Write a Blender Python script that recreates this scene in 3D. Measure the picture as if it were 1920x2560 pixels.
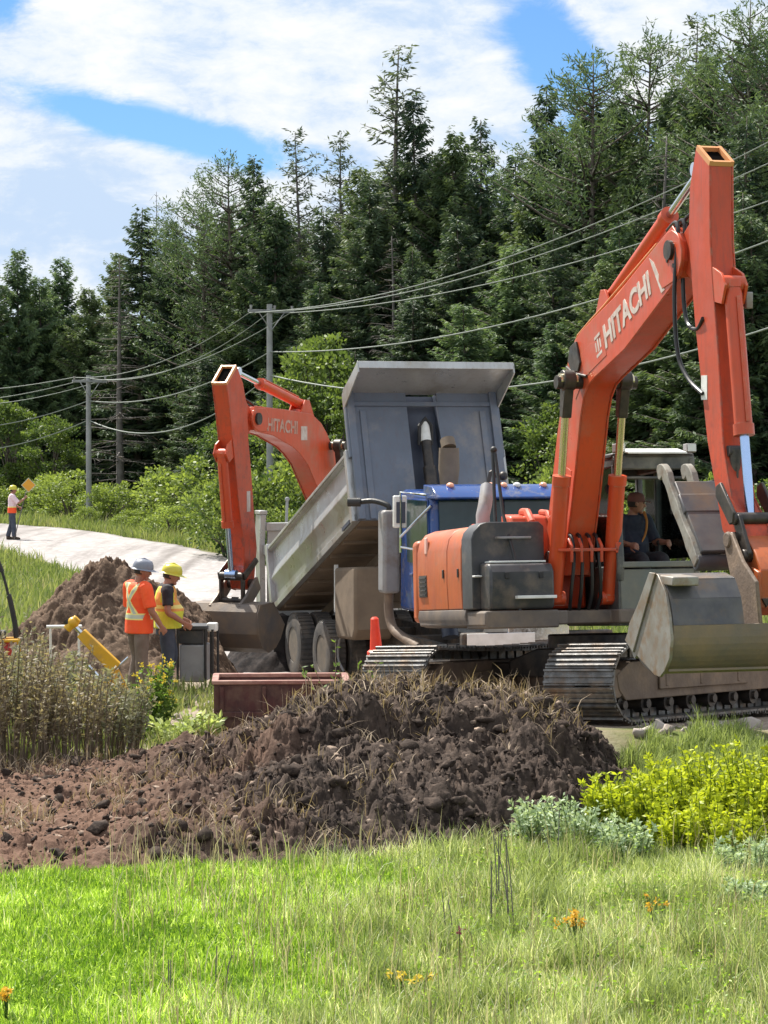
import bpy, bmesh, math, random
import numpy as np
from mathutils import Vector, Matrix

# ------------------------------------------------------------------ scene, camera, light
for o in list(bpy.data.objects):
    bpy.data.objects.remove(o, do_unlink=True)
SC = bpy.context.scene
COL = SC.collection
R = math.radians
rng = np.random.default_rng(7)
random.seed(7)

EYE = 3.56
cam_d = bpy.data.cameras.new('camera')
cam = bpy.data.objects.new('camera', cam_d)
COL.objects.link(cam)
cam.location = (0, 0, EYE)
cam.rotation_euler = (R(90) - math.atan(194 / 6000), 0, 0)
cam_d.sensor_fit = 'HORIZONTAL'
cam_d.sensor_width = 36
cam_d.lens = 112.5
cam_d.clip_start = 0.5
cam_d.clip_end = 6000
SC.camera = cam

SC.view_settings.view_transform = 'Standard'
SC.view_settings.look = 'None'
SC.view_settings.exposure = 0.86
SC.view_settings.gamma = 1.0
SC.view_settings.use_curve_mapping = False
SC.render.engine = 'CYCLES'
SC.cycles.use_denoising = True
SC.cycles.max_bounces = 8
SC.cycles.transparent_max_bounces = 12

SUN_DIR = Vector((-0.35, 0.48, 0.80)).normalized()
sun_d = bpy.data.lights.new('sun', 'SUN')
sun_d.energy = 5.0
sun_d.angle = R(0.5)
sun_d.color = (1.0, 0.95, 0.86)
sun = bpy.data.objects.new('sun', sun_d)
COL.objects.link(sun)
sun.location = (-30, 40, 60)
sun.rotation_euler = SUN_DIR.to_track_quat('Z', 'Y').to_euler()


def build_world():
    w = bpy.data.worlds.new('World')
    SC.world = w
    w.use_nodes = True
    nt = w.node_tree
    N, L = nt.nodes, nt.links
    N.clear()

    def val(x):
        return x

    def math_(op, a, b=None, c=None, clamp=False):
        n = N.new('ShaderNodeMath')
        n.operation = op
        n.use_clamp = clamp
        for i, q in enumerate((a, b, c)):
            if q is None:
                continue
            if isinstance(q, (int, float)):
                n.inputs[i].default_value = q
            else:
                L.new(q, n.inputs[i])
        return n.outputs[0]

    tc = N.new('ShaderNodeTexCoord')
    sep = N.new('ShaderNodeSeparateXYZ')
    L.new(tc.outputs['Generated'], sep.inputs[0])
    x, y, z = sep.outputs
    az = math_('ARCTAN2', x, y)
    el = math_('ARCSINE', z)
    comb = N.new('ShaderNodeCombineXYZ')
    L.new(az, comb.inputs[0])
    L.new(math_('MULTIPLY', el, 2.1), comb.inputs[1])

    def noise(scale, detail, rough, off, dist=0.0):
        m = N.new('ShaderNodeVectorMath')
        m.operation = 'ADD'
        L.new(comb.outputs[0], m.inputs[0])
        m.inputs[1].default_value = off
        n = N.new('ShaderNodeTexNoise')
        n.noise_dimensions = '3D'
        n.inputs['Scale'].default_value = scale
        n.inputs['Detail'].default_value = detail
        n.inputs['Roughness'].default_value = rough
        n.inputs['Distortion'].default_value = dist
        L.new(m.outputs[0], n.inputs['Vector'])
        return n.outputs[0]

    n_big = noise(9.0, 9, 0.60, (3.1, 1.7, 0.3), 0.25)
    n_wisp = noise(34.0, 9, 0.66, (7.7, 0.2, 1.3), 0.35)
    n_shade = noise(15.0, 9, 0.62, (1.3, 5.2, 2.2), 0.2)

    # openings in the cloud deck, in angles (radians)
    def gap(a0, e0, sa, se, slope):
        da = math_('SUBTRACT', az, a0)
        de = math_('SUBTRACT', math_('SUBTRACT', el, e0), math_('MULTIPLY', da, slope))
        d2 = math_('ADD', math_('POWER', math_('DIVIDE', da, sa), 2.0), math_('POWER', math_('DIVIDE', de, se), 2.0))
        return math_('POWER', 2.718, math_('MULTIPLY', d2, -1.0))

    g1 = gap(-0.093, 0.126, 0.062, 0.0095, -0.24)
    g2 = gap(0.070, 0.158, 0.026, 0.026, -0.35)
    g3 = gap(-0.160, 0.176, 0.022, 0.016, 0.0)
    g4 = gap(0.115, 0.120, 0.060, 0.012, -0.1)
    gsum = math_('ADD', math_('ADD', g1, g2), math_('ADD', math_('MULTIPLY', g3, 0.75), math_('MULTIPLY', g4, 0.4)))
    dens = math_('ADD', math_('MULTIPLY', n_big, 0.62), math_('MULTIPLY', n_wisp, 0.80))
    dens = math_('SUBTRACT', math_('ADD', dens, 0.0), math_('MULTIPLY', gsum, 0.95))
    mr = N.new('ShaderNodeMapRange')
    mr.interpolation_type = 'SMOOTHSTEP'
    L.new(dens, mr.inputs[0])
    mr.inputs[1].default_value = 0.06
    mr.inputs[2].default_value = 0.52
    cov = mr.outputs[0]

    # cloud bodies: white crests, blue-grey bellies, hazier and bluer low in the west
    sh = N.new('ShaderNodeMapRange')
    sh.interpolation_type = 'SMOOTHSTEP'
    low = gap(-0.115, 0.085, 0.050, 0.030, -0.25)
    L.new(math_('ADD', math_('SUBTRACT', n_shade, math_('MULTIPLY', low, 0.17)), math_('MULTIPLY', n_wisp, 0.55)), sh.inputs[0])
    sh.inputs[1].default_value = 0.58
    sh.inputs[2].default_value = 1.00
    cr = N.new('ShaderNodeValToRGB')
    cr.color_ramp.elements[0].color = (0.56, 0.70, 0.90, 1)
    cr.color_ramp.elements[1].color = (0.97, 0.97, 0.97, 1)
    e = cr.color_ramp.elements.new(0.38)
    e.color = (0.78, 0.85, 0.93, 1)
    L.new(sh.outputs[0], cr.inputs[0])

    sky = N.new('ShaderNodeTexSky')
    sky.sky_type = 'NISHITA'
    sky.sun_disc = False
    sky.sun_elevation = math.asin(SUN_DIR.z)
    sky.sun_rotation = math.atan2(SUN_DIR.x, SUN_DIR.y)
    sky.air_density = 1.0
    sky.dust_density = 0.2
    sky.ozone_density = 3.0
    tint = N.new('ShaderNodeMix')
    tint.data_type = 'RGBA'
    tint.blend_type = 'MULTIPLY'
    tint.inputs[0].default_value = 1.0
    L.new(sky.outputs[0], tint.inputs[6])
    tint.inputs[7].default_value = (0.50, 0.72, 0.98, 1)
    b_sky = N.new('ShaderNodeBackground')
    b_sky.inputs[1].default_value = 0.074
    L.new(tint.outputs[2], b_sky.inputs[0])
    b_cl = N.new('ShaderNodeBackground')
    b_cl.inputs[1].default_value = 0.60
    L.new(cr.outputs[0], b_cl.inputs[0])
    mix = N.new('ShaderNodeMixShader')
    L.new(cov, mix.inputs[0])
    L.new(b_sky.outputs[0], mix.inputs[1])
    L.new(b_cl.outputs[0], mix.inputs[2])
    out = N.new('ShaderNodeOutputWorld')
    L.new(mix.outputs[0], out.inputs[0])


build_world()

# ------------------------------------------------------------------ materials


def pmat(name, c1, c2=None, scale=4.0, rough=0.6, metal=0.0, bump=0.0, bscale=30.0, lo=0.38, hi=0.62,
         dust=None, damt=0.0, dscale=2.2, zlo=None, zhi=None, spec=0.5, coord='Object', streak=0.0, edge=None):
    """Principled paint / metal / cloth: two tones mixed by noise, an optional layer of dried mud that is heavier
    low on the machine, and a fine bump."""
    m = bpy.data.materials.new(name)
    m.use_nodes = True
    nt = m.node_tree
    N, L = nt.nodes, nt.links
    b = N['Principled BSDF']
    b.inputs['Roughness'].default_value = rough
    b.inputs['Metallic'].default_value = metal
    b.inputs['Specular IOR Level'].default_value = spec
    tc = N.new('ShaderNodeTexCoord')

    def noise(s, det=6, r=0.6):
        n = N.new('ShaderNodeTexNoise')
        n.inputs['Scale'].default_value = s
        n.inputs['Detail'].default_value = det
        n.inputs['Roughness'].default_value = r
        L.new(tc.outputs[coord], n.inputs['Vector'])
        return n.outputs[0]

    def mrange(v, a, c, o0=0.0, o1=1.0):
        n = N.new('ShaderNodeMapRange')
        L.new(v, n.inputs[0])
        n.inputs[1].default_value, n.inputs[2].default_value = a, c
        n.inputs[3].default_value, n.inputs[4].default_value = o0, o1
        return n.outputs[0]

    def mixc(f, a, c):
        n = N.new('ShaderNodeMix')
        n.data_type = 'RGBA'
        if isinstance(f, float):
            n.inputs[0].default_value = f
        else:
            L.new(f, n.inputs[0])
        for i, q in ((6, a), (7, c)):
            if isinstance(q, tuple):
                n.inputs[i].default_value = (*q, 1)
            else:
                L.new(q, n.inputs[i])
        return n.outputs[2]

    colr = c1
    if c2 is not None:
        colr = mixc(mrange(noise(scale), lo, hi), c1, c2)
    if streak > 0:
        mp = N.new('ShaderNodeMapping')
        mp.inputs['Scale'].default_value = (9.0, 9.0, 0.9)
        L.new(tc.outputs[coord], mp.inputs[0])
        sn = N.new('ShaderNodeTexNoise')
        sn.inputs['Scale'].default_value = 2.0
        sn.inputs['Detail'].default_value = 8
        sn.inputs['Roughness'].default_value = 0.7
        L.new(mp.outputs[0], sn.inputs['Vector'])
        colr = mixc(mrange(sn.outputs[0], 0.50, 0.85, 0.0, streak), colr, (0.15, 0.06, 0.04))
        colr = mixc(mrange(noise(28, 4, 0.8), 0.66, 0.72, 0.0, min(1.0, streak * 1.3)), colr, (0.10, 0.05, 0.04))
    if edge is not None:
        bv = N.new('ShaderNodeBevel')
        bv.samples = 4
        bv.inputs['Radius'].default_value = 0.022
        ge = N.new('ShaderNodeNewGeometry')
        dt = N.new('ShaderNodeVectorMath')
        dt.operation = 'DOT_PRODUCT'
        L.new(bv.outputs[0], dt.inputs[0])
        L.new(ge.outputs['Normal'], dt.inputs[1])
        wear = N.new('ShaderNodeMath')
        wear.operation = 'MULTIPLY'
        L.new(mrange(dt.outputs['Value'], 0.985, 0.90, 0.0, 1.0), wear.inputs[0])
        L.new(mrange(noise(11, 6, 0.7), 0.46, 0.60, 0.0, 0.85), wear.inputs[1])
        colr = mixc(wear.outputs[0], colr, edge)
    if dust is not None:
        f = mrange(noise(dscale, 8, 0.65), 0.62 - 0.35 * damt, 0.80 - 0.25 * damt)
        if zlo is not None:
            g = N.new('ShaderNodeNewGeometry')
            s = N.new('ShaderNodeSeparateXYZ')
            L.new(g.outputs['Position'], s.inputs[0])
            zf = mrange(s.outputs[2], zlo, zhi, 1.0, 0.12)
            mm = N.new('ShaderNodeMath')
            mm.operation = 'MULTIPLY'
            L.new(f, mm.inputs[0])
            L.new(zf, mm.inputs[1])
            f = mm.outputs[0]
        colr = mixc(f, colr, dust)
    if isinstance(colr, tuple):
        b.inputs['Base Color'].default_value = (*colr, 1)
    else:
        L.new(colr, b.inputs['Base Color'])
    rn = mrange(noise(scale * 2.3), 0.3, 0.7, max(0.02, rough - 0.12), min(1.0, rough + 0.12))
    L.new(rn, b.inputs['Roughness'])
    if bump > 0:
        bp = N.new('ShaderNodeBump')
        bp.inputs['Strength'].default_value = bump
        bp.inputs['Distance'].default_value = 0.02
        L.new(noise(bscale, 5, 0.6), bp.inputs['Height'])
        L.new(bp.outputs[0], b.inputs['Normal'])
    return m


def leaf_mat(name, ca, cb, trans=0.35, rough=0.55, vary=0.12, cc=None):
    """Foliage: colour runs from ca to cb with the per-leaf 'tint' attribute, a different shift for each plant."""
    m = bpy.data.materials.new(name)
    m.use_nodes = True
    nt = m.node_tree
    N, L = nt.nodes, nt.links
    b = N['Principled BSDF']
    out = N['Material Output']
    b.inputs['Roughness'].default_value = rough
    b.inputs['Specular IOR Level'].default_value = 0.3
    at = N.new('ShaderNodeAttribute')
    at.attribute_name = 'tint'
    oi = N.new('ShaderNodeObjectInfo')
    ad = N.new('ShaderNodeMath')
    ad.operation = 'MULTIPLY_ADD'
    L.new(oi.outputs['Random'], ad.inputs[0])
    ad.inputs[1].default_value = vary * 2
    ad.inputs[2].default_value = -vary
    sm = N.new('ShaderNodeMath')
    sm.operation = 'ADD'
    sm.use_clamp = True
    L.new(ad.outputs[0], sm.inputs[0])
    L.new(at.outputs['Fac'], sm.inputs[1])
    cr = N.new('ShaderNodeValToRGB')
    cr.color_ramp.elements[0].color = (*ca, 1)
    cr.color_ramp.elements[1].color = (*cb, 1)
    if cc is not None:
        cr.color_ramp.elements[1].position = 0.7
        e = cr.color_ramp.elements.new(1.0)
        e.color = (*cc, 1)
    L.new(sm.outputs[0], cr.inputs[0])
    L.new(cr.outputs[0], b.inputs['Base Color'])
    tr = N.new('ShaderNodeBsdfTranslucent')
    br = N.new('ShaderNodeMix')
    br.data_type = 'RGBA'
    br.blend_type = 'MULTIPLY'
    br.inputs[0].default_value = 1.0
    L.new(cr.outputs[0], br.inputs[6])
    br.inputs[7].default_value = (1.25, 1.25, 0.7, 1)
    L.new(br.outputs[2], tr.inputs[0])
    mx = N.new('ShaderNodeMixShader')
    mx.inputs[0].default_value = trans
    L.new(b.outputs[0], mx.inputs[1])
    L.new(tr.outputs[0], mx.inputs[2])
    L.new(mx.outputs[0], out.inputs[0])
    return m


def glass_mat(name, tint=(0.75, 0.85, 0.82), refl=0.14):
    m = bpy.data.materials.new(name)
    m.use_nodes = True
    N, L = m.node_tree.nodes, m.node_tree.links
    N.clear()
    t = N.new('ShaderNodeBsdfTransparent')
    t.inputs[0].default_value = (*tint, 1)
    g = N.new('ShaderNodeBsdfGlossy')
    g.inputs['Roughness'].default_value = 0.04
    mx = N.new('ShaderNodeMixShader')
    lw = N.new('ShaderNodeLayerWeight')
    lw.inputs[0].default_value = refl
    o = N.new('ShaderNodeOutputMaterial')
    L.new(lw.outputs['Fresnel'], mx.inputs[0])
    L.new(t.outputs[0], mx.inputs[1])
    L.new(g.outputs[0], mx.inputs[2])
    L.new(mx.outputs[0], o.inputs[0])
    return m


MUD = (0.17, 0.115, 0.075)
M = {}
M['orange'] = pmat('orange_paint', (0.60, 0.068, 0.016), (0.53, 0.075, 0.026), 1.6, 0.38, edge=(0.42, 0.22, 0.14), dust=(0.42, 0.14, 0.08), damt=0.28, dscale=1.7, bump=0.08, bscale=5, streak=0.45)
M['orange_b'] = pmat('orange_panel_paint', (0.48, 0.115, 0.032), (0.41, 0.095, 0.033), 1.8, 0.42, edge=(0.36, 0.20, 0.13), dust=(0.34, 0.12, 0.06), damt=0.25, dscale=6, bump=0.08, bscale=5, streak=0.6)
M['orange_worn'] = pmat('worn_orange_paint', (0.56, 0.062, 0.017), (0.47, 0.064, 0.024), 1.6, 0.45, edge=(0.40, 0.21, 0.14), dust=(0.16, 0.04, 0.03), damt=0.35, dscale=11, zlo=1.6, zhi=4.6, bump=0.08, bscale=5, streak=0.7)
M['orange_rim'] = pmat('sunlit_orange_edge', (0.62, 0.30, 0.12), (0.60, 0.22, 0.08), 4, 0.5)  # paler orange, the sunlight on the stick end rim put into colour
M['char'] = pmat('charcoal_paint', (0.035, 0.037, 0.042), (0.055, 0.055, 0.06), 2.5, 0.45, dust=(0.16, 0.125, 0.10), damt=0.35)
M['skirt'] = pmat('dusty_grey_skirt', (0.10, 0.085, 0.08), (0.14, 0.115, 0.10), 3, 0.7, dust=(0.2, 0.15, 0.11), damt=0.5)
M['black'] = pmat('black_rubber', (0.016, 0.016, 0.018), (0.028, 0.026, 0.026), 6, 0.55)
M['hose'] = pmat('hydraulic_hose', (0.012, 0.012, 0.014), None, 5, 0.4)
M['grease'] = pmat('greasy_steel', (0.03, 0.027, 0.026), (0.07, 0.055, 0.045), 7, 0.45, metal=0.3)
M['steel'] = pmat('bare_track_steel', (0.19, 0.185, 0.18), (0.10, 0.095, 0.09), 9, 0.42, metal=0.55, dust=MUD, damt=0.4, dscale=5, bump=0.15, bscale=40)
M['muddy'] = pmat('muddy_steel', (0.14, 0.10, 0.075), (0.085, 0.07, 0.06), 3, 0.75, dust=(0.23, 0.16, 0.11), damt=0.7, dscale=3, bump=0.3, bscale=25)
M['bucket'] = pmat('scuffed_bucket_steel', (0.19, 0.155, 0.13), (0.125, 0.115, 0.115), 2.0, 0.55, metal=0.15, dust=(0.25, 0.18, 0.12), damt=0.6, dscale=1.6, bump=0.15, bscale=20)
M['plate'] = pmat('worn_side_plate_steel', (0.30, 0.285, 0.26), (0.23, 0.205, 0.175), 3.5, 0.5, metal=0.25, dust=(0.22, 0.14, 0.08), damt=0.45, dscale=6)
M['hollow_shade'] = pmat('painted_hollow_shade', (0.006, 0.005, 0.005), None, 5, 1.0, spec=0.0)  # flat black painted in for the shade inside the stick end
M['bluerod'] = pmat('sky_tinted_rod', (0.42, 0.56, 0.82), None, 5, 0.22, metal=1.0)  # blue sky reflection put into the metal colour
M['chrome'] = pmat('chrome_rod', (0.62, 0.66, 0.72), None, 5, 0.16, metal=1.0)
M['brass'] = pmat('dull_rod', (0.62, 0.55, 0.36), None, 5, 0.25, metal=0.9)
M['cab'] = pmat('cab_grey_paint', (0.048, 0.052, 0.055), (0.065, 0.067, 0.067), 3, 0.45, dust=(0.2, 0.19, 0.16), damt=0.4)
M['cablow'] = pmat('dusty_cab_panel', (0.135, 0.15, 0.135), (0.10, 0.11, 0.105), 2.2, 0.4, dust=(0.19, 0.18, 0.14), damt=0.55)
M['thumb'] = pmat('dark_thumb_steel', (0.075, 0.075, 0.085), (0.11, 0.105, 0.105), 4, 0.55, metal=0.3, dust=MUD, damt=0.3)
M['thumbedge'] = pmat('pale_thumb_edge', (0.27, 0.255, 0.22), (0.19, 0.175, 0.15), 5, 0.7, dust=MUD, damt=0.35, dscale=7, bump=0.2, bscale=20)
M['white'] = pmat('white_paint', (0.78, 0.78, 0.76), (0.66, 0.66, 0.63), 6, 0.4)
M['letter'] = pmat('white_lettering', (0.62, 0.55, 0.50), (0.50, 0.38, 0.33), 9, 0.5)
M['letter_dim'] = pmat('faded_lettering', (0.52, 0.36, 0.31), (0.44, 0.22, 0.16), 9, 0.5)
M['lens'] = pmat('lamp_lens', (0.72, 0.74, 0.72), None, 5, 0.1)
M['amber'] = pmat('marker_lamp_amber', (0.85, 0.35, 0.22), (0.8, 0.5, 0.35), 5, 0.2)
M['glass'] = glass_mat('window_glass')
M['dglass'] = pmat('tinted_truck_glass', (0.012, 0.03, 0.035), (0.02, 0.045, 0.05), 3, 0.07)
M['interior'] = pmat('cab_interior', (0.03, 0.03, 0.033), (0.045, 0.043, 0.04), 5, 0.8)
M['blue'] = pmat('blue_truck_paint', (0.020, 0.070, 0.255), (0.018, 0.058, 0.215), 2.5, 0.16, dust=(0.2, 0.19, 0.2), damt=0.25, dscale=5, streak=0.3)
M['alu'] = pmat('aluminium_box', (0.50, 0.51, 0.51), (0.43, 0.435, 0.43), 1.6, 0.36, edge=(0.25, 0.22, 0.19), metal=0.55, dust=(0.30, 0.27, 0.22), damt=0.35, dscale=1.4, streak=0.35, bump=0.06, bscale=3)
M['boxwall'] = pmat('grey_box_headboard', (0.145, 0.17, 0.22), (0.12, 0.142, 0.185), 1.2, 0.5, metal=0.15, dust=(0.25, 0.23, 0.22), damt=0.3, dscale=1.5, streak=0.3, bump=0.06, bscale=3)
M['boxdark'] = pmat('dark_box_recess', (0.045, 0.055, 0.085), (0.06, 0.07, 0.10), 3, 0.5)
M['under'] = pmat('ground_lit_box_floor', (0.22, 0.165, 0.115), (0.16, 0.12, 0.085), 1.8, 0.8, bump=0.2, bscale=10)  # brown light thrown up by the ground, painted into the box underside
M['tyre'] = pmat('dusty_tyre', (0.055, 0.053, 0.055), (0.10, 0.092, 0.085), 4, 0.85, dust=(0.17, 0.14, 0.11), damt=0.45, bump=0.2, bscale=40)
M['rim'] = pmat('dusty_wheel_rim', (0.17, 0.15, 0.13), (0.24, 0.20, 0.16), 5, 0.6, metal=0.3)
M['frame'] = pmat('truck_frame_black', (0.03, 0.028, 0.026), (0.06, 0.05, 0.042), 5, 0.7, dust=MUD, damt=0.4)
M['redsteel'] = pmat('dark_red_steel', (0.075, 0.013, 0.014), (0.045, 0.012, 0.013), 3, 0.6, dust=(0.11, 0.055, 0.04), damt=0.55, dscale=5, bump=0.25, bscale=9, streak=0.8)
M['redtop'] = pmat('sunlit_dusty_red_rim', (0.34, 0.19, 0.15), (0.22, 0.09, 0.075), 5, 0.7, bump=0.3, bscale=12)  # dust on the rim, painted paler still as if sunlit
M['yellow'] = pmat('yellow_paint', (0.72, 0.40, 0.02), (0.64, 0.34, 0.02), 4, 0.4, dust=(0.3, 0.2, 0.1), damt=0.25)
M['red'] = pmat('red_paint', (0.42, 0.02, 0.015), (0.32, 0.02, 0.015), 4, 0.4)
M['cone'] = pmat('fluorescent_red_plastic', (0.90, 0.075, 0.03), (0.80, 0.06, 0.03), 5, 0.5)
M['band'] = pmat('pink_reflective_band', (0.82, 0.50, 0.42), (0.75, 0.42, 0.35), 8, 0.4)
M['grey'] = pmat('light_grey_panel', (0.30, 0.30, 0.31), (0.24, 0.24, 0.25), 3, 0.5, dust=(0.2, 0.15, 0.11), damt=0.4)
M['pole'] = pmat('weathered_pole_wood', (0.30, 0.31, 0.32), (0.22, 0.225, 0.23), 2, 0.85, bump=0.2, bscale=14)
M['wire'] = pmat('grey_cable', (0.20, 0.23, 0.20), (0.16, 0.185, 0.165), 3, 0.5)
M['bark'] = pmat('conifer_bark', (0.075, 0.06, 0.05), (0.12, 0.10, 0.085), 4, 0.9, bump=0.4, bscale=12)
M['greybark'] = pmat('grey_dead_wood', (0.16, 0.145, 0.14), (0.10, 0.09, 0.085), 4, 0.9)
M['skin'] = pmat('skin', (0.36, 0.17, 0.11), (0.31, 0.13, 0.085), 9, 0.5)
M['hivis'] = pmat('orange_hivis_shirt', (0.92, 0.105, 0.02), (0.88, 0.085, 0.02), 6, 0.75, bump=0.7, bscale=9)
M['lime'] = pmat('lime_hivis_vest', (0.66, 0.66, 0.06), (0.58, 0.60, 0.05), 6, 0.75, bump=0.7, bscale=9)
M['tape_y'] = pmat('yellow_tape', (0.80, 0.68, 0.22), None, 5, 0.5)
M['tape_s'] = pmat('silver_tape', (0.40, 0.42, 0.33), (0.48, 0.50, 0.40), 9, 0.35)
M['vest_o'] = pmat('faded_orange_stripe', (0.78, 0.36, 0.09), (0.72, 0.30, 0.07), 6, 0.7)
M['pants_tan'] = pmat('brown_work_trousers', (0.15, 0.105, 0.085), (0.19, 0.14, 0.115), 7, 0.85, bump=0.8, bscale=8, dust=(0.16, 0.11, 0.08), damt=0.4)
M['jeans'] = pmat('dark_blue_jeans', (0.04, 0.05, 0.075), (0.06, 0.07, 0.10), 7, 0.85, bump=0.3, bscale=12)
M['black_cloth'] = pmat('black_cloth', (0.02, 0.017, 0.022), (0.03, 0.026, 0.032), 8, 0.85)
M['navy'] = pmat('navy_shirt', (0.018, 0.022, 0.042), (0.028, 0.03, 0.05), 8, 0.85)
M['hat_grey'] = pmat('grey_hard_hat', (0.20, 0.215, 0.265), None, 5, 0.35)
M['hat_lime'] = pmat('lime_hard_hat', (0.55, 0.50, 0.05), None, 5, 0.35)
M['cap'] = pmat('faded_red_cap', (0.20, 0.075, 0.06), (0.16, 0.06, 0.05), 8, 0.85)
M['hair'] = pmat('dark_hair', (0.025, 0.016, 0.012), None, 20, 0.7)
M['sunlit_top'] = pmat('sunlit_shirt_top', (0.80, 0.62, 0.66), (0.74, 0.55, 0.60), 6, 0.8)
M['paper'] = pmat('white_paper', (0.80, 0.80, 0.80), None, 5, 0.7)
M['boot'] = pmat('dark_boots', (0.05, 0.035, 0.025), (0.07, 0.05, 0.035), 8, 0.7)
M['sign'] = pmat('amber_sign_sheet', (0.70, 0.33, 0.025), (0.64, 0.29, 0.025), 4, 0.5)
M['signrim'] = pmat('sign_border', (0.52, 0.50, 0.33), None, 4, 0.5)
M['asphalt'] = pmat('dumped_black_fill', (0.022, 0.02, 0.021), (0.05, 0.042, 0.04), 9, 0.95, bump=0.5, bscale=30, spec=0.1)
M['stone'] = pmat('pale_stones', (0.42, 0.37, 0.33), (0.30, 0.25, 0.22), 5, 0.85, bump=0.2, bscale=20)

# ------------------------------------------------------------------ mesh helpers


class MB:
    """collects shapes and links them as ONE mesh object"""

    def __init__(s, T=None):
        s.v, s.f, s.mi, s.T = [], [], [], T

    def add(s, vs, fs, mi=0, T=None):
        n = len(s.v)
        A = T if T is not None else s.T
        for p in vs:
            p = Vector(p)
            s.v.append(A @ p if A is not None else p)
        for f in fs:
            s.f.append([n + i for i in f])
            s.mi.append(mi)

    def box(s, c, d, mi=0, T=None, rot=None):
        x, y, z = d[0] / 2, d[1] / 2, d[2] / 2
        vs = [Vector((a * x, b * y, e * z)) for a in (-1, 1) for b in (-1, 1) for e in (-1, 1)]
        if rot is not None:
            vs = [rot @ p for p in vs]
        vs = [p + Vector(c) for p in vs]
        s.add(vs, [(0, 1, 3, 2), (4, 6, 7, 5), (0, 4, 5, 1), (2, 3, 7, 6), (0, 2, 6, 4), (1, 5, 7, 3)], mi, T)

    def prism(s, poly, y0, y1, mi=0, T=None, plane='xz'):
        """polygon extruded along the third axis"""
        n = len(poly)

        def P(a, b, t):
            return {'xz': (a, t, b), 'xy': (a, b, t), 'yz': (t, a, b)}[plane]
        vs = [P(a, b, y0) for a, b in poly] + [P(a, b, y1) for a, b in poly]
        fs = [tuple(range(n)), tuple(range(2 * n - 1, n - 1, -1))]
        for i in range(n):
            j = (i + 1) % n
            fs.append((i, n + i, n + j, j))
        s.add(vs, fs, mi, T)

    def rings(s, rs, mi=0, cap=True, T=None, close=False):
        n = len(rs[0])
        vs = [p for r in rs for p in r]
        fs = []
        for k in range(len(rs) - 1):
            for i in range(n):
                j = (i + 1) % n
                fs.append((k * n + i, k * n + j, (k + 1) * n + j, (k + 1) * n + i))
        if cap:
            fs.append(tuple(range(n - 1, -1, -1)))
            fs.append(tuple(range((len(rs) - 1) * n, len(rs) * n)))
        s.add(vs, fs, mi, T)

    def tube(s, pts, r, n=10, mi=0, cap=True, T=None, flat=1.0, side=None):
        pts = [Vector(p) for p in pts]
        rr = r if isinstance(r, (list, tuple)) else [r] * len(pts)
        rs = []
        up = Vector(side) if side is not None else None
        for i, p in enumerate(pts):
            d = (pts[min(i + 1, len(pts) - 1)] - pts[max(i - 1, 0)])
            d = d.normalized() if d.length > 1e-9 else Vector((0, 0, 1))
            if up is None:
                up = Vector((0, 0, 1)) if abs(d.z) < 0.9 else Vector((1, 0, 0))
            a = (up - d * up.dot(d))
            a = a.normalized() if a.length > 1e-6 else d.orthogonal().normalized()
            b = d.cross(a)
            up = a
            rs.append([p + a * (rr[i] * math.cos(2 * math.pi * k / n)) + b * (rr[i] * flat * math.sin(2 * math.pi * k / n)) for k in range(n)])
        s.rings(rs, mi, cap, T)

    def cyl(s, p0, p1, r, n=16, mi=0, r1=None, T=None):
        s.tube([p0, p1], [r, r if r1 is None else r1], n, mi, True, T)

    def sphere(s, c, r, mi=0, n=12, m=8, T=None, sc=(1, 1, 1)):
        rs = []
        for i in range(m + 1):
            t = math.pi * i / m
            q = max(math.sin(t), 0.02)
            rs.append([Vector((c[0] + r * sc[0] * q * math.cos(2 * math.pi * k / n), c[1] + r * sc[1] * q * math.sin(2 * math.pi * k / n), c[2] - r * sc[2] * math.cos(t))) for k in range(n)])
        s.rings(rs, mi, True, T)

    def mesh(s, name, mats):
        me = bpy.data.meshes.new(name)
        me.from_pydata([tuple(p) for p in s.v], [], s.f)
        for m in (mats if isinstance(mats, (list, tuple)) else [mats]):
            me.materials.append(m)
        me.polygons.foreach_set('material_index', s.mi)
        bm = bmesh.new()
        bm.from_mesh(me)
        bmesh.ops.recalc_face_normals(bm, faces=bm.faces)
        bm.to_mesh(me)
        bm.free()
        return me

    def build(s, name, mats, parent=None, bevel=0.0, angle=35, seg=2):
        me = s.mesh(name, mats)
        me.polygons.foreach_set('use_smooth', [True] * len(me.polygons))
        me.set_sharp_from_angle(angle=R(angle))
        o = bpy.data.objects.new(name, me)
        COL.objects.link(o)
        if parent is not None:
            o.parent = parent
        if bevel > 0:
            b = o.modifiers.new('bevel', 'BEVEL')
            b.width = bevel
            b.segments = seg
            b.limit_method = 'ANGLE'
            b.angle_limit = R(40)
        return o


def tag(o, label=None, cat=None, group=None, kind=None):
    for k, q in (('label', label), ('category', cat), ('group', group), ('kind', kind)):
        if q:
            o[k] = q
    return o


def empty(name, loc, rz=0.0, label=None, cat=None, group=None):
    o = bpy.data.objects.new(name, None)
    COL.objects.link(o)
    o.location = loc
    o.rotation_euler = (0, 0, rz)
    o.empty_display_size = 0.2
    return tag(o, label, cat, group)


KIDS = {}


def copy_tree(o, parent=None):
    c = o.copy()
    COL.objects.link(c)
    c.parent = parent
    for ch in o.children:
        copy_tree(ch, c)
    return c


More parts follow.
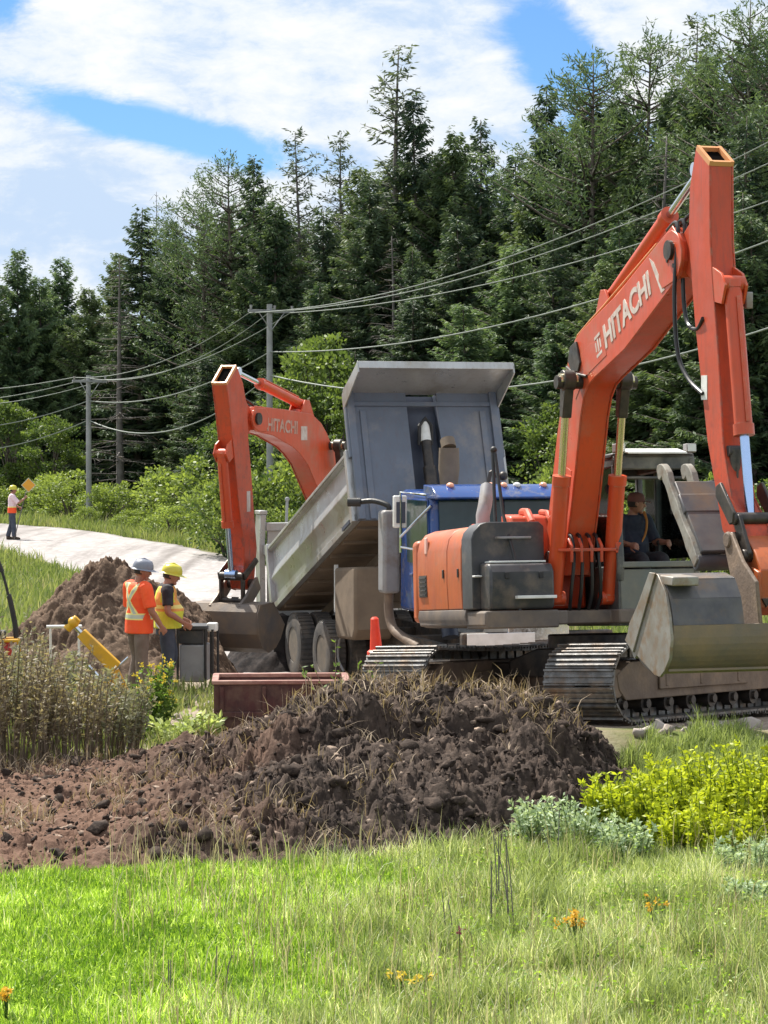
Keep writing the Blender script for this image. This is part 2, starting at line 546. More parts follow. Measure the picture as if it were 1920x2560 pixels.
def arrays_mesh(name, V, Q, mats, tint=None, smooth=False):
    """mesh from numpy arrays: V (n,3), Q (m,4) or (m,3)"""
    V = np.asarray(V, dtype=np.float32)
    Q = np.asarray(Q, dtype=np.int32)
    me = bpy.data.meshes.new(name)
    me.vertices.add(len(V))
    me.vertices.foreach_set('co', V.ravel())
    k = Q.shape[1]
    me.loops.add(Q.size)
    me.loops.foreach_set('vertex_index', Q.ravel())
    me.polygons.add(len(Q))
    me.polygons.foreach_set('loop_start', np.arange(0, Q.size, k, dtype=np.int32))
    me.polygons.foreach_set('loop_total', np.full(len(Q), k, dtype=np.int32))
    if smooth:
        me.polygons.foreach_set('use_smooth', np.ones(len(Q), dtype=bool))
    for m in (mats if isinstance(mats, (list, tuple)) else [mats]):
        me.materials.append(m)
    if tint is not None:
        a = me.attributes.new('tint', 'FLOAT', 'POINT')
        a.data.foreach_set('value', np.asarray(tint, dtype=np.float32))
    me.update()
    return me


def link(name, me, parent=None):
    o = bpy.data.objects.new(name, me)
    COL.objects.link(o)
    if parent is not None:
        o.parent = parent
    return o


def unit(a):
    return a / np.maximum(np.linalg.norm(a, axis=-1, keepdims=True), 1e-9)


def cards(P, D, W, L_, w, tint):
    """leaf cards: base P, unit direction D, unit width W, length L_, half width w -> V, Q, tint per vertex"""
    n = len(P)
    L_ = np.broadcast_to(np.asarray(L_, float), (n,))[:, None]
    w = np.broadcast_to(np.asarray(w, float), (n,))[:, None]
    mid = P + D * L_ * 0.5
    V = np.stack([P, mid - W * w, P + D * L_, mid + W * w], 1).reshape(-1, 3)
    Q = np.arange(4 * n).reshape(n, 4)
    return V, Q, np.repeat(tint, 4)


def rand_dirs(n, g=rng):
    return unit(g.normal(size=(n, 3)))


def perp(D, g=rng):
    return unit(np.cross(D, g.normal(size=D.shape)))


# numpy noise -------------------------------------------------------


def _hash(ix, iy, s):
    h = (ix.astype(np.int64) * 374761393 + iy.astype(np.int64) * 668265263 + s * 1442695041) & 0x7fffffff
    h = ((h ^ (h >> 13)) * 1274126177) & 0x7fffffff
    h = h ^ (h >> 16)
    return (h & 0xffff) / 65535.0


def vnoise(x, y, s=0):
    ix, iy = np.floor(x), np.floor(y)
    fx, fy = x - ix, y - iy
    fx = fx * fx * (3 - 2 * fx)
    fy = fy * fy * (3 - 2 * fy)
    a, b = _hash(ix, iy, s), _hash(ix + 1, iy, s)
    c, d = _hash(ix, iy + 1, s), _hash(ix + 1, iy + 1, s)
    return (a + (b - a) * fx) * (1 - fy) + (c + (d - c) * fx) * fy


def fbm(x, y, s=0, o=5, lac=2.1, g=0.5):
    t, a, q = 0.0, 1.0, 0.0
    for k in range(o):
        t = t + a * vnoise(x, y, s + k * 17)
        q += a
        x, y, a = x * lac + 5.3, y * lac + 1.7, a * g
    return t / q


def worley(x, y, s=0):
    """distance to the nearest jittered cell point"""
    ix, iy = np.floor(x), np.floor(y)
    best = np.full(np.shape(x), 9.0)
    for i in (-1, 0, 1):
        for j in (-1, 0, 1):
            cx, cy = ix + i, iy + j
            px, py = cx + _hash(cx, cy, s), cy + _hash(cx, cy, s + 91)
            best = np.minimum(best, np.hypot(px - x, py - y))
    return best


def sst(a, b, t):
    t = np.clip((np.asarray(t, float) - a) / (b - a), 0, 1)
    return t * t * (3 - 2 * t)

# ------------------------------------------------------------------ ground, road, earth


def ground_z(x, y):
    x, y = np.asarray(x, float), np.asarray(y, float)
    s = sst(-2.6, -1.0, x)
    a = 34.5 * (1 - s) + 31.0 * s
    b = 39.0 * (1 - s) + 33.0 * s
    z = -0.5 * sst(0, 1, (y - a) / (b - a)) * (1 - sst(50, 76, y))
    z = z + 0.22 * sst(1.4, 4.0, x) * sst(17.5, 22, y) * (1 - sst(30, 32, y))
    r = np.hypot(x - 2.2, y - 27.4)
    pl = 1 - sst(2.5, 4.0, r)
    z = z + pl * (0.26 + (27.9 - y) * 0.075 - z)
    z = z + 0.05 * (fbm(x * 0.55, y * 0.55, 3) - 0.5) * sst(8, 14, y)
    return z


def soil_mat(name, dark, light, red=None, scale=2.0, bump=0.6, dryness=(0.45, 0.7), streak=None):
    m = bpy.data.materials.new(name)
    m.use_nodes = True
    N, L = m.node_tree.nodes, m.node_tree.links
    b = N['Principled BSDF']
    b.inputs['Roughness'].default_value = 0.95
    b.inputs['Specular IOR Level'].default_value = 0.15
    tc = N.new('ShaderNodeTexCoord')

    def noise(s, d=8, r=0.65):
        n = N.new('ShaderNodeTexNoise')
        n.inputs['Scale'].default_value = s
        n.inputs['Detail'].default_value = d
        n.inputs['Roughness'].default_value = r
        L.new(tc.outputs['Object'], n.inputs['Vector'])
        return n.outputs[0]

    def ramp(v, a, c):
        n = N.new('ShaderNodeMapRange')
        L.new(v, n.inputs[0])
        n.inputs[1].default_value, n.inputs[2].default_value = a, c
        return n.outputs[0]

    def mix(f, a, c):
        n = N.new('ShaderNodeMix')
        n.data_type = 'RGBA'
        L.new(f, n.inputs[0])
        for i, q in ((6, a), (7, c)):
            if isinstance(q, tuple):
                n.inputs[i].default_value = (*q, 1)
            else:
                L.new(q, n.inputs[i])
        return n.outputs[2]
    c = mix(ramp(noise(scale), *dryness), dark, light)
    c = mix(ramp(noise(scale * 0.35, 5), 0.50, 0.64), c, tuple(0.5 * (q + r) for q, r in zip(dark, light)))
    c = mix(ramp(noise(scale * 9), 0.5, 0.72), c, tuple(min(1, q * 1.45) for q in light))
    if streak is not None:
        mp = N.new('ShaderNodeMapping')
        mp.inputs['Rotation'].default_value = (0, 0, R(-17))
        mp.inputs['Scale'].default_value = (1.3, 0.07, 1)
        L.new(tc.outputs['Object'], mp.inputs[0])
        n = N.new('ShaderNodeTexNoise')
        n.inputs['Scale'].default_value = 1.0
        n.inputs['Detail'].default_value = 7
        L.new(mp.outputs[0], n.inputs['Vector'])
        c = mix(ramp(n.outputs[0], 0.50, 0.72), c, streak)
    if red is not None:
        at = N.new('ShaderNodeAttribute')
        at.attribute_name = 'tint'
        c = mix(at.outputs['Fac'], c, red)
    L.new(c, b.inputs['Base Color'])
    bp = N.new('ShaderNodeBump')
    bp.inputs['Strength'].default_value = bump
    bp.inputs['Distance'].default_value = 0.03
    L.new(noise(scale * 12, 6, 0.7), bp.inputs['Height'])
    L.new(bp.outputs[0], b.inputs['Normal'])
    return m


M['soil'] = soil_mat('dark_topsoil', (0.030, 0.0225, 0.0195), (0.095, 0.070, 0.056), (0.185, 0.108, 0.076))
M['soil_far'] = soil_mat('brown_spoil', (0.075, 0.048, 0.034), (0.17, 0.118, 0.082))
M['gravel'] = soil_mat('pale_gravel_road', (0.29, 0.268, 0.262), (0.38, 0.355, 0.345), scale=0.5, bump=0.3, streak=(0.155, 0.138, 0.13))


def ground_material():
    m = bpy.data.materials.new('ground')
    m.use_nodes = True
    N, L = m.node_tree.nodes, m.node_tree.links
    b = N['Principled BSDF']
    b.inputs['Roughness'].default_value = 0.95
    b.inputs['Specular IOR Level'].default_value = 0.1
    tc = N.new('ShaderNodeTexCoord')

    def noise(s, d=8, r=0.65):
        n = N.new('ShaderNodeTexNoise')
        n.inputs['Scale'].default_value = s
        n.inputs['Detail'].default_value = d
        n.inputs['Roughness'].default_value = r
        L.new(tc.outputs['Object'], n.inputs['Vector'])
        mr = N.new('ShaderNodeMapRange')
        L.new(n.outputs[0], mr.inputs[0])
        mr.inputs[1].default_value, mr.inputs[2].default_value = 0.35, 0.65
        return mr.outputs[0]

    def mix(f, a, c):
        n = N.new('ShaderNodeMix')
        n.data_type = 'RGBA'
        L.new(f, n.inputs[0])
        for i, q in ((6, a), (7, c)):
            if isinstance(q, tuple):
                n.inputs[i].default_value = (*q, 1)
            else:
                L.new(q, n.inputs[i])
        return n.outputs[2]
    dirt = mix(noise(1.3), (0.30, 0.235, 0.18), (0.21, 0.155, 0.115))
    dirt = mix(noise(14), dirt, (0.36, 0.30, 0.25))
    green = mix(noise(2.2), (0.075, 0.115, 0.025), (0.15, 0.14, 0.06))
    at = N.new('ShaderNodeAttribute')
    at.attribute_name = 'tint'
    L.new(mix(at.outputs['Fac'], dirt, green), b.inputs['Base Color'])
    bp = N.new('ShaderNodeBump')
    bp.inputs['Strength'].default_value = 0.5
    bp.inputs['Distance'].default_value = 0.03
    L.new(noise(22), bp.inputs['Height'])
    L.new(bp.outputs[0], b.inputs['Normal'])
    return m


M['ground'] = ground_material()

# road edges as (x, y) polylines
ROAD_NEAR = [(-70, 92), (-40, 88), (-24, 82), (-15.5, 77.5), (-11.6, 73.0), (-8.6, 65.5), (-6.6, 60), (-5.0, 54), (-3.9, 48), (-2.9, 43), (-2.2, 38)]
ROAD_FAR = [(-70, 110), (-40, 107), (-26, 103), (-17, 97.5), (-11.8, 90), (-7.4, 79), (-3.6, 68), (-0.4, 60), (2.2, 53), (4.6, 46), (6.6, 39)]


def lerp_edge(pts, n):
    P = np.array(pts, float)
    t = np.linspace(0, len(P) - 1, n)
    i = np.minimum(t.astype(int), len(P) - 2)
    f = (t - i)[:, None]

    def g(k):
        return P[np.clip(k, 0, len(P) - 1)]
    p0, p1, p2, p3 = g(i - 1), g(i), g(i + 1), g(i + 2)
    return 0.5 * (2 * p1 + (p2 - p0) * f + (2 * p0 - 5 * p1 + 4 * p2 - p3) * f ** 2 + (3 * p1 - p0 - 3 * p2 + p3) * f ** 3)


def near_edge_x(y):
    P = np.array(ROAD_NEAR)[::-1]
    return np.interp(y, P[:, 1], P[:, 0])


def far_edge_x(y):
    P = np.array(ROAD_FAR)[::-1]
    return np.interp(y, P[:, 1], P[:, 0])


def build_ground():
    xs = np.concatenate([-np.geomspace(2500, 14, 26), np.arange(-12, -6, 0.5), np.arange(-6, 6, 0.12), np.arange(6, 14, 0.5), np.geomspace(14, 2500, 26)])
    ys = np.concatenate([[-300, -100, -30, -8, 0, 6, 9], np.arange(11, 44, 0.14), np.arange(44, 130, 0.8), np.geomspace(130, 3500, 30)])
    X, Y = np.meshgrid(xs, ys)
    Z = ground_z(X, Y)
    fade = 1 - sst(130, 300, np.hypot(X, Y))
    Z = Z * fade
    n1 = fbm(X * 0.9, Y * 0.9, 11)
    yl = np.interp(X, [-6, -3.1, -1, 0.2, 1.0, 1.5, 3, 6], [18.7, 18.85, 19.4, 19.65, 20.15, 21.3, 21.4, 21.4])
    Z = Z - 0.22 * sst(0.15, 0.6, Y - yl) * (1 - sst(24.8, 25.4, Y)) * (1 - sst(1.5, 2.2, X)) * sst(-6.1, -5.8, X)
    g = (1 - sst(-0.1, 0.5, Y - yl - 0.3 + (n1 - 0.5) * 0.5))
    g = np.maximum(g, sst(1.5, 2.6, X + (n1 - 0.5) * 1.5) * (1 - sst(25.0, 26.0, Y + (n1 - .5) * 2)))
    g = np.maximum(g, sst(0.2, 1.6, near_edge_x(Y) - X + (n1 - 0.5)) * sst(41, 46, Y))
    g = np.maximum(g, sst(0.1, 1.4, X - far_edge_x(Y) + (n1 - 0.5)) * sst(41, 47, Y))
    g = np.maximum(g, sst(-2.6, -3.4, X + (n1 - .5)) * sst(24.5, 25.5, Y) * 0.8)
    g = np.maximum(g, sst(108, 112, Y))
    ny, nx = X.shape
    idx = np.arange(nx * ny).reshape(ny, nx)
    Q = np.stack([idx[:-1, :-1], idx[:-1, 1:], idx[1:, 1:], idx[1:, :-1]], -1).reshape(-1, 4)
    me = arrays_mesh('ground', np.stack([X, Y, Z], -1).reshape(-1, 3), Q, M['ground'], g.ravel(), True)
    tag(link('ground', me), kind='structure')
    # gravel road, a few centimetres above the ground sheet
    n, k = 160, 14
    A, B = lerp_edge(ROAD_NEAR, n), lerp_edge(ROAD_FAR, n)
    t = np.linspace(0, 1, k)[None, :, None]
    P = A[:, None] * (1 - t) + B[:, None] * t
    wob = 0.35 * (fbm(P[:, :1, 1] * 0.8, P[:, :1, 0] * 0.8, 5) - 0.5)
    P[:, 0, 0] += wob[:, 0] * 2.4
    P[:, -1, 0] += 0.9 * (fbm(P[:, -1, 1] * 0.7, P[:, -1, 0] * 0.3, 15) - 0.5)
    z = ground_z(P[..., 0], P[..., 1]) + 0.012 + 0.10 * (1 - (2 * t[..., 0] - 1) ** 2)
    V = np.concatenate([P, z[..., None]], -1)
    edge = V[:, [0, -1]].copy()
    edge[..., 2] -= 0.25
    V = np.concatenate([edge[:, :1], V, edge[:, 1:]], 1)
    k += 2
    idx = np.arange(n * k).reshape(n, k)
    Q = np.stack([idx[:-1, :-1], idx[:-1, 1:], idx[1:, 1:], idx[1:, :-1]], -1).reshape(-1, 4)
    me = arrays_mesh('road', V.reshape(-1, 3), Q, M['gravel'], np.zeros(n * k), True)
    tag(link('road', me), kind='structure')


build_ground()

RX = [-6.2, -5.0, -3.6, -2.6, -1.64, -0.9, -0.37, 0.16, 0.7, 1.43, 1.8, 2.2, 2.5, 2.9, 3.3]
RH = [0.05, 0.08, 0.12, 0.22, 0.44, 0.82, 0.93, 0.92, 0.91, 0.90, 0.76, 0.48, 0.2, 0.04, 0.0]


def mound_h(x, y):
    """height of the turned-up earth above the ground sheet"""
    x, y = np.asarray(x, float), np.asarray(y, float)
    w = (fbm(x * 1.2, y * 1.2, 41) - 0.5)
    h = np.interp(x + 0.3 * w, RX, RH)
    yf = np.interp(x, [-6, -3.1, -1, 0.2, 1.0, 1.6, 2.4, 3], [18.6, 18.75, 19.4, 19.65, 20.1, 20.9, 22.4, 23.5]) + w * 0.7
    s1 = sst(0, 1, (y - yf) / 2.1)
    s2 = sst(22.9, 23.8, y + w * 1.6)
    back = 1 - sst(24.9, 26.0, y + w * 0.6)
    p = (0.60 * s1 + 0.40 * s2) * back
    m = np.minimum(s1 * 2.5, 1) * np.minimum(back * 2.0, 1) * np.minimum(1, h * 4 + 0.35) * sst(3.3, 2.6, x)
    c1 = 0.62 - worley(x * 2.4, y * 2.2, 5)
    c2 = 0.60 - worley(x * 6.5, y * 6.0, 8)
    c3 = 0.60 - worley(x * 15, y * 14, 9)
    wx, wy = x + 0.12 * (fbm(x * 4, y * 4, 51) - 0.5), y + 0.12 * (fbm(x * 4, y * 4, 52) - 0.5)
    c2 = 0.60 - worley(wx * 5.5 + wy * 1.6, wy * 5.0, 8)
    c3 = 0.60 - worley(wx * 13, wy * 12, 9)
    rg = 1 - np.abs(2 * fbm(wx * 2.6 + wy * 1.2, wy * 2.0, 24, 6, 2.1, 0.6) - 1)
    ux, uy = x + 0.30 * (fbm(x * 3, y * 3, 53) - 0.5), y + 0.30 * (fbm(x * 3, y * 3, 54) - 0.5)
    jag = fbm(ux * 2.2 + uy * 0.9, uy * 1.9, 55, 8, 2.15, 0.60) - 0.5
    crk = np.abs(fbm(ux * 3.2 - uy, uy * 2.8, 56, 6, 2.2, 0.6) - 0.5)
    q = 0.10 * c1 + 0.03 * c2 + 0.025 * c3 + 0.30 * (rg - 0.82) + 0.50 * jag - 0.55 * sst(0.05, 0.0, crk) * 0.22
    q = q - 0.30 * np.exp(-((x - 1.0) / 0.55) ** 2 - ((y - 22.2) / 0.45) ** 2) - 0.16 * np.exp(-((x - 0.1) / 0.35) ** 2 - ((y - 23.6) / 0.3) ** 2)
    flat = sst(-1.2, -3.0, x)
    return h * p + (q - 0.06) * m * (1 - 0.48 * flat) - 0.06 * (1 - m)


def mound_z(x, y):
    m = mound_h(x, y)
    return np.maximum(m + 0.03 * (fbm(x * 0.55, y * 0.55, 3) - 0.5), np.minimum(ground_z(x, y) - 0.06 + 0.5 * np.minimum(m, 0), m + 0.4))


def build_mounds():
    xs, ys = np.arange(-6.2, 3.4, 0.021), np.arange(18.0, 26.4, 0.024)
    X, Y = np.meshgrid(xs, ys)
    Z = mound_z(X, Y)
    red = sst(-0.6, -3.4, X + (fbm(X, Y, 6) - 0.5) * 3) * 0.75
    ny, nx = X.shape
    idx = np.arange(nx * ny).reshape(ny, nx)
    Q = np.stack([idx[:-1, :-1], idx[:-1, 1:], idx[1:, 1:], idx[1:, :-1]], -1).reshape(-1, 4)
    me = arrays_mesh('earth_mound', np.stack([X, Y, Z], -1).reshape(-1, 3), Q, M['soil'], red.ravel(), True)
    o = tag(link('earth_mound', me), 'broad mound of dark clumpy topsoil between the lawn and the nearer excavator', 'dirt pile')
    # spoil heap behind the two workers
    px = [-6.6, -6.2, -5.75, -5.40, -4.92, -4.4, -4.19, -3.6, -3.17, -2.82, -2.55, -2.3]
    pz = [0.08, 0.30, 0.80, 1.25, 1.72, 1.99, 1.9, 1.62, 1.28, 0.95, 0.45, 0.12]
    xs, ys = np.arange(-7.6, -1.0, 0.028), np.arange(34.2, 42.4, 0.034)
    X, Y = np.meshgrid(xs, ys)
    w = fbm(X * 0.9, Y * 0.9, 61) - 0.5
    h = np.interp(X + 0.25 * w, [-7.4] + px + [-1.9], [0] + pz + [0])
    prof = np.clip(1 - np.abs((Y - 38.1 + 0.5 * w) / (2.2 + 0.6 * h)) ** 1.35, 0, 1)
    gully = 0.42 * np.exp(-((X + 4.15 + 0.30 * (Y - 37.2)) / 0.42) ** 2) * sst(38.3, 37.0, Y) * sst(35.3, 36.5, Y)
    sl = X * 2.6 - 0.9 * Y
    rg = 1 - np.abs(2 * fbm(sl, Y * 0.7, 34, 6, 2.1, 0.6) - 1)
    q = 0.16 * (0.6 - worley(X * 1.7, Y * 1.5, 3)) + 0.13 * (0.6 - worley(X * 4.5, Y * 3.2, 4)) + 0.07 * (0.6 - worley(X * 11, Y * 9, 14)) + 0.42 * (rg - 0.8)
    mk = np.minimum(prof * 2.5, 1) * np.minimum(h * 2, 1)
    Z = ground_z(X, Y) + h * prof + q * mk - gully - 0.08 * (1 - mk)
    ny, nx = X.shape
    idx = np.arange(nx * ny).reshape(ny, nx)
    Q = np.stack([idx[:-1, :-1], idx[:-1, 1:], idx[1:, 1:], idx[1:, :-1]], -1).reshape(-1, 4)
    me = arrays_mesh('spoil_heap', np.stack([X, Y, Z], -1).reshape(-1, 3), Q, M['soil_far'], np.zeros(nx * ny), True)
    tag(link('spoil_heap', me), 'peaked brown spoil heap behind the two workers at the gravel road', 'dirt pile')
    # black fill sliding out of the tailgate
    xs, ys = np.arange(-4.2, -0.2, 0.035), np.arange(39.6, 44.2, 0.05)
    X, Y = np.meshgrid(xs, ys)
    r = np.hypot((X + 1.75) / 1.15, (Y - 41.9) / 1.5)
    h = np.clip(1 - r, 0, 1) ** 0.9 * 0.95
    mk = np.minimum(h * 4, 1)
    Z = ground_z(X, Y) + h + mk * (0.16 * (0.6 - worley(X * 3.2, Y * 3, 3)) + 0.08 * (0.6 - worley(X * 8, Y * 8, 6))) - 0.08 * (1 - mk)
    ny, nx = X.shape
    idx = np.arange(nx * ny).reshape(ny, nx)
    Q = np.stack([idx[:-1, :-1], idx[:-1, 1:], idx[1:, 1:], idx[1:, :-1]], -1).reshape(-1, 4)
    me = arrays_mesh('dumped_fill', np.stack([X, Y, Z], -1).reshape(-1, 3), Q, M['asphalt'], np.zeros(nx * ny), True)
    tag(link('dumped_fill', me), 'small heap of black fill below the dump truck tailgate', 'dirt pile')


build_mounds()

# clods: lumpy stones of soil scattered over the mound (uncountable)


def ico(sub=1):
    bm = bmesh.new()
    bmesh.ops.create_icosphere(bm, subdivisions=sub, radius=1)
    v = np.array([p.co[:] for p in bm.verts])
    f = np.array([[q.index for q in p.verts] for p in bm.faces])
    bm.free()
    return v, f


def scatter_lumps(name, P, Rr, mat, kind='stuff', squash=0.7, g=rng, tint=0.0, sink=0.2):
    v, f = ico(2)
    n = len(P)
    Vs, Fs = [], []
    for i in range(n):
        s = Rr[i] * (1 + 0.5 * (g.random(3) - 0.5))
        s[2] *= squash
        ph = g.random(3) * 10
        d = 1 + 1.0 * (vnoise(v[:, 0] * 1.7 + ph[0], v[:, 1] * 1.7 + v[:, 2] * 1.3 + ph[1], i) - 0.5) + 0.7 * (vnoise(v[:, 0] * 3.4 + ph[2], v[:, 1] * 4 - v[:, 2] * 3, i + 3) - 0.5)
        a = g.random() * 6.28
        q = v * d[:, None] * s * (1 + 0.8 * (g.random(3) - 0.5))
        b_ = g.normal(0, 0.5)
        q = np.stack([q[:, 0], q[:, 1] * math.cos(b_) - q[:, 2] * math.sin(b_), q[:, 1] * math.sin(b_) + q[:, 2] * math.cos(b_)], 1)
        q = np.stack([q[:, 0] * math.cos(a) - q[:, 1] * math.sin(a), q[:, 0] * math.sin(a) + q[:, 1] * math.cos(a), q[:, 2]], 1)
        Vs.append(q + P[i] + [0, 0, Rr[i] * (squash * 0.35 - sink)])
        Fs.append(f + len(v) * i)
    V = np.concatenate(Vs)
    me = arrays_mesh(name, V, np.concatenate(Fs), mat, np.full(len(V), tint), False)
    return tag(link(name, me), kind=kind)


def mound_points(n, x0=-5.5, x1=2.6, y0=18.9, y1=25.2):
    x, y = rng.uniform(x0, x1, n), rng.uniform(y0, y1, n)
    m = mound_h(x, y)
    k = m > 0.03
    return np.stack([x[k], y[k], mound_z(x, y)[k]], 1)


P = mound_points(1700)
k = rng.random(len(P)) < (0.5 + 0.5 * sst(-2.5, 0, P[:, 0]))
P = P[k]
scatter_lumps('soil_clods', P, 0.018 + 0.075 * rng.random(len(P)) ** 4.0, M['soil'])
P = mound_points(9000)
scatter_lumps('soil_crumbs', P, 0.007 + 0.014 * rng.random(len(P)) ** 2, M['soil'])
P = mound_points(420, -5.0, 2.4, 20, 25.2)
scatter_lumps('pale_clods', P, 0.012 + 0.035 * rng.random(len(P)) ** 2.5, soil_mat('dry_clod', (0.24, 0.175, 0.135), (0.36, 0.28, 0.22)))
x, y = rng.uniform(-3.6, -0.2, 150), rng.uniform(26.4, 34, 150)
scatter_lumps('loose_stones', np.stack([x, y, ground_z(x, y)], 1), 0.02 + 0.07 * rng.random(150) ** 2.5, M['stone'])
x, y = rng.uniform(2.6, 5.5, 90), rng.uniform(24.6, 26.2, 90)
scatter_lumps('loose_stones', np.stack([x, y, ground_z(x, y)], 1), 0.02 + 0.08 * rng.random(90) ** 2.5, M['stone'])

# ------------------------------------------------------------------ grass (stuff)
M['lawn'] = leaf_mat('lawn_blades', (0.11, 0.225, 0.022), (0.50, 0.70, 0.10), 0.45, 0.45, 0.0, cc=(0.80, 0.88, 0.48))
M['rough_grass'] = leaf_mat('rough_grass_blades', (0.14, 0.19, 0.06), (0.48, 0.56, 0.24), 0.40, 0.5, 0.0, cc=(0.84, 0.82, 0.66))
M['straw'] = leaf_mat('dead_straw', (0.16, 0.11, 0.075), (0.46, 0.36, 0.25), 0.2, 0.7, 0.0)
M['seed'] = leaf_mat('pale_seed_stalks', (0.16, 0.13, 0.08), (0.66, 0.60, 0.42), 0.3, 0.7, 0.0)
M['verge'] = leaf_mat('verge_grass', (0.10, 0.155, 0.045), (0.30, 0.34, 0.13), 0.35, 0.6, 0.0, cc=(0.46, 0.42, 0.27))


def blades(name, x, y, hgt, w, mat, tint, lean=0.35, z=None, g=rng):
    n = len(x)
    z = ground_z(x, y) if z is None else z
    P = np.stack([x, y, z - 0.01], 1)
    a = g.random(n) * 2 * math.pi
    D = np.stack([np.cos(a), np.sin(a), np.zeros(n)], 1)
    ln = (np.abs(g.normal(size=n)) * lean)[:, None]
    d1 = unit(np.array([0, 0, 1.0]) + D * ln * 0.5)
    d2 = unit(np.array([0, 0, 1.0]) + D * (ln * 1.8 + 0.1))
    W = np.stack([-np.sin(a), np.cos(a), np.zeros(n)], 1)
    b = g.random(n)[:, None] * 6.28
    W = unit(W * np.cos(b) + D * np.sin(b) * 0.8)
    h = hgt[:, None]
    w = np.broadcast_to(np.asarray(w, float), (n,))[:, None]
    m = P + d1 * h * 0.55
    t = m + d2 * h * 0.5
    V = np.stack([P - W * w * 0.8, P + W * w * 0.8, m + W * w * 0.8, m - W * w * 0.8, t], 1).reshape(-1, 3)
    i = np.arange(n)[:, None] * 5
    F = np.concatenate([i + [[0, 1, 2]], i + [[0, 2, 3]], i + [[3, 2, 4]]], 0)
    me = arrays_mesh(name, V, F, mat, np.repeat(tint, 5))
    return tag(link(name, me), kind='stuff')


def lawn():
    n = 430000
    y = rng.uniform(12.6, 21.4, n)
    x = rng.uniform(-1, 1, n) * (0.165 * y + 2.6)
    yb = np.interp(x, [-6, -3.1, -1, 0.2, 1.0, 1.5, 3, 6], [18.7, 18.85, 19.4, 19.65, 20.15, 21.3, 21.4, 21.4])
    nz = fbm(x * 1.1, y * 0.9, 71)
    nf = fbm(x * 5, y * 4, 72)
    k = y < yb + (nf - 0.5) * 0.8 + 0.42
    x, y, nz, nf = x[k], y[k], nz[k], nf[k]
    side = sst(-0.9, 1.0, x + (nz - 0.5) * 2.2 - (y - 17) * 0.10)   # 0 = mown lawn on the left, 1 = rough growth on the right
    edge = sst(19.0, 19.9, y + nf - 0.5)
    rough = rng.random(len(x)) < np.clip(side * 0.85 + 0.25 * edge, 0.03, 0.92)
    a = ~rough
    tint = np.clip(0.30 + 0.9 * (nf - 0.5) + 0.6 * (nz - 0.5) + rng.normal(0, 0.30, len(x)), 0, 1)
    h = 0.045 + 0.06 * rng.random(len(x)) * (0.5 + nf)
    blades('lawn_grass', x[a], y[a], h[a], 0.0058, M['lawn'], tint[a], 0.55)
    tuft = sst(0.50, 0.72, fbm(x * 2.4, y * 1.9, 87))
    hr = (0.06 + 0.15 * rng.random(len(x)) ** 1.6) * (0.55 + 0.6 * nf + 0.9 * tuft)
    tint = np.clip(tint - 0.22 * tuft * (rng.random(len(x)) < 0.7) + 0.10 * sst(0.5, 0.7, fbm(x * 1.4, y * 1.2, 88)), 0, 1)
    blades('rough_grass', x[rough], y[rough], hr[rough], 0.0042, M['rough_grass'], np.clip(tint[rough] + 0.08, 0, 1), 0.6)
    # low broad leaves (clover, dock, plantain) between the blades
    n = 30000
    y = rng.uniform(12.8, 21.6, n)
    x = rng.uniform(-1, 1, n) * (0.165 * y + 0.9)
    c1 = fbm(x * 2.6, y * 2.2, 83)
    yb = np.interp(x, [-6, -3.1, -1, 0.2, 1.0, 1.5, 3, 6], [18.7, 18.85, 19.4, 19.65, 20.15, 21.3, 21.4, 21.4])
    k = (c1 > 0.44) & (y < yb + 0.2)
    x, y, c1 = x[k], y[k], c1[k]
    n = len(x)
    rgt = sst(-0.6, 1.2, x)
    P = np.stack([x, y, ground_z(x, y) + 0.03 + (0.05 + 0.14 * rgt * rng.random(n)) * rng.random(n)], 1)
    D = unit(rng.normal(size=(n, 3)) * [1, 1, 0.45] + [0, 0, 0.25])
    V, Q, T = cards(P, D, perp(D), rng.uniform(0.015, 0.032, n) * (1 + 0.5 * rgt), 0.0055 * (1 + 0.5 * rgt), np.clip(0.28 + rng.normal(0, .25, n), 0, 1))
    g1 = np.repeat(rng.random(n) < 0.35 * rgt + 0.05, 4)
    tag(link('ground_leaves', arrays_mesh('ground_leaves', V, Q, M['lawn'], T)), kind='stuff')
    # verge on the right, up to the excavator
    n = 110000
    x, y = rng.uniform(1.3, 7.0, n), rng.uniform(21.0, 25.2, n)
    nf = fbm(x * 3, y * 3, 75)
    k = (x > 1.7 + 0.55 * (y - 21) ** 0.8 * 0.6 + (nf - 0.5) * 0.8) & (y < 24.6 + (nf - .5) * 1.6)
    x, y, nf = x[k], y[k], nf[k]
    blades('rough_grass', x, y, (0.06 + 0.20 * rng.random(len(x)) ** 1.5) * (0.5 + nf), 0.005, M['rough_grass'], np.clip(0.25 + rng.normal(0, .22, len(x)), 0, 1), 0.6)
    # tall seeding stalks among the rough growth
    n = 4200
    y = rng.uniform(13.0, 20.4, n)
    x = rng.uniform(-0.6, 1, n) * (0.16 * y + 0.6)
    k = fbm(x * 1.5, y * 1.2, 78) > 0.47
    x, y = x[k], y[k]
    blades('seed_stalks', x, y, 0.14 + 0.34 * rng.random(len(x)) ** 1.5, 0.0036, M['seed'], rng.random(len(x)), 0.28)
    # left of the mound and between the machines: thin dry grass
    n = 26000
    x, y = rng.uniform(-6, -2.0, n), rng.uniform(25.6, 33.0, n)
    nf = fbm(x * 1.6, y * 1.4, 79)
    k = nf + 0.25 * sst(-2.4, -4.5, x) > 0.56
    x, y = x[k], y[k]
    blades('dry_grass', x, y, 0.08 + 0.25 * rng.random(len(x)) ** 1.5, 0.007, M['verge'], np.clip(rng.normal(.5, .25, len(x)), 0, 1), 0.5)
    # road verges in the distance
    n = 60000
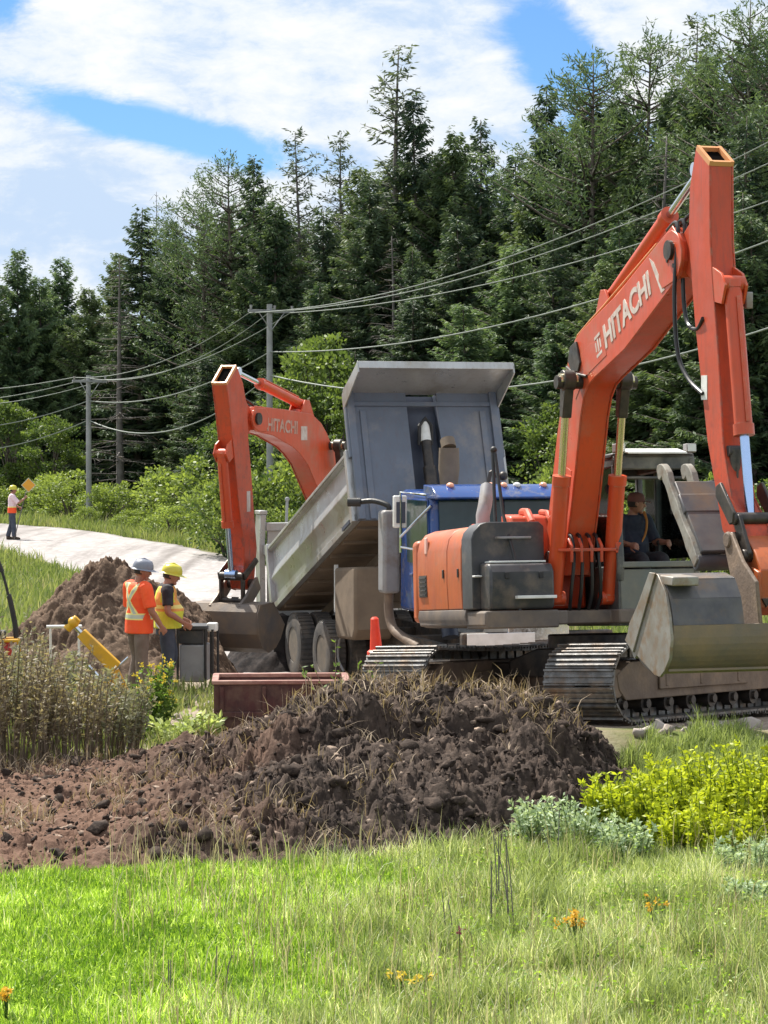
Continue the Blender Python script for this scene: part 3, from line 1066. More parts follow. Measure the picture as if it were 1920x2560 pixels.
    y = rng.uniform(44, 112, n)
    off = rng.exponential(3.0, n)
    s = rng.random(n) < 0.42
    x = np.where(s, near_edge_x(y) - 0.1 - off * 1.1, far_edge_x(y) + 0.1 + off)
    k = (x > -30) & (x < 12)
    x, y = x[k], y[k]
    nf = fbm(x * 0.8, y * 0.8, 80)
    blades('verge_grass', x, y, (0.12 + 0.40 * rng.random(len(x)) ** 1.7) * (0.4 + nf), 0.020, M['verge'], np.clip(0.8 * nf + rng.normal(0, .2, len(x)), 0, 1), 0.45)
    # straw and torn roots over the mound
    Pm = mound_points(9000, -5.4, 2.4, 19.6, 25.2)
    k = (fbm(Pm[:, 0] * 1.2, Pm[:, 1] * 1.2, 81) + 0.08 * sst(-0.5, -2.5, Pm[:, 0])) > 0.575
    Pm = Pm[k]
    Pt = mound_points(2600, -0.7, 1.7, 22.9, 24.9)
    Pm = np.concatenate([Pm, Pt[fbm(Pt[:, 0] * 2.2, Pt[:, 1] * 2.2, 84) > 0.55]])
    blades('straw_litter', Pm[:, 0], Pm[:, 1], 0.07 + 0.22 * rng.random(len(Pm)) ** 2, 0.006, M['straw'], rng.random(len(Pm)), 2.2, z=Pm[:, 2] + 0.03)


lawn()

# ------------------------------------------------------------------ lettering


def text_obj(body, name, mat, parent, origin, xdir, ydir, size, depth=0.006, bold=0.0, shear=0.0):
    cu = bpy.data.curves.new(name, 'FONT')
    cu.body = body
    cu.size = size
    cu.extrude = depth
    cu.offset = bold
    cu.shear = shear
    to = bpy.data.objects.new(name + '_curve', cu)
    COL.objects.link(to)
    dg = bpy.context.evaluated_depsgraph_get()
    me = bpy.data.meshes.new_from_object(to.evaluated_get(dg))
    bpy.data.objects.remove(to, do_unlink=True)
    me.name = name
    X, Y = Vector(xdir).normalized(), Vector(ydir)
    Y = (Y - X * Y.dot(X)).normalized()
    Z = X.cross(Y)
    Mx = Matrix((X, Y, Z)).transposed().to_4x4()
    Mx.translation = Vector(origin)
    me.transform(Mx)
    me.materials.clear()
    me.materials.append(mat)
    o = link(name, me, parent)
    return o


# ------------------------------------------------------------------ excavators
TILT = Matrix.Rotation(R(-4.5), 4, 'Y')     # nose slightly up: both tracks stand on a slope


def hydraulic(parent, name, p0, p1, split, rb, rr, mat_b, mat_r, ends=True):
    """cylinder body from p0 to the split point, rod on to p1"""
    p0, p1 = Vector(p0), Vector(p1)
    q = p0.lerp(p1, split)
    d = (p1 - p0).normalized()
    b = MB()
    b.cyl(p0, q, rb, 18)
    b.cyl(q - d * 0.09, q + d * 0.02, rb * 1.16, 18)
    b.cyl(p0 - d * 0.02, p0 + d * 0.05, rb * 1.1, 18)
    side = d.cross(Vector((0, 1, 0)))
    b.tube([p0 + d * 0.15 + side * rb * 1.25, q - d * 0.1 + side * rb * 1.25], rb * 0.2, 8)
    if ends:
        yv = Vector((0, rb * 1.25, 0))
        b.cyl(p0 - yv, p0 + yv, rb * 0.9, 14)
    o = b.build(name, mat_b, parent)
    r = MB()
    r.cyl(q, p1, rr, 16)
    yv = Vector((0, rb * 1.1, 0))
    r.cyl(p1 - yv, p1 + yv, rr * 1.7, 14)
    r.build('rod', mat_r, o)
    return o


def offset_poly(pts, d):
    """polygon grown outwards by d"""
    n = len(pts)
    ar = sum(pts[i][0] * pts[(i + 1) % n][1] - pts[(i + 1) % n][0] * pts[i][1] for i in range(n))
    sg = 1 if ar > 0 else -1
    out = []
    for i in range(n):
        a, b, c = Vector(pts[i - 1]), Vector(pts[i]), Vector(pts[(i + 1) % n])
        e1, e2 = (b - a).normalized(), (c - b).normalized()
        m = Vector((e1.y + e2.y, -e1.x - e2.x)) * sg
        m = m.normalized() if m.length > 1e-6 else Vector((e1.y, -e1.x)) * sg
        out.append(tuple(b + m * d))
    return out


def smooth_poly(pts, it=1):
    for _ in range(it):
        q = []
        n = len(pts)
        for i in range(n):
            a, b = Vector(pts[i]), Vector(pts[(i + 1) % n])
            q += [tuple(a.lerp(b, 0.22)), tuple(a.lerp(b, 0.78))]
        pts = q
    return pts


def make_tracks(root, yaw, gauge=2.3, L_=3.75, w=0.72, r=0.44, off=(0, 0, 0)):
    Tm = TILT @ Matrix.Translation(off) @ Matrix.Rotation(yaw, 4, 'Z')
    for s in (-1, 1):
        y0 = s * gauge / 2
        T = Tm @ Matrix.Translation((0, y0, 0))
        sh = MB(T)
        a = L_ / 2 - r
        straight, arc = 2 * a, math.pi * r
        per = 2 * straight + 2 * arc
        n = int(per / 0.182)
        for k in range(n):
            t = (k + 0.5) / n * per
            if t < straight:
                c, ang = Vector((-a + t, 0, 0.03)), math.pi
            elif t < straight + arc:
                q = (t - straight) / r
                c, ang = Vector((a + r * math.sin(q), 0, r - r * math.cos(q) + 0.03)), math.pi - q
            elif t < 2 * straight + arc:
                sag = 0.05 * math.sin(math.pi * (t - straight - arc) / straight)
                c, ang = Vector((a - (t - straight - arc), 0, 2 * r + 0.03 - sag)), 0.0
            else:
                q = (t - 2 * straight - arc) / r
                c, ang = Vector((-a - r * math.sin(q), 0, r + r * math.cos(q) + 0.03)), -q
            rot = Matrix.Rotation(ang, 3, 'Y')
            pit = per / n
            sh.box(c, (pit * 0.93, w, 0.025), 0, None, rot)
            nrm = rot @ Vector((0, 0, 1))
            tx = rot @ Vector((1, 0, 0))
            for g_, hh in ((-0.42, 0.035), (-0.06, 0.022), (0.28, 0.022)):
                sh.box(c + nrm * (0.012 + hh / 2) + tx * (pit * g_), (0.022, w * 0.985, hh), 0, None, rot)
            sh.box(c - nrm * 0.06, (pit * 0.72, 0.20, 0.09), 0, None, rot)
        tr = sh.build('track', M['steel'], root)
        fr = MB(T)
        fr.prism([(-a - 0.05, 0.26), (a - 0.15, 0.24), (a - 0.02, 0.36), (a + 0.02, 0.52), (a - 0.25, 0.66), (-a + 0.3, 0.68), (-a - 0.1, 0.6)], -0.25, 0.25)
        fr.box((0.0, 0.27 * 1, 0.44), (2 * a * 0.55, 0.03, 0.2))
        fr.box((0.0, -0.27 * 1, 0.44), (2 * a * 0.55, 0.03, 0.2))
        for q in (-0.75, 0.1, 0.85):
            fr.box((q, -0.285, 0.45), (0.05, 0.02, 0.16))
            fr.box((q, 0.285, 0.45), (0.05, 0.02, 0.16))
        fr.build('track_frame', M['muddy'], tr, 0.015)
        for k in range(8):
            x = -a + 0.12 + k * (2 * a - 0.24) / 7
            ro = MB(T)
            ro.cyl((x, -0.22, 0.19), (x, 0.22, 0.19), 0.10, 14)
            ro.cyl((x, -0.26, 0.19), (x, 0.26, 0.19), 0.05, 10)
            ro.build('roller', M['grease'], tr)
        for x in (-0.6, 0.6):
            ro = MB(T)
            ro.cyl((x, -0.16, 0.77), (x, 0.16, 0.77), 0.065, 12)
            ro.build('carrier_roller', M['grease'], tr)
        for x, nm in ((a, 'idler'), (-a, 'sprocket')):
            w_ = MB(T)
            w_.cyl((x, -0.10, r + 0.03), (x, 0.10, r + 0.03), r - 0.1, 24)
            w_.cyl((x, -0.24, r + 0.03), (x, 0.24, r + 0.03), 0.16, 18)
            w_.build(nm, M['muddy'], tr, 0.01)
    u = MB(Tm)
    for sx in (-1, 1):
        u.prism([(-0.75, 0.46), (-0.75, 0.66), (-0.35, 0.80), (0.35, 0.80), (0.75, 0.66), (0.75, 0.46)], sx * 0.16, sx * 0.62, plane='yz')
        u.box((sx * 0.38, 0, 0.55), (0.42, gauge - 0.5, 0.18))
    u.cyl((0, 0, 0.6), (0, 0, 0.96), 0.5, 32)
    u.build('undercarriage', M['grease'], root, 0.02)


def make_house(root, detail=True):
    """turntable, engine bay, counterweight, cab"""
    T = TILT
    # deck
    b = MB(T)
    b.prism([(-1.2, -1.3), (1.25, -1.28), (1.25, -0.30), (0.95, -0.30), (0.95, 0.33), (1.2, 0.33), (1.2, 1.36), (-1.2, 1.36)], 0.94, 1.10, plane='xy')
    b.build('deck', M['skirt'], root, 0.02)
    # skirt with a rolled lower edge on the right side
    pr = [(-1.30, 1.13), (-1.315, 1.05), (-1.29, 0.97), (-1.22, 0.925), (-1.05, 0.915), (-1.05, 1.13)]
    b = MB(T)
    b.prism(pr, -1.22, 0.62, plane='yz')
    b.build('skirt', M['skirt'], root, 0.01)
    b = MB(T)
    b.prism([(-y, z) for y, z in pr][::-1], -1.22, 1.1, plane='yz')
    b.build('skirt', M['skirt'], root, 0.01)
    # right hand panels: rolled shoulder, two doors with a gap between
    prof = [(-1.30, 1.135), (-1.312, 1.45), (-1.305, 1.82), (-1.275, 1.95), (-1.20, 2.04), (-1.08, 2.085), (-0.72, 2.10), (-0.72, 1.135)]
    b = MB(T)
    b.prism(prof, -1.22, -0.035, plane='yz')
    b.build('side_panel', M['orange_b'], root, 0.012)
    b = MB(T)
    b.prism(prof, -0.02, 0.50, plane='yz')
    b.build('side_panel', M['orange_b'], root, 0.012)
    # left hand engine panel
    b = MB(T)
    b.prism([(-y, z) for y, z in prof][::-1], -1.22, -0.62, plane='yz')
    b.build('side_panel', M['orange_b'], root, 0.012)
    # rear louvre, latch and a painted pale highlight on the right panels
    b = MB(T)
    b.box((-0.98, -1.312, 1.42), (0.30, 0.012, 0.26))
    for k in range(5):
        b.box((-0.98, -1.322, 1.32 + 0.05 * k), (0.26, 0.014, 0.016))
    b.build('louvre', M['char'], root)
    for c, d in (((-0.16, -1.318, 1.55), (0.035, 0.016, 0.10)), ((0.40, -1.316, 1.55), (0.035, 0.016, 0.10))):
        b = MB(T)
        b.box(c, d)
        b.build('latch', M['black'], root, 0.004)
    b = MB(T)
    b.box((-0.86, -1.30, 1.90), (0.09, 0.03, 0.20))
    b.build('side_highlight', M['band'], root, 0.012)
    b = MB(T)
    b.tube([(0.915, -1.02, 1.93), (0.96, -1.02, 1.93), (0.96, -0.62, 1.93), (0.915, -0.62, 1.93)], 0.014, 8)
    b.build('grab_rail', M['grey'], root)
    for y in (-1.02, -0.62):
        b = MB(T)
        b.box((1.282, y, 1.50), (0.014, 0.05, 0.07))
        b.build('latch', M['black'], root, 0.003)
    # counterweight: rounded in plan
    cw = []
    for k in range(15):
        q = math.pi / 2 + math.pi * k / 14
        cw.append((-1.24 + 0.52 * math.cos(q) * abs(math.cos(q)) ** -0.4 if abs(math.cos(q)) > 1e-6 else -1.24, 1.31 * math.sin(q) * max(abs(math.sin(q)), 1e-6) ** -0.45))
    b = MB(T)
    b.prism(cw, 0.98, 1.98, plane='xy')
    b.build('counterweight', M['orange_b'], root, 0.07, seg=3)
    # engine hood between the panels
    b = MB(T)
    b.prism([(-1.22, 1.12), (-0.15, 1.12), (-0.15, 2.02), (-0.25, 2.14), (-0.9, 2.16), (-1.22, 2.06)], -0.715, 0.6)
    b.box((-0.62, 0.25, 2.18), (0.55, 0.5, 0.06))
    b.build('hood', M['orange'], root, 0.02)
    b = MB(T)
    b.prism([(-0.14, 1.12), (0.30, 1.12), (0.30, 1.98), (0.18, 2.20), (-0.14, 2.24)], -0.60, 0.28)
    b.tube([(-0.1, -0.35, 2.26), (0.12, -0.36, 2.25), (0.3, -0.36, 2.1)], 0.05, 10)
    b.tube([(-0.1, -0.12, 2.26), (0.15, -0.12, 2.24), (0.32, -0.12, 2.1)], 0.035, 10)
    b.build('valve_cover', M['orange'], root, 0.03)
    # fuel tank block with rounded shoulder in front of the doors
    b = MB(T)
    b.prism([(-1.305, 1.13), (-1.305, 1.92), (-1.28, 2.0), (-1.2, 2.085), (-1.12, 2.11), (-0.50, 2.11), (-0.44, 2.06), (-0.44, 1.13)], 0.52, 0.90, plane='yz')
    b.build('fuel_tank', M['char'], root, 0.012)
    if not detail:
        pass
    # front toolbox with step
    b = MB(T)
    b.prism([(0.905, 1.12), (1.24, 1.12), (1.27, 1.2), (1.27, 1.54), (1.20, 1.63), (0.905, 1.65)], -1.22, -0.46)
    b.build('toolbox', M['char'], root, 0.03, seg=3)
    for c, d in (((1.04, -0.84, 1.655), (0.20, 0.66, 0.022)), ((1.285, -0.70, 1.255), (0.16, 0.46, 0.035)), ((0.97, -1.27, 1.50), (0.10, 0.09, 0.02))):
        b = MB(T)
        b.box(c, d)
        b.build('step_plate', M['white'], root, 0.006)
    b = MB(T)
    b.box((0.90, -0.84, 1.01), (0.72, 0.86, 0.20))
    b.build('step_box', M['skirt'], root, 0.02)
    # exhaust
    b = MB(T)
    b.tube([(-0.95, -0.55, 2.05), (-0.95, -0.55, 2.26), (-1.0, -0.50, 2.40), (-1.14, -0.42, 2.62)], [0.085, 0.085, 0.085, 0.085], 18)
    b.cyl((-1.135, -0.423, 2.61), (-1.15, -0.414, 2.63), 0.072, 18, 1)
    b.build('exhaust_pipe', [M['grey'], M['black']], root)
    # handrail: two tubes that meet high above the toolbox
    b = MB(T)
    b.tube([(0.95, -0.98, 1.15), (0.86, -0.98, 1.6), (0.55, -0.90, 2.2), (0.40, -0.86, 2.95)], 0.021, 8)
    b.tube([(1.22, -0.86, 1.1), (1.10, -0.86, 1.66), (0.72, -0.86, 2.2), (0.42, -0.84, 2.93)], 0.021, 8)
    b.sphere((0.41, -0.85, 2.96), 0.04)
    b.build('handrail', M['black'], root)
    # cab ---------------------------------------------------------------
    y0, y1, xb, xf, zb, zt = 0.35, 1.35, -0.58, 1.14, 0.92, 2.82
    b = MB(T)
    p = 0.075
    for y in (y0 + p / 2, y1 - p / 2):
        b.tube([(xf - 0.03, y, zb + 0.5), (xf - 0.01, y, 1.62), (xf - 0.10, y, zt - 0.08)], 0.048, 8)
        b.box((xb + p / 2, y, (zb + zt) / 2), (p, p, zt - zb))
        b.box(((xb + xf) / 2 - 0.25, y, (zb + zt) / 2 + 0.1), (p * 0.8, p * 0.9, zt - zb - 0.3))
        b.box(((xb + xf) / 2, y, zt - 0.06), (xf - xb - 0.1, p, 0.10))
        b.box(((xb + xf) / 2, y, 1.26), (xf - xb - 0.02, p * 0.8, 0.66))
    b.box((xf - 0.10, (y0 + y1) / 2, zt - 0.06), (0.08, y1 - y0, 0.15))
    b.box((xf - 0.075, (y0 + y1) / 2, zt - 0.23), (0.05, y1 - y0 - 0.16, 0.035))
    b.box((xb + p / 2, (y0 + y1) / 2, zt - 0.08), (p, y1 - y0, 0.14))
    b.box((xb + p / 2, (y0 + y1) / 2, 1.35), (p, y1 - y0, 0.85))
    b.box((xb + p / 2, y0 + 0.62, 2.2), (p * .9, 0.12, 1.1))
    b.box(((xb + xf) / 2, (y0 + y1) / 2, zb + 0.03), (xf - xb - 0.02, y1 - y0 - 0.02, 0.08))
    cabf = b.build('cab', M['cab'], root, 0.015)
    b = MB(T)
    b.box(((xb + xf) / 2 - 0.05, (y0 + y1) / 2, zt + 0.02), (xf - xb - 0.06, y1 - y0 + 0.02, 0.07))
    b.build('roof', M['char'], cabf, 0.025)
    b = MB(T)
    b.prism([(xf - 0.22, zt + 0.085), (xf + 0.06, zt + 0.035), (xf + 0.06, zt + 0.055), (xf - 0.22, zt + 0.115)], y0 + 0.14, y1 - 0.14)
    b.build('roof_visor', M['white'], cabf, 0.004)
    for y in (y0 + 0.06, y1 - 0.07):
        b = MB(T)
        b.box((xf - 0.03, y, zt + 0.105), (0.12, 0.12, 0.10))
        lm = b.build('work_lamp', M['grey'], cabf, 0.01)
        b = MB(T)
        b.box((xf + 0.034, y, zt + 0.105), (0.012, 0.10, 0.08))
        b.build('lamp_lens', M['lens'], lm)
    # lower front: dusty panel below the open windscreen, sill
    b = MB(T)
    b.box((xf - 0.02, (y0 + y1) / 2, 1.24), (0.05, y1 - y0 - 0.06, 0.62))
    b.build('lower_front_panel', M['cablow'], cabf, 0.012)
    b = MB(T)
    b.box((xf - 0.01, (y0 + y1) / 2, 1.60), (0.08, y1 - y0 - 0.02, 0.07))
    b.build('window_sill', M['cablow'], cabf, 0.012)
    for y in (y0 + 0.035, y1 - 0.035):
        b = MB(T)
        b.box((0.25, y, 2.2), (1.35, 0.008, 1.05))
        b.build('side_window', M['glass'], cabf)
    b = MB(T)
    b.box((xb + 0.04, y0 + 0.30, 2.2), (0.008, 0.45, 1.05))
    b.build('rear_window', M['glass'], cabf)
    # seat and levers
    b = MB(T)
    b.box((-0.05, 0.86, 1.45), (0.5, 0.5, 0.16))
    b.box((-0.30, 0.86, 1.86), (0.14, 0.48, 0.75))
    b.box((-0.28, 0.86, 2.32), (0.10, 0.28, 0.2))
    for y in (0.52, 1.2):
        b.box((0.1, y, 1.58), (0.5, 0.12, 0.16))
    b.build('seat', M['interior'], cabf, 0.04)
    for y in (0.54, 1.18):
        b = MB(T)
        b.tube([(0.33, y, 1.6), (0.36, y, 1.85)], 0.016, 8)
        b.sphere((0.36, y, 1.87), 0.032)
        b.build('control_lever', M['black'], cabf)
    # mirror outboard of the cab
    b = MB(T)
    b.tube([(xf - 0.1, y1 - 0.02, 2.5), (xf + 0.05, y1 + 0.2, 2.55), (xf + 0.05, y1 + 0.2, 2.35)], 0.013, 8)
    b.box((xf + 0.06, y1 + 0.2, 2.38), (0.05, 0.17, 0.26))
    b.build('mirror', M['black'], cabf, 0.02)


def make_arm(root, J):
    """boom, stick, cylinders, hoses: J holds profiles in the plane of the boom (forward, up)"""
    hw, sw = J['hw'], J['sw']
    b = MB()
    b.prism(J['boom'], -hw + 0.02, hw - 0.02)
    for s in (-1, 1):
        b.prism(offset_poly(J['boom'], 0.018), s * (hw - 0.009) - 0.009, s * (hw - 0.009) + 0.009)
    boom = b.build('boom', M['orange'], root, 0.014)
    b = MB()
    for nm, e, r in (('foot', 0.10, 0.12), ('cylpin', 0.30, 0.075), ('tip', 0.05, 0.10)):
        c = Vector((J[nm][0], 0, J[nm][1]))
        b = MB()
        b.cyl(c + Vector((0, -hw - e, 0)), c + Vector((0, hw + e, 0)), r, 18)
        b.build('pin', M['grease'], boom)
    # tip lugs
    for s in (-1, 1):
        b = MB()
        q = c
        b.prism(smooth_poly(J['lug'], 1), s * (hw - 0.012) - 0.022, s * (hw - 0.012) + 0.022)
        b.build('tip_lug', M['orange'], boom, 0.008)
    # stick: closed box section, open end suggested by a painted dark sheet and lit rim
    b = MB()
    b.prism(J['stick'], -sw + 0.015, sw - 0.015)
    for s in (-1, 1):
        b.prism(offset_poly(J['stick'], 0.012), s * (sw - 0.008) - 0.008, s * (sw - 0.008) + 0.008)
    b.prism(J['sticklug'], -sw * 0.75, sw * 0.75)
    stick = b.build('stick', M['orange_worn'] if J['worn'] else M['orange'], root, 0.012)
    e0, e1 = Vector((J['end'][0][0], 0, J['end'][0][1])), Vector((J['end'][1][0], 0, J['end'][1][1]))
    d = (e1 - e0).normalized()
    nrm = Vector((-d.z, 0, d.x))
    if nrm.z < 0:
        nrm = -nrm
    rim, shade_sheet = MB(), MB()
    t = 0.035
    for s in (-1, 1):
        q = [e0 + Vector((0, s * (sw - t / 2), 0)), e1 + Vector((0, s * (sw - t / 2), 0))]
        vs = []
        for p in q:
            for dy in (-t / 2, t / 2):
                for dn in (0.002, 0.055):
                    vs.append(p + Vector((0, dy, 0)) + nrm * dn)
        rim.add(vs, [(0, 1, 3, 2), (4, 6, 7, 5), (0, 4, 5, 1), (2, 3, 7, 6), (0, 2, 6, 4), (1, 5, 7, 3)])
    for p in (e0 + d * t / 2, e1 - d * t / 2):
        vs = []
        for dx in (-t / 2, t / 2):
            for y in (-sw + t, sw - t):
                for dn in (0.002, 0.05):
                    vs.append(p + d * dx + Vector((0, y, 0)) + nrm * dn)
        rim.add(vs, [(0, 1, 3, 2), (4, 6, 7, 5), (0, 4, 5, 1), (2, 3, 7, 6), (0, 2, 6, 4), (1, 5, 7, 3)])
    rim.build('end_rim', M['orange_rim'], stick)
    vs = [e0 + Vector((0, -sw + t, 0)) + nrm * 0.006, e0 + Vector((0, sw - t, 0)) + nrm * 0.006, e1 + Vector((0, sw - t, 0)) + nrm * 0.006, e1 + Vector((0, -sw + t, 0)) + nrm * 0.006]
    shade_sheet.add(vs, [(0, 1, 2, 3)])
    shade_sheet.build('end_shade_sheet', M['hollow_shade'], stick)
    # arm cylinder over the boom
    hydraulic(root, 'arm_cylinder', (J['armc'][0][0], 0, J['armc'][0][1]), (J['armc'][2][0], 0, J['armc'][2][1]), J['armsplit'], 0.085, 0.042, M['orange'], M['chrome'])
    b = MB()
    q = Vector((J['armc'][0][0], 0, J['armc'][0][1]))
    g = J['armlug']
    b.prism(g, -0.13, -0.10)
    b.build('cylinder_lug', M['orange'], boom, 0.005)
    b = MB()
    b.prism(g, 0.10, 0.13)
    b.build('cylinder_lug', M['orange'], boom, 0.005)
    # boom cylinders either side
    for s in (-1, 1):
        y = s * (hw + 0.16)
        p0, p1 = J['boomc']
        hydraulic(root, 'boom_cylinder', (p0[0], y, p0[1]), (p1[0], y, p1[1]), J['boomsplit'], 0.092, 0.045, M['orange'], M['brass'])
        b = MB()
        b.cyl((p1[0], y - 0.07, p1[1]), (p1[0], y + 0.07, p1[1]), 0.115, 18)
        b.prism([(p1[0] - 0.10, p1[1] + 0.02), (p1[0] + 0.08, p1[1] + 0.02), (p1[0] - 0.02, p1[1] - 0.42), (p1[0] - 0.12, p1[1] - 0.40)], y - 0.055, y + 0.055)
        b.build('rod_eye', M['grease'], root, 0.01)
    # bucket cylinder in front of the stick
    p0, p1 = J['bucketc']
    hydraulic(root, 'bucket_cylinder', (p0[0], 0, p0[1]), (p1[0], 0, p1[1]), J['bucketsplit'], 0.088, 0.046, M['orange'], M['bluerod'])
    b = MB()
    for s in (-1, 1):
        b = MB()
        b.prism(J['bclug'], s * 0.11 - 0.014, s * 0.11 + 0.014)
        b.build('cylinder_lug', M['orange'], stick, 0.004)
    # hoses
    for h in J['hoses']:
        b = MB()
        b.tube(h, 0.022, 8)
        b.build('hose', M['hose'], root)
    for o in (boom, stick):
        pass
    return boom, stick


def bend_curve(pts, n=24):
    P = np.array(pts, float)
    t = np.linspace(0, len(P) - 1, n)
    i = np.minimum(t.astype(int), len(P) - 2)
    f = (t - i)[:, None]

    def g(k):
        return P[np.clip(k, 0, len(P) - 1)]
    p0, p1, p2, p3 = g(i - 1), g(i), g(i + 1), g(i + 2)
    q = 0.5 * (2 * p1 + (p2 - p0) * f + (2 * p0 - 5 * p1 + 4 * p2 - p3) * f ** 2 + (3 * p1 - p0 - 3 * p2 + p3) * f ** 3)
    return [tuple(a) for a in q]


def near_excavator():
    root = empty('excavator', (2.03, 28.0, 0.40), R(-90 + 16), 'large dusty orange excavator in the right foreground with operator, raised boom and wide bucket', 'excavator')
    make_tracks(root, R(-54), 2.55, 4.4, 0.90, 0.40, (-0.185, 0.50, -0.14))
    make_house(root)
    J = dict(hw=0.175, sw=0.13, worn=True, foot=(0.40, 1.70), cylpin=(1.22, 3.74), tip=(3.78, 5.02),
             boom=[(0.28, 1.52), (0.62, 1.55), (0.92, 2.45), (1.10, 3.10), (1.17, 3.36), (1.27, 3.58), (1.42, 3.72), (1.62, 3.80), (2.5, 4.08), (3.93, 4.74), (4.02, 4.90), (3.98, 5.10), (3.79, 5.25), (2.31, 4.65), (1.60, 4.42), (1.24, 4.30), (1.02, 4.20), (0.86, 4.06), (0.75, 3.86), (0.47, 3.19), (0.10, 1.98), (0.12, 1.68)],
             lug=[(3.45, 4.62), (3.95, 4.72), (4.08, 4.95), (3.98, 5.16), (3.75, 5.24), (3.5, 5.1)],
             stick=[(4.28, 5.97), (4.60, 5.78), (4.62, 5.05), (4.69, 4.62), (4.83, 3.91), (4.95, 3.07), (5.14, 2.55), (5.46, 2.28), (5.50, 2.14), (5.42, 2.05), (5.28, 2.06), (4.97, 2.24), (4.60, 3.11), (4.28, 4.29), (4.12, 5.10), (4.14, 5.61)],
             sticklug=[(4.2, 5.35), (3.90, 5.18), (3.78, 5.02), (3.88, 4.84), (4.22, 4.62)],
             end=((4.28, 5.97), (4.60, 5.78)),
             armc=((1.72, 4.66), None, (4.12, 5.80)), armsplit=0.66,
             armlug=[(1.45, 4.34), (2.0, 4.54), (1.80, 4.74), (1.68, 4.74)],
             boomc=((0.80, 1.30), (1.22, 3.76)), boomsplit=0.56,
             bucketc=((4.88, 4.62), (5.34, 2.28)), bucketsplit=0.62,
             bclug=[(4.72, 4.45), (4.66, 4.80), (4.88, 4.72), (4.98, 4.60), (4.90, 4.42)],
             hoses=[bend_curve([(3.55, 0.08, 5.26), (3.95, 0.12, 5.42), (4.02, 0.14, 4.9), (4.10, 0.16, 4.4), (4.40, 0.16, 4.15), (4.72, 0.12, 4.25)]),
                    bend_curve([(3.55, 0.0, 5.26), (3.92, 0.02, 5.38), (3.98, 0.02, 4.9), (4.06, 0.0, 4.5), (4.40, 0.0, 4.25), (4.70, 0.0, 4.4)]),
                    bend_curve([(3.5, -0.10, 5.24), (3.86, -0.14, 5.26), (3.92, -0.20, 4.6), (4.0, -0.20, 4.0), (4.22, -0.18, 3.72), (4.52, -0.15, 3.56)]),
                    bend_curve([(3.5, -0.04, 5.24), (3.84, -0.06, 5.3), (3.90, -0.10, 4.7), (4.0, -0.1, 4.3), (4.30, -0.12, 4.2), (4.50, -0.14, 4.3)])])
    boom, stick = make_arm(root, J)
    # steel pipes on the boom back
    for y in (-0.13, -0.08, 0.09):
        b = MB()
        b.tube([(0.42, y, 3.2), (0.72, y, 4.0), (1.0, y, 4.27), (1.4, y, 4.42), (1.75, y, 4.54), (3.3, y, 5.12)], 0.017, 8)
        b.build('pipe', M['orange_rim'], boom)
    b = MB()
    b.prism([(0.86, 3.98), (0.98, 3.86), (1.18, 3.86), (1.24, 3.96), (1.10, 4.20), (0.92, 4.14)], -0.205, -0.176)
    b.tube([(0.80, -0.19, 3.92), (1.05, -0.20, 3.84), (1.42, -0.19, 3.80)], 0.02, 8)
    b.build('clamp', M['grease'], boom, 0.01)
    for q in ([(1.05, 3.55), (1.30, 3.78), (2.0, 4.02), (1.9, 4.2), (1.5, 4.16), (1.06, 4.0)], [(0.42, 1.72), (0.80, 2.3), (0.92, 2.75), (0.70, 2.8), (0.40, 2.2)]):
        b = MB()
        b.prism(q, -0.1795, -0.1755)
        b.build('reinforcing_plate', M['orange'], boom, 0.002)
    for px_, pz_ in ((3.86, 5.06), (3.70, 4.92), (3.86, 4.86), (1.22, 3.74)):
        b = MB()
        b.cyl((px_, -0.176, pz_), (px_, -0.196, pz_), 0.022, 8)
        b.build('bolt', M['grease'], boom)
    b = MB()
    b.prism([(3.20, 4.98), (3.32, 4.93), (3.62, 4.63), (3.53, 4.60)], -0.181, -0.176)
    b.build('boom_stripe', M['letter'], boom)
    # lettering along the right flank of the boom (reads from the bend to the tip)
    x0, dirv = Vector((1.72, -0.177, 3.99)), Vector((1.46, 0, 0.60)).normalized()
    up = Vector((-dirv.z, 0, dirv.x))
    text_obj('HITACHI', 'boom_lettering', M['letter'], boom, x0 + dirv * 0.26, dirv, up, 0.36, 0.004, 0.012)
    b = MB()
    o = x0

    def Q(a, c):
        return tuple(o + dirv * a + up * c)
    for a0, a1, c0, c1 in ((0.0, 0.17, 0.0, 0.035), (0.0, 0.17, 0.21, 0.245), (0.065, 0.105, 0.05, 0.195), (0.0, 0.035, 0.07, 0.175), (0.135, 0.17, 0.07, 0.175)):
        b.add([Q(a0, c0), Q(a1, c0), Q(a1, c1), Q(a0, c1)] + [tuple(Vector(Q(a, c)) - Vector((0, 0.004, 0))) for a, c in ((a0, c0), (a1, c0), (a1, c1), (a0, c1))],
              [(0, 1, 2, 3), (7, 6, 5, 4), (0, 4, 5, 1), (1, 5, 6, 2), (2, 6, 7, 3), (3, 7, 4, 0)])
    b.build('boom_emblem', M['letter'], boom)
    b = MB()
    b.box((4.52, -0.133, 3.62), (0.14, 0.006, 0.24))
    b.build('sticker', M['white'], stick)
    b = MB()
    b.box((4.86, 0.02, 4.50), (0.10, 0.22, 0.06))
    b.box((4.90, 0.16, 4.46), (0.07, 0.07, 0.16))
    b.build('work_lamp', M['grey'], stick, 0.01)
    # hoses and fittings at the boom foot
    for k, y in enumerate((-0.15, -0.05, 0.06, 0.15)):
        b = MB()
        b.tube(bend_curve([(0.66, y, 2.02), (0.86, y, 2.0), (0.94, y, 1.75), (0.92, y * 1.2, 1.35), (0.8, y, 1.12)], 14), 0.022, 8)
        b.build('hose', M['hose'], root)
    b = MB()
    b.box((0.98, 0, 1.86), (0.06, 0.72, 0.035))
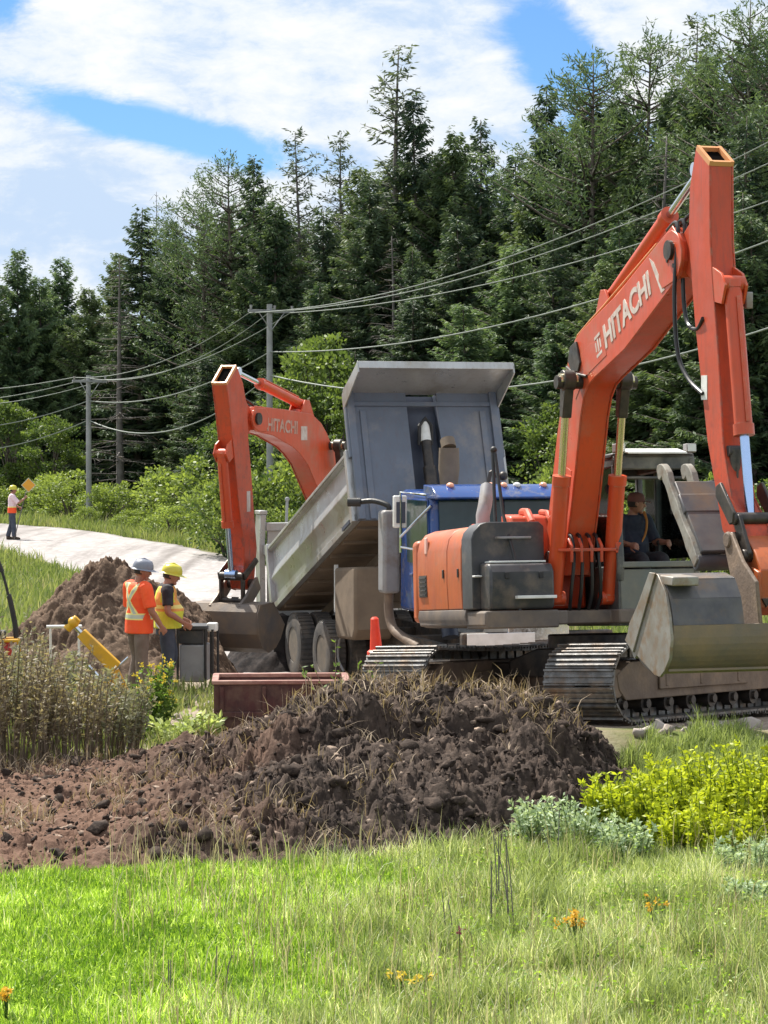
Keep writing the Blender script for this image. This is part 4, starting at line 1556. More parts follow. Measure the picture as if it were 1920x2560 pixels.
    b.box((0.97, 0.36, 1.88), (0.08, 0.07, 0.12))
    for y in (-0.2, -0.08, 0.04, 0.16):
        b.tube([(0.90, y, 1.98), (1.0, y, 1.9), (1.0, y, 1.72)], 0.02, 8)
    b.build('pipe_bracket', M['orange_worn'], root, 0.008)

    # quick coupler, links
    b = MB()
    b.cyl((5.39, -0.24, 2.16), (5.39, 0.24, 2.16), 0.075, 18)
    b.cyl((5.40, -0.22, 2.36), (5.40, 0.22, 2.36), 0.06, 18)
    b.cyl((5.62, -0.22, 2.02), (5.62, 0.22, 2.02), 0.06, 18)
    for s in (-1, 1):
        y = s * 0.17
        b.prism([(5.36, 2.42), (5.46, 2.40), (5.70, 2.05), (5.66, 1.96), (5.58, 1.98), (5.34, 2.32)], y - 0.02, y + 0.02)
        b.prism([(5.02, 2.66), (5.12, 2.70), (5.44, 2.42), (5.42, 2.32), (5.34, 2.30), (5.02, 2.56)], s * 0.215 - 0.018, s * 0.215 + 0.018)
    b.build('linkage', M['grease'], root, 0.01)
    b = MB()
    b.prism([(5.22, 2.12), (5.45, 2.22), (5.72, 2.06), (5.86, 1.90), (5.84, 1.54), (5.72, 1.46), (5.35, 1.56), (5.25, 1.85)], -0.135, 0.135)
    b.prism([(5.72, 1.92), (5.875, 1.88), (5.865, 1.46), (5.75, 1.42)], -0.175, -0.136)
    b.prism([(5.72, 1.92), (5.875, 1.88), (5.865, 1.46), (5.75, 1.42)], 0.136, 0.175)
    for y in (-0.08, 0.08):
        b.prism([(y - 0.05, 1.63), (y + 0.05, 1.63), (y, 1.54)], 5.83, 5.866, 1, plane='yz')
    b.prism([(-0.03, 1.83), (0.035, 1.82), (0.03, 1.77), (-0.02, 1.77)], 5.848, 5.868, 1, plane='yz')
    b.build('coupler', [M['orange_b'], M['grease']], root, 0.01)
    # wide bucket, opening towards the machine
    W = 1.12
    outer = [(5.06, 1.22), (5.24, 1.06), (5.45, 0.975), (5.68, 0.94), (5.88, 0.97), (6.02, 1.08), (6.10, 1.24), (6.12, 1.42)]
    outer = [(q[0], q[1]) for q in bend_curve([(a_, c_, 0) for a_, c_ in outer], 22)]
    inner = [(5.10, 1.245), (5.26, 1.10), (5.46, 1.015), (5.67, 0.98), (5.86, 1.01), (5.985, 1.105), (6.06, 1.25), (6.08, 1.42)]
    inner = [(q[0], q[1]) for q in bend_curve([(a_, c_, 0) for a_, c_ in inner], 22)]
    b = MB()
    for k in range(len(outer) - 1):
        b.prism([outer[k], outer[k + 1], inner[k + 1], inner[k]], -W, W)
    b.box((6.0, 0, 1.0), (0.02, 2 * W, 0.02))
    buck = b.build('bucket', M['bucket'], root, 0, 30)
    for y0, y1 in ((-W, -0.42), (0.42, W)):
        b = MB()
        for q in ([(6.12, 1.422), (6.08, 1.422), (6.00, 1.66), (6.04, 1.66)], [(6.04, 1.662), (6.00, 1.662), (5.86, 1.80), (5.90, 1.83)], [(5.90, 1.832), (5.86, 1.802), (5.66, 1.83), (5.68, 1.87)]):
            b.prism(q, y0, y1)
        b.build('upper_back_plate', M['thumb'], buck, 0)
    for y in (-W + 0.12, W - 0.12):
        b = MB()
        b.box((5.90, y, 1.82), (0.42, 0.26, 0.085))
        b.build('top_tube', M['plate'], buck, 0.012)
    b = MB()
    b.prism([(5.02, 1.20), (5.10, 1.25), (5.30, 1.08), (5.24, 1.04)], -W - 0.03, W + 0.03)
    b.build('cutting_edge', M['plate'], buck, 0.004)
    plate = [(5.66, 1.87), (5.80, 1.87), (5.98, 1.72), (6.08, 1.50), (6.125, 1.30), (6.09, 1.12), (5.97, 0.99), (5.86, 0.925), (5.74, 0.93), (5.22, 1.10), (5.04, 1.21), (5.10, 1.36)]
    for s in (-1, 1):
        b = MB()
        b.prism(plate, s * (W + 0.016) - 0.015, s * (W + 0.016) + 0.015)
        q = [(5.64, 1.88), (5.78, 1.88), (5.24, 1.10), (5.04, 1.20)]
        b.prism(q, s * (W + 0.04) - 0.009, s * (W + 0.04) + 0.009)
        b.build('side_plate', M['plate'], buck, 0.005)
    for s in (-1, 1):
        b = MB()
        b.prism([(5.30, 2.12), (5.36, 2.24), (5.48, 2.22), (5.72, 1.98), (6.02, 1.80), (6.11, 1.42), (6.0, 1.2), (5.6, 1.55)], s * 0.25 - 0.02, s * 0.25 + 0.02)
        b.cyl((5.40, s * 0.25, 2.16), (5.40, s * 0.29, 2.16), 0.075, 16)
        b.build('bucket_ear', M['muddy'], buck, 0.012)
    # thumb folded out behind the stick
    pts = bend_curve([(5.02, 0, 1.92), (4.80, 0, 2.14), (4.50, 0, 2.44), (4.28, 0, 2.70), (4.17, 0, 2.80), (4.05, 0, 2.76)], 18)
    for y in (-0.40, -0.14):
        b = MB()
        up_, lo_ = [], []
        for k, p in enumerate(pts):
            a_, c_ = Vector(pts[max(k - 1, 0)]), Vector(pts[min(k + 1, 17)])
            d_ = (c_ - a_).normalized()
            n_ = Vector((-d_.z, 0, d_.x))
            wd = (0.055, 0.062, 0.07, 0.078, 0.06, 0.055, 0.062, 0.075, 0.06, 0.052, 0.056, 0.07, 0.06, 0.058, 0.066, 0.075, 0.078, 0.05)[k]
            up_.append(((Vector(p) + n_ * wd).x, (Vector(p) + n_ * wd).z))
            lo_.append(((Vector(p) - n_ * wd).x, (Vector(p) - n_ * wd).z))
        b.prism(up_ + lo_[::-1], y - 0.035, y + 0.035)
        b.build('thumb_tine', M['thumbedge'], root, 0.012)
    b = MB()
    b.prism([(4.98, 1.98), (4.30, 2.66), (4.38, 2.70), (5.06, 2.04)], -0.385, 0.08)
    b.prism([(4.62, 2.36), (4.45, 2.53), (4.52, 2.58), (4.69, 2.41)], -0.40, 0.10)
    b.cyl((4.98, -0.42, 1.93), (4.98, 0.2, 1.93), 0.085, 16)
    b.build('thumb_plate', M['thumb'], root, 0.012)
    hydraulic(root, 'thumb_cylinder', (5.0, -0.02, 3.0), (4.95, -0.02, 2.1), 0.6, 0.06, 0.03, M['char'], M['chrome'])
    return root


def far_excavator():
    root = empty('excavator', (-0.075, 45.0, -0.5), R(-90 - 24), 'second orange excavator behind the dump truck, stick hanging down beside its tailgate', 'excavator')
    make_tracks(root, R(20))
    make_house(root, False)
    J = dict(hw=0.175, sw=0.14, worn=True, foot=(0.70, 1.70), cylpin=(2.55, 3.86), tip=(5.40, 4.32),
             boom=[(0.52, 1.5), (0.92, 1.55), (2.2, 2.2), (2.9, 2.98), (3.19, 3.28), (3.45, 3.55), (3.76, 3.74), (4.04, 3.86), (4.81, 4.06), (5.46, 4.13), (5.58, 4.30), (5.46, 4.52), (4.38, 4.47), (3.3, 4.40), (2.92, 4.24), (2.70, 4.07), (2.42, 3.78), (1.50, 2.75), (0.50, 2.0)],
             lug=[(5.0, 4.10), (5.45, 4.12), (5.62, 4.30), (5.5, 4.5), (5.0, 4.5)],
             stick=[(6.05, 5.16), (6.40, 4.86), (6.32, 4.55), (6.22, 4.1), (6.08, 3.44), (5.98, 2.91), (5.80, 2.21), (5.80, 1.70), (5.74, 1.50), (5.60, 1.47), (5.46, 1.60), (5.36, 2.16), (5.46, 2.75), (5.56, 3.44), (5.66, 3.97), (5.70, 4.5), (5.85, 4.9)],
             sticklug=[(5.75, 4.70), (5.52, 4.48), (5.38, 4.32), (5.48, 4.14), (5.72, 4.0)],
             end=((6.05, 5.16), (6.40, 4.86)),
             armc=((3.36, 4.58), None, (5.86, 5.10)), armsplit=0.64,
             armlug=[(3.1, 4.36), (3.65, 4.42), (3.46, 4.66), (3.3, 4.66)],
             boomc=((1.05, 1.35), (2.55, 3.86)), boomsplit=0.55,
             bucketc=((6.32, 3.75), (6.0, 1.75)), bucketsplit=0.60,
             bclug=[(6.12, 3.7), (6.15, 4.0), (6.34, 3.9), (6.42, 3.74), (6.3, 3.6)],
             hoses=[bend_curve([(5.1, -0.1, 4.52), (5.55, -0.16, 4.62), (5.66, -0.2, 4.2), (5.62, -0.22, 3.6), (5.66, -0.2, 3.2), (5.80, -0.16, 2.9)]),
                    bend_curve([(5.1, -0.02, 4.52), (5.52, -0.05, 4.64), (5.62, -0.08, 4.2), (5.60, -0.08, 3.9), (5.75, -0.05, 3.7)])])
    boom, stick = make_arm(root, J)
    # faded lettering and plate on the left flank, reading from the tip back to the bend
    x0, dirv = Vector((5.05, 0.177, 4.13)), Vector((-1.25, 0, -0.06)).normalized()
    up = Vector((-dirv.z, 0, dirv.x)) * -1
    text_obj('HITACHI', 'boom_lettering', M['letter_dim'], boom, x0, dirv, (0, 0, 1), 0.30, 0.004, 0.008)
    b = MB()
    b.box((3.62, 0.178, 4.08), (0.24, 0.008, 0.24))
    b.build('boom_plate', M['letter'], boom)
    b = MB()
    b.box((5.66, 0.143, 2.95), (0.12, 0.008, 0.34))
    b.build('sticker', M['letter'], stick)
    b = MB()
    b.cyl((5.62, -0.26, 1.58), (5.62, 0.26, 1.58), 0.08, 16)
    b.cyl((5.98, -0.22, 1.72), (5.98, 0.22, 1.72), 0.07, 16)
    b.cyl((5.95, -0.22, 1.32), (5.95, 0.22, 1.32), 0.06, 16)
    for s in (-1, 1):
        b.prism([(5.92, 1.8), (6.04, 1.76), (6.02, 1.28), (5.92, 1.24)], s * 0.2 - 0.02, s * 0.2 + 0.02)
        b.prism([(5.5, 1.95), (5.6, 2.02), (6.02, 1.78), (5.98, 1.66)], s * 0.24 - 0.018, s * 0.24 + 0.018)
    b.build('linkage', M['grease'], root, 0.01)
    W = 0.62
    outer = [(5.35, 0.90), (5.48, 0.68), (5.66, 0.54), (5.92, 0.47), (6.16, 0.56), (6.30, 0.80), (6.32, 1.16)]
    inner = [(5.39, 0.92), (5.51, 0.72), (5.68, 0.58), (5.91, 0.515), (6.13, 0.60), (6.26, 0.82), (6.28, 1.16)]
    b = MB()
    for k in range(len(outer) - 1):
        b.prism([outer[k], outer[k + 1], inner[k + 1], inner[k]], -W, W)
    for q in ([(6.32, 1.162), (6.28, 1.162), (6.20, 1.26), (6.23, 1.28)], [(6.23, 1.282), (6.20, 1.262), (5.8, 1.27), (5.8, 1.30)]):
        b.prism(q, -W, W)
    buck = b.build('bucket', M['bucket'], root, 0, 30)
    for s in (-1, 1):
        b = MB()
        b.prism([(5.75, 1.30), (6.22, 1.28), (6.32, 1.14), (6.30, 0.80), (6.16, 0.56), (5.92, 0.47), (5.66, 0.54), (5.48, 0.68), (5.33, 0.90)], s * (W + 0.016) - 0.015, s * (W + 0.016) + 0.015)
        b.build('side_plate', M['bucket'], buck, 0.005)
        b = MB()
        b.prism([(5.50, 1.50), (5.62, 1.70), (5.76, 1.62), (6.02, 1.40), (6.26, 1.26), (6.28, 0.95), (5.9, 1.2)], s * 0.27 - 0.025, s * 0.27 + 0.025)
        b.build('bucket_ear', M['bucket'], buck, 0.01)
    b = MB()
    for k in range(5):
        y = -W + 0.08 + k * (2 * W - 0.16) / 4
        b.prism([(5.43, 0.82), (5.50, 0.70), (5.28, 0.94)], y - 0.04, y + 0.04)
    b.build('teeth', M['steel'], buck)
    return root


near_excavator()
far_excavator()

# ------------------------------------------------------------------ dump truck


def dump_truck():
    root = empty('dump_truck', (-0.71, 41.56, -0.5), R(-90 + 17.5), 'blue dump truck facing the camera on the road with its grey box raised', 'dump truck')
    # frame rails, cross members
    b = MB()
    for y in (-0.42, 0.42):
        b.box((4.3, y, 0.86), (9.0, 0.09, 0.26))
    for x in (0.1, 1.3, 2.8, 4.4, 6.0, 8.4):
        b.box((x, 0, 0.84), (0.14, 0.76, 0.18))
    b.build('chassis', M['frame'], root, 0.01)

    def wheel(x, y, dual):
        w = MB()
        s = 1 if y > 0 else -1
        for k in ((0, -0.34) if dual else (0,)):
            yy = y + s * k
            pr = [(0.29, -0.10), (0.30, -0.14), (0.42, -0.15), (0.505, -0.135), (0.525, -0.10), (0.528, 0.0), (0.525, 0.10), (0.505, 0.135), (0.42, 0.15), (0.30, 0.14), (0.29, 0.10)]
            n = 32
            w.rings([[Vector((x + r_ * math.cos(2 * math.pi * i / n), yy + h_, 0.53 + r_ * math.sin(2 * math.pi * i / n))) for i in range(n)] for r_, h_ in pr], 0, False)
            for i in range(40):
                a = 2 * math.pi * i / 40
                w.box((x + 0.528 * math.cos(a), yy, 0.53 + 0.528 * math.sin(a)), (0.05, 0.24, 0.02), 0, None, Matrix.Rotation(math.pi / 2 - a, 3, 'Y'))
        t = w.build('wheel', M['tyre'], root)
        r = MB()
        n = 28
        dish = -0.06 if dual else 0.06
        pr = [(0.295, 0.13), (0.27, 0.125), (0.25, 0.10), (0.20, 0.02 + dish), (0.12, 0.0 + dish), (0.11, 0.06 + dish), (0.05, 0.07 + dish)]
        r.rings([[Vector((x + q * math.cos(2 * math.pi * i / n), y + s * h_, 0.53 + q * math.sin(2 * math.pi * i / n))) for i in range(n)] for q, h_ in pr], 0, True)
        for i in range(10):
            a = 2 * math.pi * i / 10
            r.cyl((x + 0.165 * math.cos(a), y + s * (0.0 + dish), 0.53 + 0.165 * math.sin(a)), (x + 0.165 * math.cos(a), y + s * (0.04 + dish), 0.53 + 0.165 * math.sin(a)), 0.017, 6)
        r.build('rim', M['rim'], t)

    for x in (1.0, 2.72):
        for y in (-1.04, 1.04):
            wheel(x, y, True)
    for y in (-1.05, 1.05):
        wheel(8.0, y, False)
    for x in (1.0, 2.72, 8.0):
        b = MB()
        b.cyl((x, -0.9, 0.53), (x, 0.9, 0.53), 0.09, 12)
        b.build('axle', M['frame'], root)
    # mud flaps, tank under the raised box
    b = MB()
    b.prism([(3.42, 1.95), (4.50, 2.02), (4.54, 1.05), (4.42, 0.88), (3.56, 0.84), (3.44, 1.0)], -1.16, -0.52)
    b.build('hydraulic_tank', M['under'], root, 0.05, seg=3)
    b = MB()
    b.box((3.39, -1.12, 1.62), (0.03, 0.06, 0.75))
    b.build('tank_bracket', M['white'], root)
    b = MB()
    b.cyl((4.0, 0.85, 0.95), (5.6, 0.85, 0.95), 0.32, 24)
    b.build('fuel_tank', M['alu'], root)
    for y in (-1.04, 1.04):
        b = MB()
        b.box((0.36, y, 0.62), (0.02, 0.6, 0.7))
        b.build('mud_flap', M['black'], root)
    b = MB()
    b.tube(bend_curve([(3.3, -0.9, 0.95), (3.35, -1.05, 0.8), (3.3, -1.06, 0.5), (3.4, -1.0, 0.3)], 12), 0.02, 8)
    b.build('air_hose', M['grey'], root)

    # ---- box, tipped up about the rear hinge
    TB = Matrix.Translation((0.0, 0, 1.02)) @ Matrix.Rotation(R(-19.4), 4, 'Y')
    Lb, W = 5.19, 1.22
    side = [(-W - 0.05, 0.0), (-W - 0.05, 0.10), (-W, 0.13), (-W, 0.44), (-W - 0.055, 0.52), (-W - 0.055, 0.56), (-W + 0.005, 0.72), (-W + 0.01, 1.02), (-W - 0.055, 1.04), (-W - 0.055, 1.13), (-W + 0.05, 1.13), (-W + 0.05, 0.0)]
    b = MB(TB)
    b.box((Lb / 2, 0, 0.03), (Lb - 0.02, 2 * W - 0.12, 0.06))
    for k in range(7):
        b.box((0.4 + k * 0.74, 0, -0.02), (0.09, 2.3, 0.05))
    for y in (-0.42, 0.42):
        b.box((Lb / 2, y, -0.16), (Lb - 0.1, 0.10, 0.16))
    box = b.build('tipping_box', M['under'], root, 0.006)
    for s in (1, -1):
        b = MB(TB)
        b.prism([(y * s, z) for y, z in side][::s], 0.0, Lb, plane='yz')
        sp = b.build('box_side', M['alu'], box, 0.006)
        b = MB(TB)
        b.box((Lb - 0.06, s * (W + 0.035), 0.57), (0.12, 0.10, 1.15))
        b.box((0.07, s * (W + 0.035), 0.57), (0.14, 0.10, 1.2))
        b.box((Lb / 2, s * (W + 0.058), 1.085), (Lb - 0.3, 0.03, 0.05))
        b.build('side_post', M['alu'], sp, 0.008)
        b = MB(TB)
        b.box((Lb - 0.42, s * (W + 0.065), 0.055), (0.42, 0.012, 0.06))
        b.build('side_marker', M['boxdark'], sp)
    # headboard: two pale panels, dark centre recess for the hoist
    H0 = 2.07
    b = MB(TB)
    for s in (-1, 1):
        b.box((Lb + 0.02, s * (0.25 + (W - 0.25) / 2), H0 / 2), (0.06, W - 0.25, H0))
    hb = b.build('headboard', M['boxwall'], box, 0.004)
    b = MB(TB)
    b.box((Lb - 0.16, 0, H0 / 2), (0.04, 0.5, H0))
    b.box((Lb - 0.08, -0.262, H0 / 2), (0.13, 0.02, H0))
    b.box((Lb - 0.08, 0.262, H0 / 2), (0.13, 0.02, H0))
    b.build('hoist_recess', M['boxdark'], hb)
    b = MB(TB)
    for s in (-1, 1):
        b = MB(TB)
        b.box((Lb + 0.075, s * (W - 0.05), H0 / 2), (0.06, 0.12, H0))
        b.box((Lb + 0.03, s * (W + 0.02), H0 / 2 + 0.5), (0.10, 0.05, H0 - 1.0))
        b.build('corner_post', M['boxwall'], hb, 0.008)
        b = MB(TB)
        b.box((Lb + 0.065, s * (W - 0.24), H0 / 2 - 0.15), (0.025, 0.10, H0 - 0.32))
        b.build('headboard_rib', M['boxwall'], hb, 0.006)
    b = MB(TB)
    b.box((Lb + 0.06, 0, H0 - 0.20), (0.05, 2 * W - 0.2, 0.07))
    b.build('cross_rib', M['boxwall'], hb, 0.006)
    # cab shield
    b = MB(TB)
    b.prism([(Lb - 0.02, H0 - 0.02), (Lb + 0.90, H0 + 0.10), (Lb + 0.905, H0 + 0.17), (Lb + 0.0, H0 + 0.05)], -W - 0.03, W + 0.03)
    b.box((Lb + 0.90, 0, H0 + 0.125), (0.04, 2 * W + 0.08, 0.115))
    cs = b.build('cab_shield', M['alu'], box, 0.006)
    b = MB(TB)
    for s in (-1, 1):
        b = MB(TB)
        b.prism([(Lb - 0.02, H0 - 0.02), (Lb - 0.02, H0 - 0.28), (Lb + 0.92, H0 + 0.0), (Lb + 0.92, H0 + 0.17)], s * (W + 0.035) - 0.012, s * (W + 0.035) + 0.012)
        b.build('shield_flange', M['alu'], cs, 0.004)
    # telescopic hoist
    p0, p1 = Vector((5.70, 0, 1.0)), TB @ Vector((Lb + 0.05, 0, 1.52))
    q1, q2 = p0.lerp(p1, 0.42), p0.lerp(p1, 0.80)
    b = MB()
    b.cyl(p0, q1, 0.125, 20)
    ho = b.build('hoist_cylinder', M['boxdark'], root)
    b = MB()
    b.cyl(q1, q2, 0.10, 20)
    b.cyl(q2, p1, 0.078, 20)
    b.build('hoist_stage', M['grease'], ho)
    b = MB()
    b.tube([p1 + Vector((0.06, -0.10, -0.3)), p1 + Vector((0.06, -0.10, 0.0)), p1 + Vector((0.05, 0, 0.12)), p1 + Vector((0.06, 0.10, 0.0)), p1 + Vector((0.06, 0.10, -0.3))], 0.028, 10)
    b.build('hoist_yoke', M['black'], ho)
    b = MB()
    b.cyl(p1 - (p1 - p0).normalized() * 0.26, p1 + (p1 - p0).normalized() * 0.04, 0.082, 18)
    b.build('hoist_head', M['white'], ho)
    # tailgate hanging from the top corners
    b = MB()
    b.box((-0.62, 0, 1.62), (0.08, 2 * W - 0.05, 1.75))
    b.box((-0.62, 0, 0.80), (0.16, 2 * W + 0.02, 0.12))
    b.box((-0.62, 0, 2.45), (0.16, 2 * W + 0.02, 0.14))
    for y in (-0.6, 0, 0.6):
        b.box((-0.69, y, 1.62), (0.06, 0.1, 1.7))
    tg = b.build('tailgate', M['alu'], root, 0.01)
    b = MB()
    for s in (-1, 1):
        b = MB()
        b.prism([(-0.50, 2.66), (-0.86, 2.66), (-0.92, 2.35), (-0.80, 0.62), (-0.52, 0.55), (-0.60, 2.1)], s * (W + 0.07) - 0.05, s * (W + 0.07) + 0.05)
        b.box((-0.68, s * (W + 0.07), 2.70), (0.36, 0.14, 0.07))
        b.box((-0.45, s * (W + 0.03), 2.05), (0.30, 0.05, 0.18))
        b.build('tailgate_arm', M['alu'], tg, 0.012)
    # ---- cab
    cw = 1.05
    b = MB()
    prof = [(6.45, 1.50), (8.0, 1.50), (8.0, 2.28), (7.90, 3.14), (7.78, 3.22), (6.6, 3.26), (6.45, 3.2)]
    b.prism(prof, -cw, cw)
    cab = b.build('cab', M['blue'], root, 0.06, seg=3)
    b = MB()
    b.prism([(7.80, 3.15), (8.20, 3.155), (8.22, 3.18), (7.96, 3.33), (7.6, 3.35), (7.6, 3.2)], -cw - 0.02, cw + 0.02)
    b.build('sun_visor', M['blue'], cab, 0.03, seg=3)
    for y in (-0.78, -0.18, 0.02, 0.22, 0.62):
        b = MB()
        b.sphere((7.93, y, 3.34), 0.055, sc=(1.3, 1, 0.8))
        b.build('marker_lamp', M['amber'] if abs(y) != 0.22 else M['lens'], cab)
    for ya, yb in ((-cw + 0.10, -0.03), (0.03, cw - 0.10)):
        b = MB()
        b.prism([(8.0, 2.32), (8.03, 2.32), (7.94, 3.13), (7.90, 3.13)], ya, yb)
        b.build('windscreen', M['dglass'], cab)
    for s in (-1, 1):
        b = MB()
        b.prism([(6.9, 1.55), (7.82, 1.55), (7.84, 2.25), (7.78, 3.14), (6.76, 3.14), (6.76, 2.2)], s * (cw + 0.008) - 0.008, s * (cw + 0.008) + 0.008)
        b.box((7.1, s * (cw + 0.03), 2.05), (0.14, 0.03, 0.04))
        dr = b.build('door', M['blue'], cab, 0.012)
        b = MB()
        b.prism([(6.90, 2.22), (7.84, 2.22), (7.76, 3.12), (6.80, 3.12)], s * (cw + 0.02) - 0.008, s * (cw + 0.02) + 0.008)
        b.build('door_window', M['dglass'], dr)
        b = MB()
        b.box((7.55, s * (cw + 0.02), 1.72), (0.16, 0.006, 0.16))
        b.build('door_decal', M['white'], dr)
        # mirror on its bracket
        b = MB()
        ym = s * 1.34
        b.tube([(7.90, s * cw, 3.06), (7.45, ym, 2.62), (7.40, ym, 2.60)], 0.022, 8)
        b.tube([(7.90, s * cw, 2.4), (7.42, ym, 2.46)], 0.018, 8)
        b.tube([(7.40, ym, 2.38), (7.40, ym, 3.24), (7.75, s * (cw - 0.02), 3.2)], 0.022, 8)
        mb = b.build('mirror_bracket', M['chrome'], cab)
        b = MB()
        b.box((7.36, ym, 2.96), (0.08, 0.20, 0.46))
        b.build('mirror', M['white'], mb, 0.02)
        b = MB()
        b.box((7.405, ym, 2.95), (0.02, 0.13, 0.30))
        b.build('mirror_glass', M['boxdark'], mb)
    b = MB()
    b.prism([(8.0, 1.5), (8.0, 2.18), (8.9, 2.02), (9.28, 1.86), (9.36, 1.45)], -0.78, 0.78)
    b.prism([(8.0, 1.42), (8.0, 1.66), (8.4, 1.66), (8.9, 1.6), (8.9, 1.42)], -1.1, -0.80)
    b.prism([(8.0, 1.42), (8.0, 1.66), (8.4, 1.66), (8.9, 1.6), (8.9, 1.42)], 0.80, 1.1)
    hd = b.build('bonnet', M['blue'], root, 0.06, seg=3)
    b = MB()
    b.box((9.36, 0, 1.55), (0.04, 0.9, 0.6))
    b.build('grille', M['chrome'], hd, 0.02)
    b = MB()
    b.box((9.30, 0, 1.28), (0.14, 2.2, 0.19))
    bp = b.build('bumper', M['frame'], root, 0.03)
    b = MB()
    b.box((9.385, -0.55, 1.28), (0.02, 0.98, 0.18))
    b.build('bumper_plate', M['white'], bp, 0.006)
    # exhaust stack with elbow, on the right behind the door
    b = MB()
    b.box((6.28, -1.16, 2.34), (0.30, 0.26, 1.22))
    ex = b.build('exhaust_stack', M['grey'], root, 0.05, seg=3)
    b = MB()
    b.tube(bend_curve([(6.28, -1.16, 1.76), (6.28, -1.16, 1.45), (6.42, -1.14, 1.22), (6.75, -1.1, 1.12), (7.2, -1.0, 1.0)], 16), 0.07, 14)
    b.build('exhaust_elbow', M['muddy'], ex)
    b = MB()
    b.tube(bend_curve([(6.28, -1.16, 2.95), (6.27, -1.18, 3.02), (6.1, -1.34, 3.08), (5.95, -1.52, 3.06)], 14), 0.04, 10)
    b.cyl((5.97, -1.50, 3.06), (5.90, -1.68, 3.06), 0.065, 14)
    b.build('air_line', M['black'], ex)
    # second stack between cab and box
    b = MB()
    b.tube([(6.2, -0.20, 2.2), (6.2, -0.20, 3.2), (6.2, -0.20, 3.55), (6.2, -0.20, 3.86)], [0.10, 0.12, 0.16, 0.15], 18)
    b.cyl((6.2, -0.2, 3.86), (6.12, -0.2, 3.98), 0.11, 16)
    b.build('intake_stack', M['under'], root)
    b = MB()
    b.tube(bend_curve([(6.3, 0.35, 3.1), (6.3, 0.42, 3.5), (6.3, 0.5, 3.45), (6.3, 0.62, 3.4)], 10), 0.03, 8)
    b.sphere((6.3, 0.62, 3.44), 0.07)
    b.build('air_horn', M['grease'], cab)
    # step and battery box
    b = MB()
    b.box((7.35, -1.08, 0.98), (0.75, 0.34, 0.08))
    b.build('running_board', M['alu'], root, 0.01)
    b = MB()
    b.box((7.30, -1.02, 0.72), (0.6, 0.30, 0.40))
    b.box((7.46, -1.19, 0.72), (0.07, 0.03, 0.32))
    b.build('battery_box', M['rim'], root, 0.02)
    return root


dump_truck()

# ------------------------------------------------------------------ smaller things on the site


def bin_red():
    t = empty('steel_skip', (-1.24, 28.75, -0.15), R(3), 'low dark red steel skip with a dusty rim painted sunlit pale, left of the earth mound', 'skip')
    b = MB()
    l, d, h = 1.56, 0.85, 0.76
    for y in (-d / 2, d / 2):
        b.box((0, y, h / 2), (l, 0.03, h))
    for x in (-l / 2, l / 2):
        b.box((x, 0, h / 2), (0.03, d + 0.03, h))
    b.box((0, 0, 0.06), (l, d, 0.03))
    b.box((0, -d / 2 - 0.03, 0.40), (l - 0.02, 0.06, 0.07))
    b.box((0, -d / 2 - 0.03, 0.06), (l - 0.02, 0.06, 0.10))
    for x in (-0.70, -0.2, 0.35):
        b.box((x, -d / 2 - 0.025, h / 2), (0.05, 0.05, h - 0.05))
    b.build('shell', M['redsteel'], t, 0.008)
    b = MB()
    for y in (-d / 2, d / 2):
        b.box((0, y, h + 0.02), (l + 0.06, 0.10, 0.045))
    for x in (-l / 2, l / 2):
        b.box((x, 0, h + 0.02), (0.08, d, 0.044))
    b.build('rim', M['redtop'], t, 0.008)
    n = 40
    xs, ys = np.linspace(-l / 2 + 0.03, l / 2 - 0.03, n), np.linspace(-d / 2 + 0.03, d / 2 - 0.03, 18)
    X, Y = np.meshgrid(xs, ys)
    Z = 0.62 + 0.10 * fbm(X * 3, Y * 3, 5) - 0.05 * worley(X * 6, Y * 6, 3)
    idx = np.arange(X.size).reshape(X.shape)
    Q = np.stack([idx[:-1, :-1], idx[:-1, 1:], idx[1:, 1:], idx[1:, :-1]], -1).reshape(-1, 4)
    tag(link('bin_soil', arrays_mesh('bin_soil', np.stack([X - 1.24, Y + 28.75, Z - 0.13], -1).reshape(-1, 3), Q, M['stone'], np.zeros(X.size), True)), kind='stuff')


def delineator():
    z = float(ground_z(-0.06, 30.3))
    t = empty('traffic_cone', (-0.06, 30.3, z + 0.02), 0.3, 'tall slim red traffic cone by the far excavator track', 'traffic cone')
    t.scale = (1.05, 1.05, 1.14)
    ln = Vector((-0.055, 0, 1)).normalized()
    b = MB()
    b.tube([Vector((0, 0, 0.04)), ln * 0.40, ln * 0.66], [0.115, 0.098, 0.092], 20)
    b.tube([ln * 0.66, ln * 0.70, ln * 0.72], [0.11, 0.11, 0.08], 20)
    b.tube([ln * 0.72, ln * 1.0, ln * 1.06, ln * 1.08], [0.075, 0.052, 0.05, 0.03], 20)
    b.build('body', M['cone'], t)
    b = MB()
    b.tube([ln * 0.30, ln * 0.60], [0.108, 0.099], 20)
    b.build('reflective_band', M['band'], t)
    b = MB()
    b.cyl((0, 0, 0), (0, 0, 0.05), 0.22, 8)
    b.build('base', M['black'], t, 0.01)


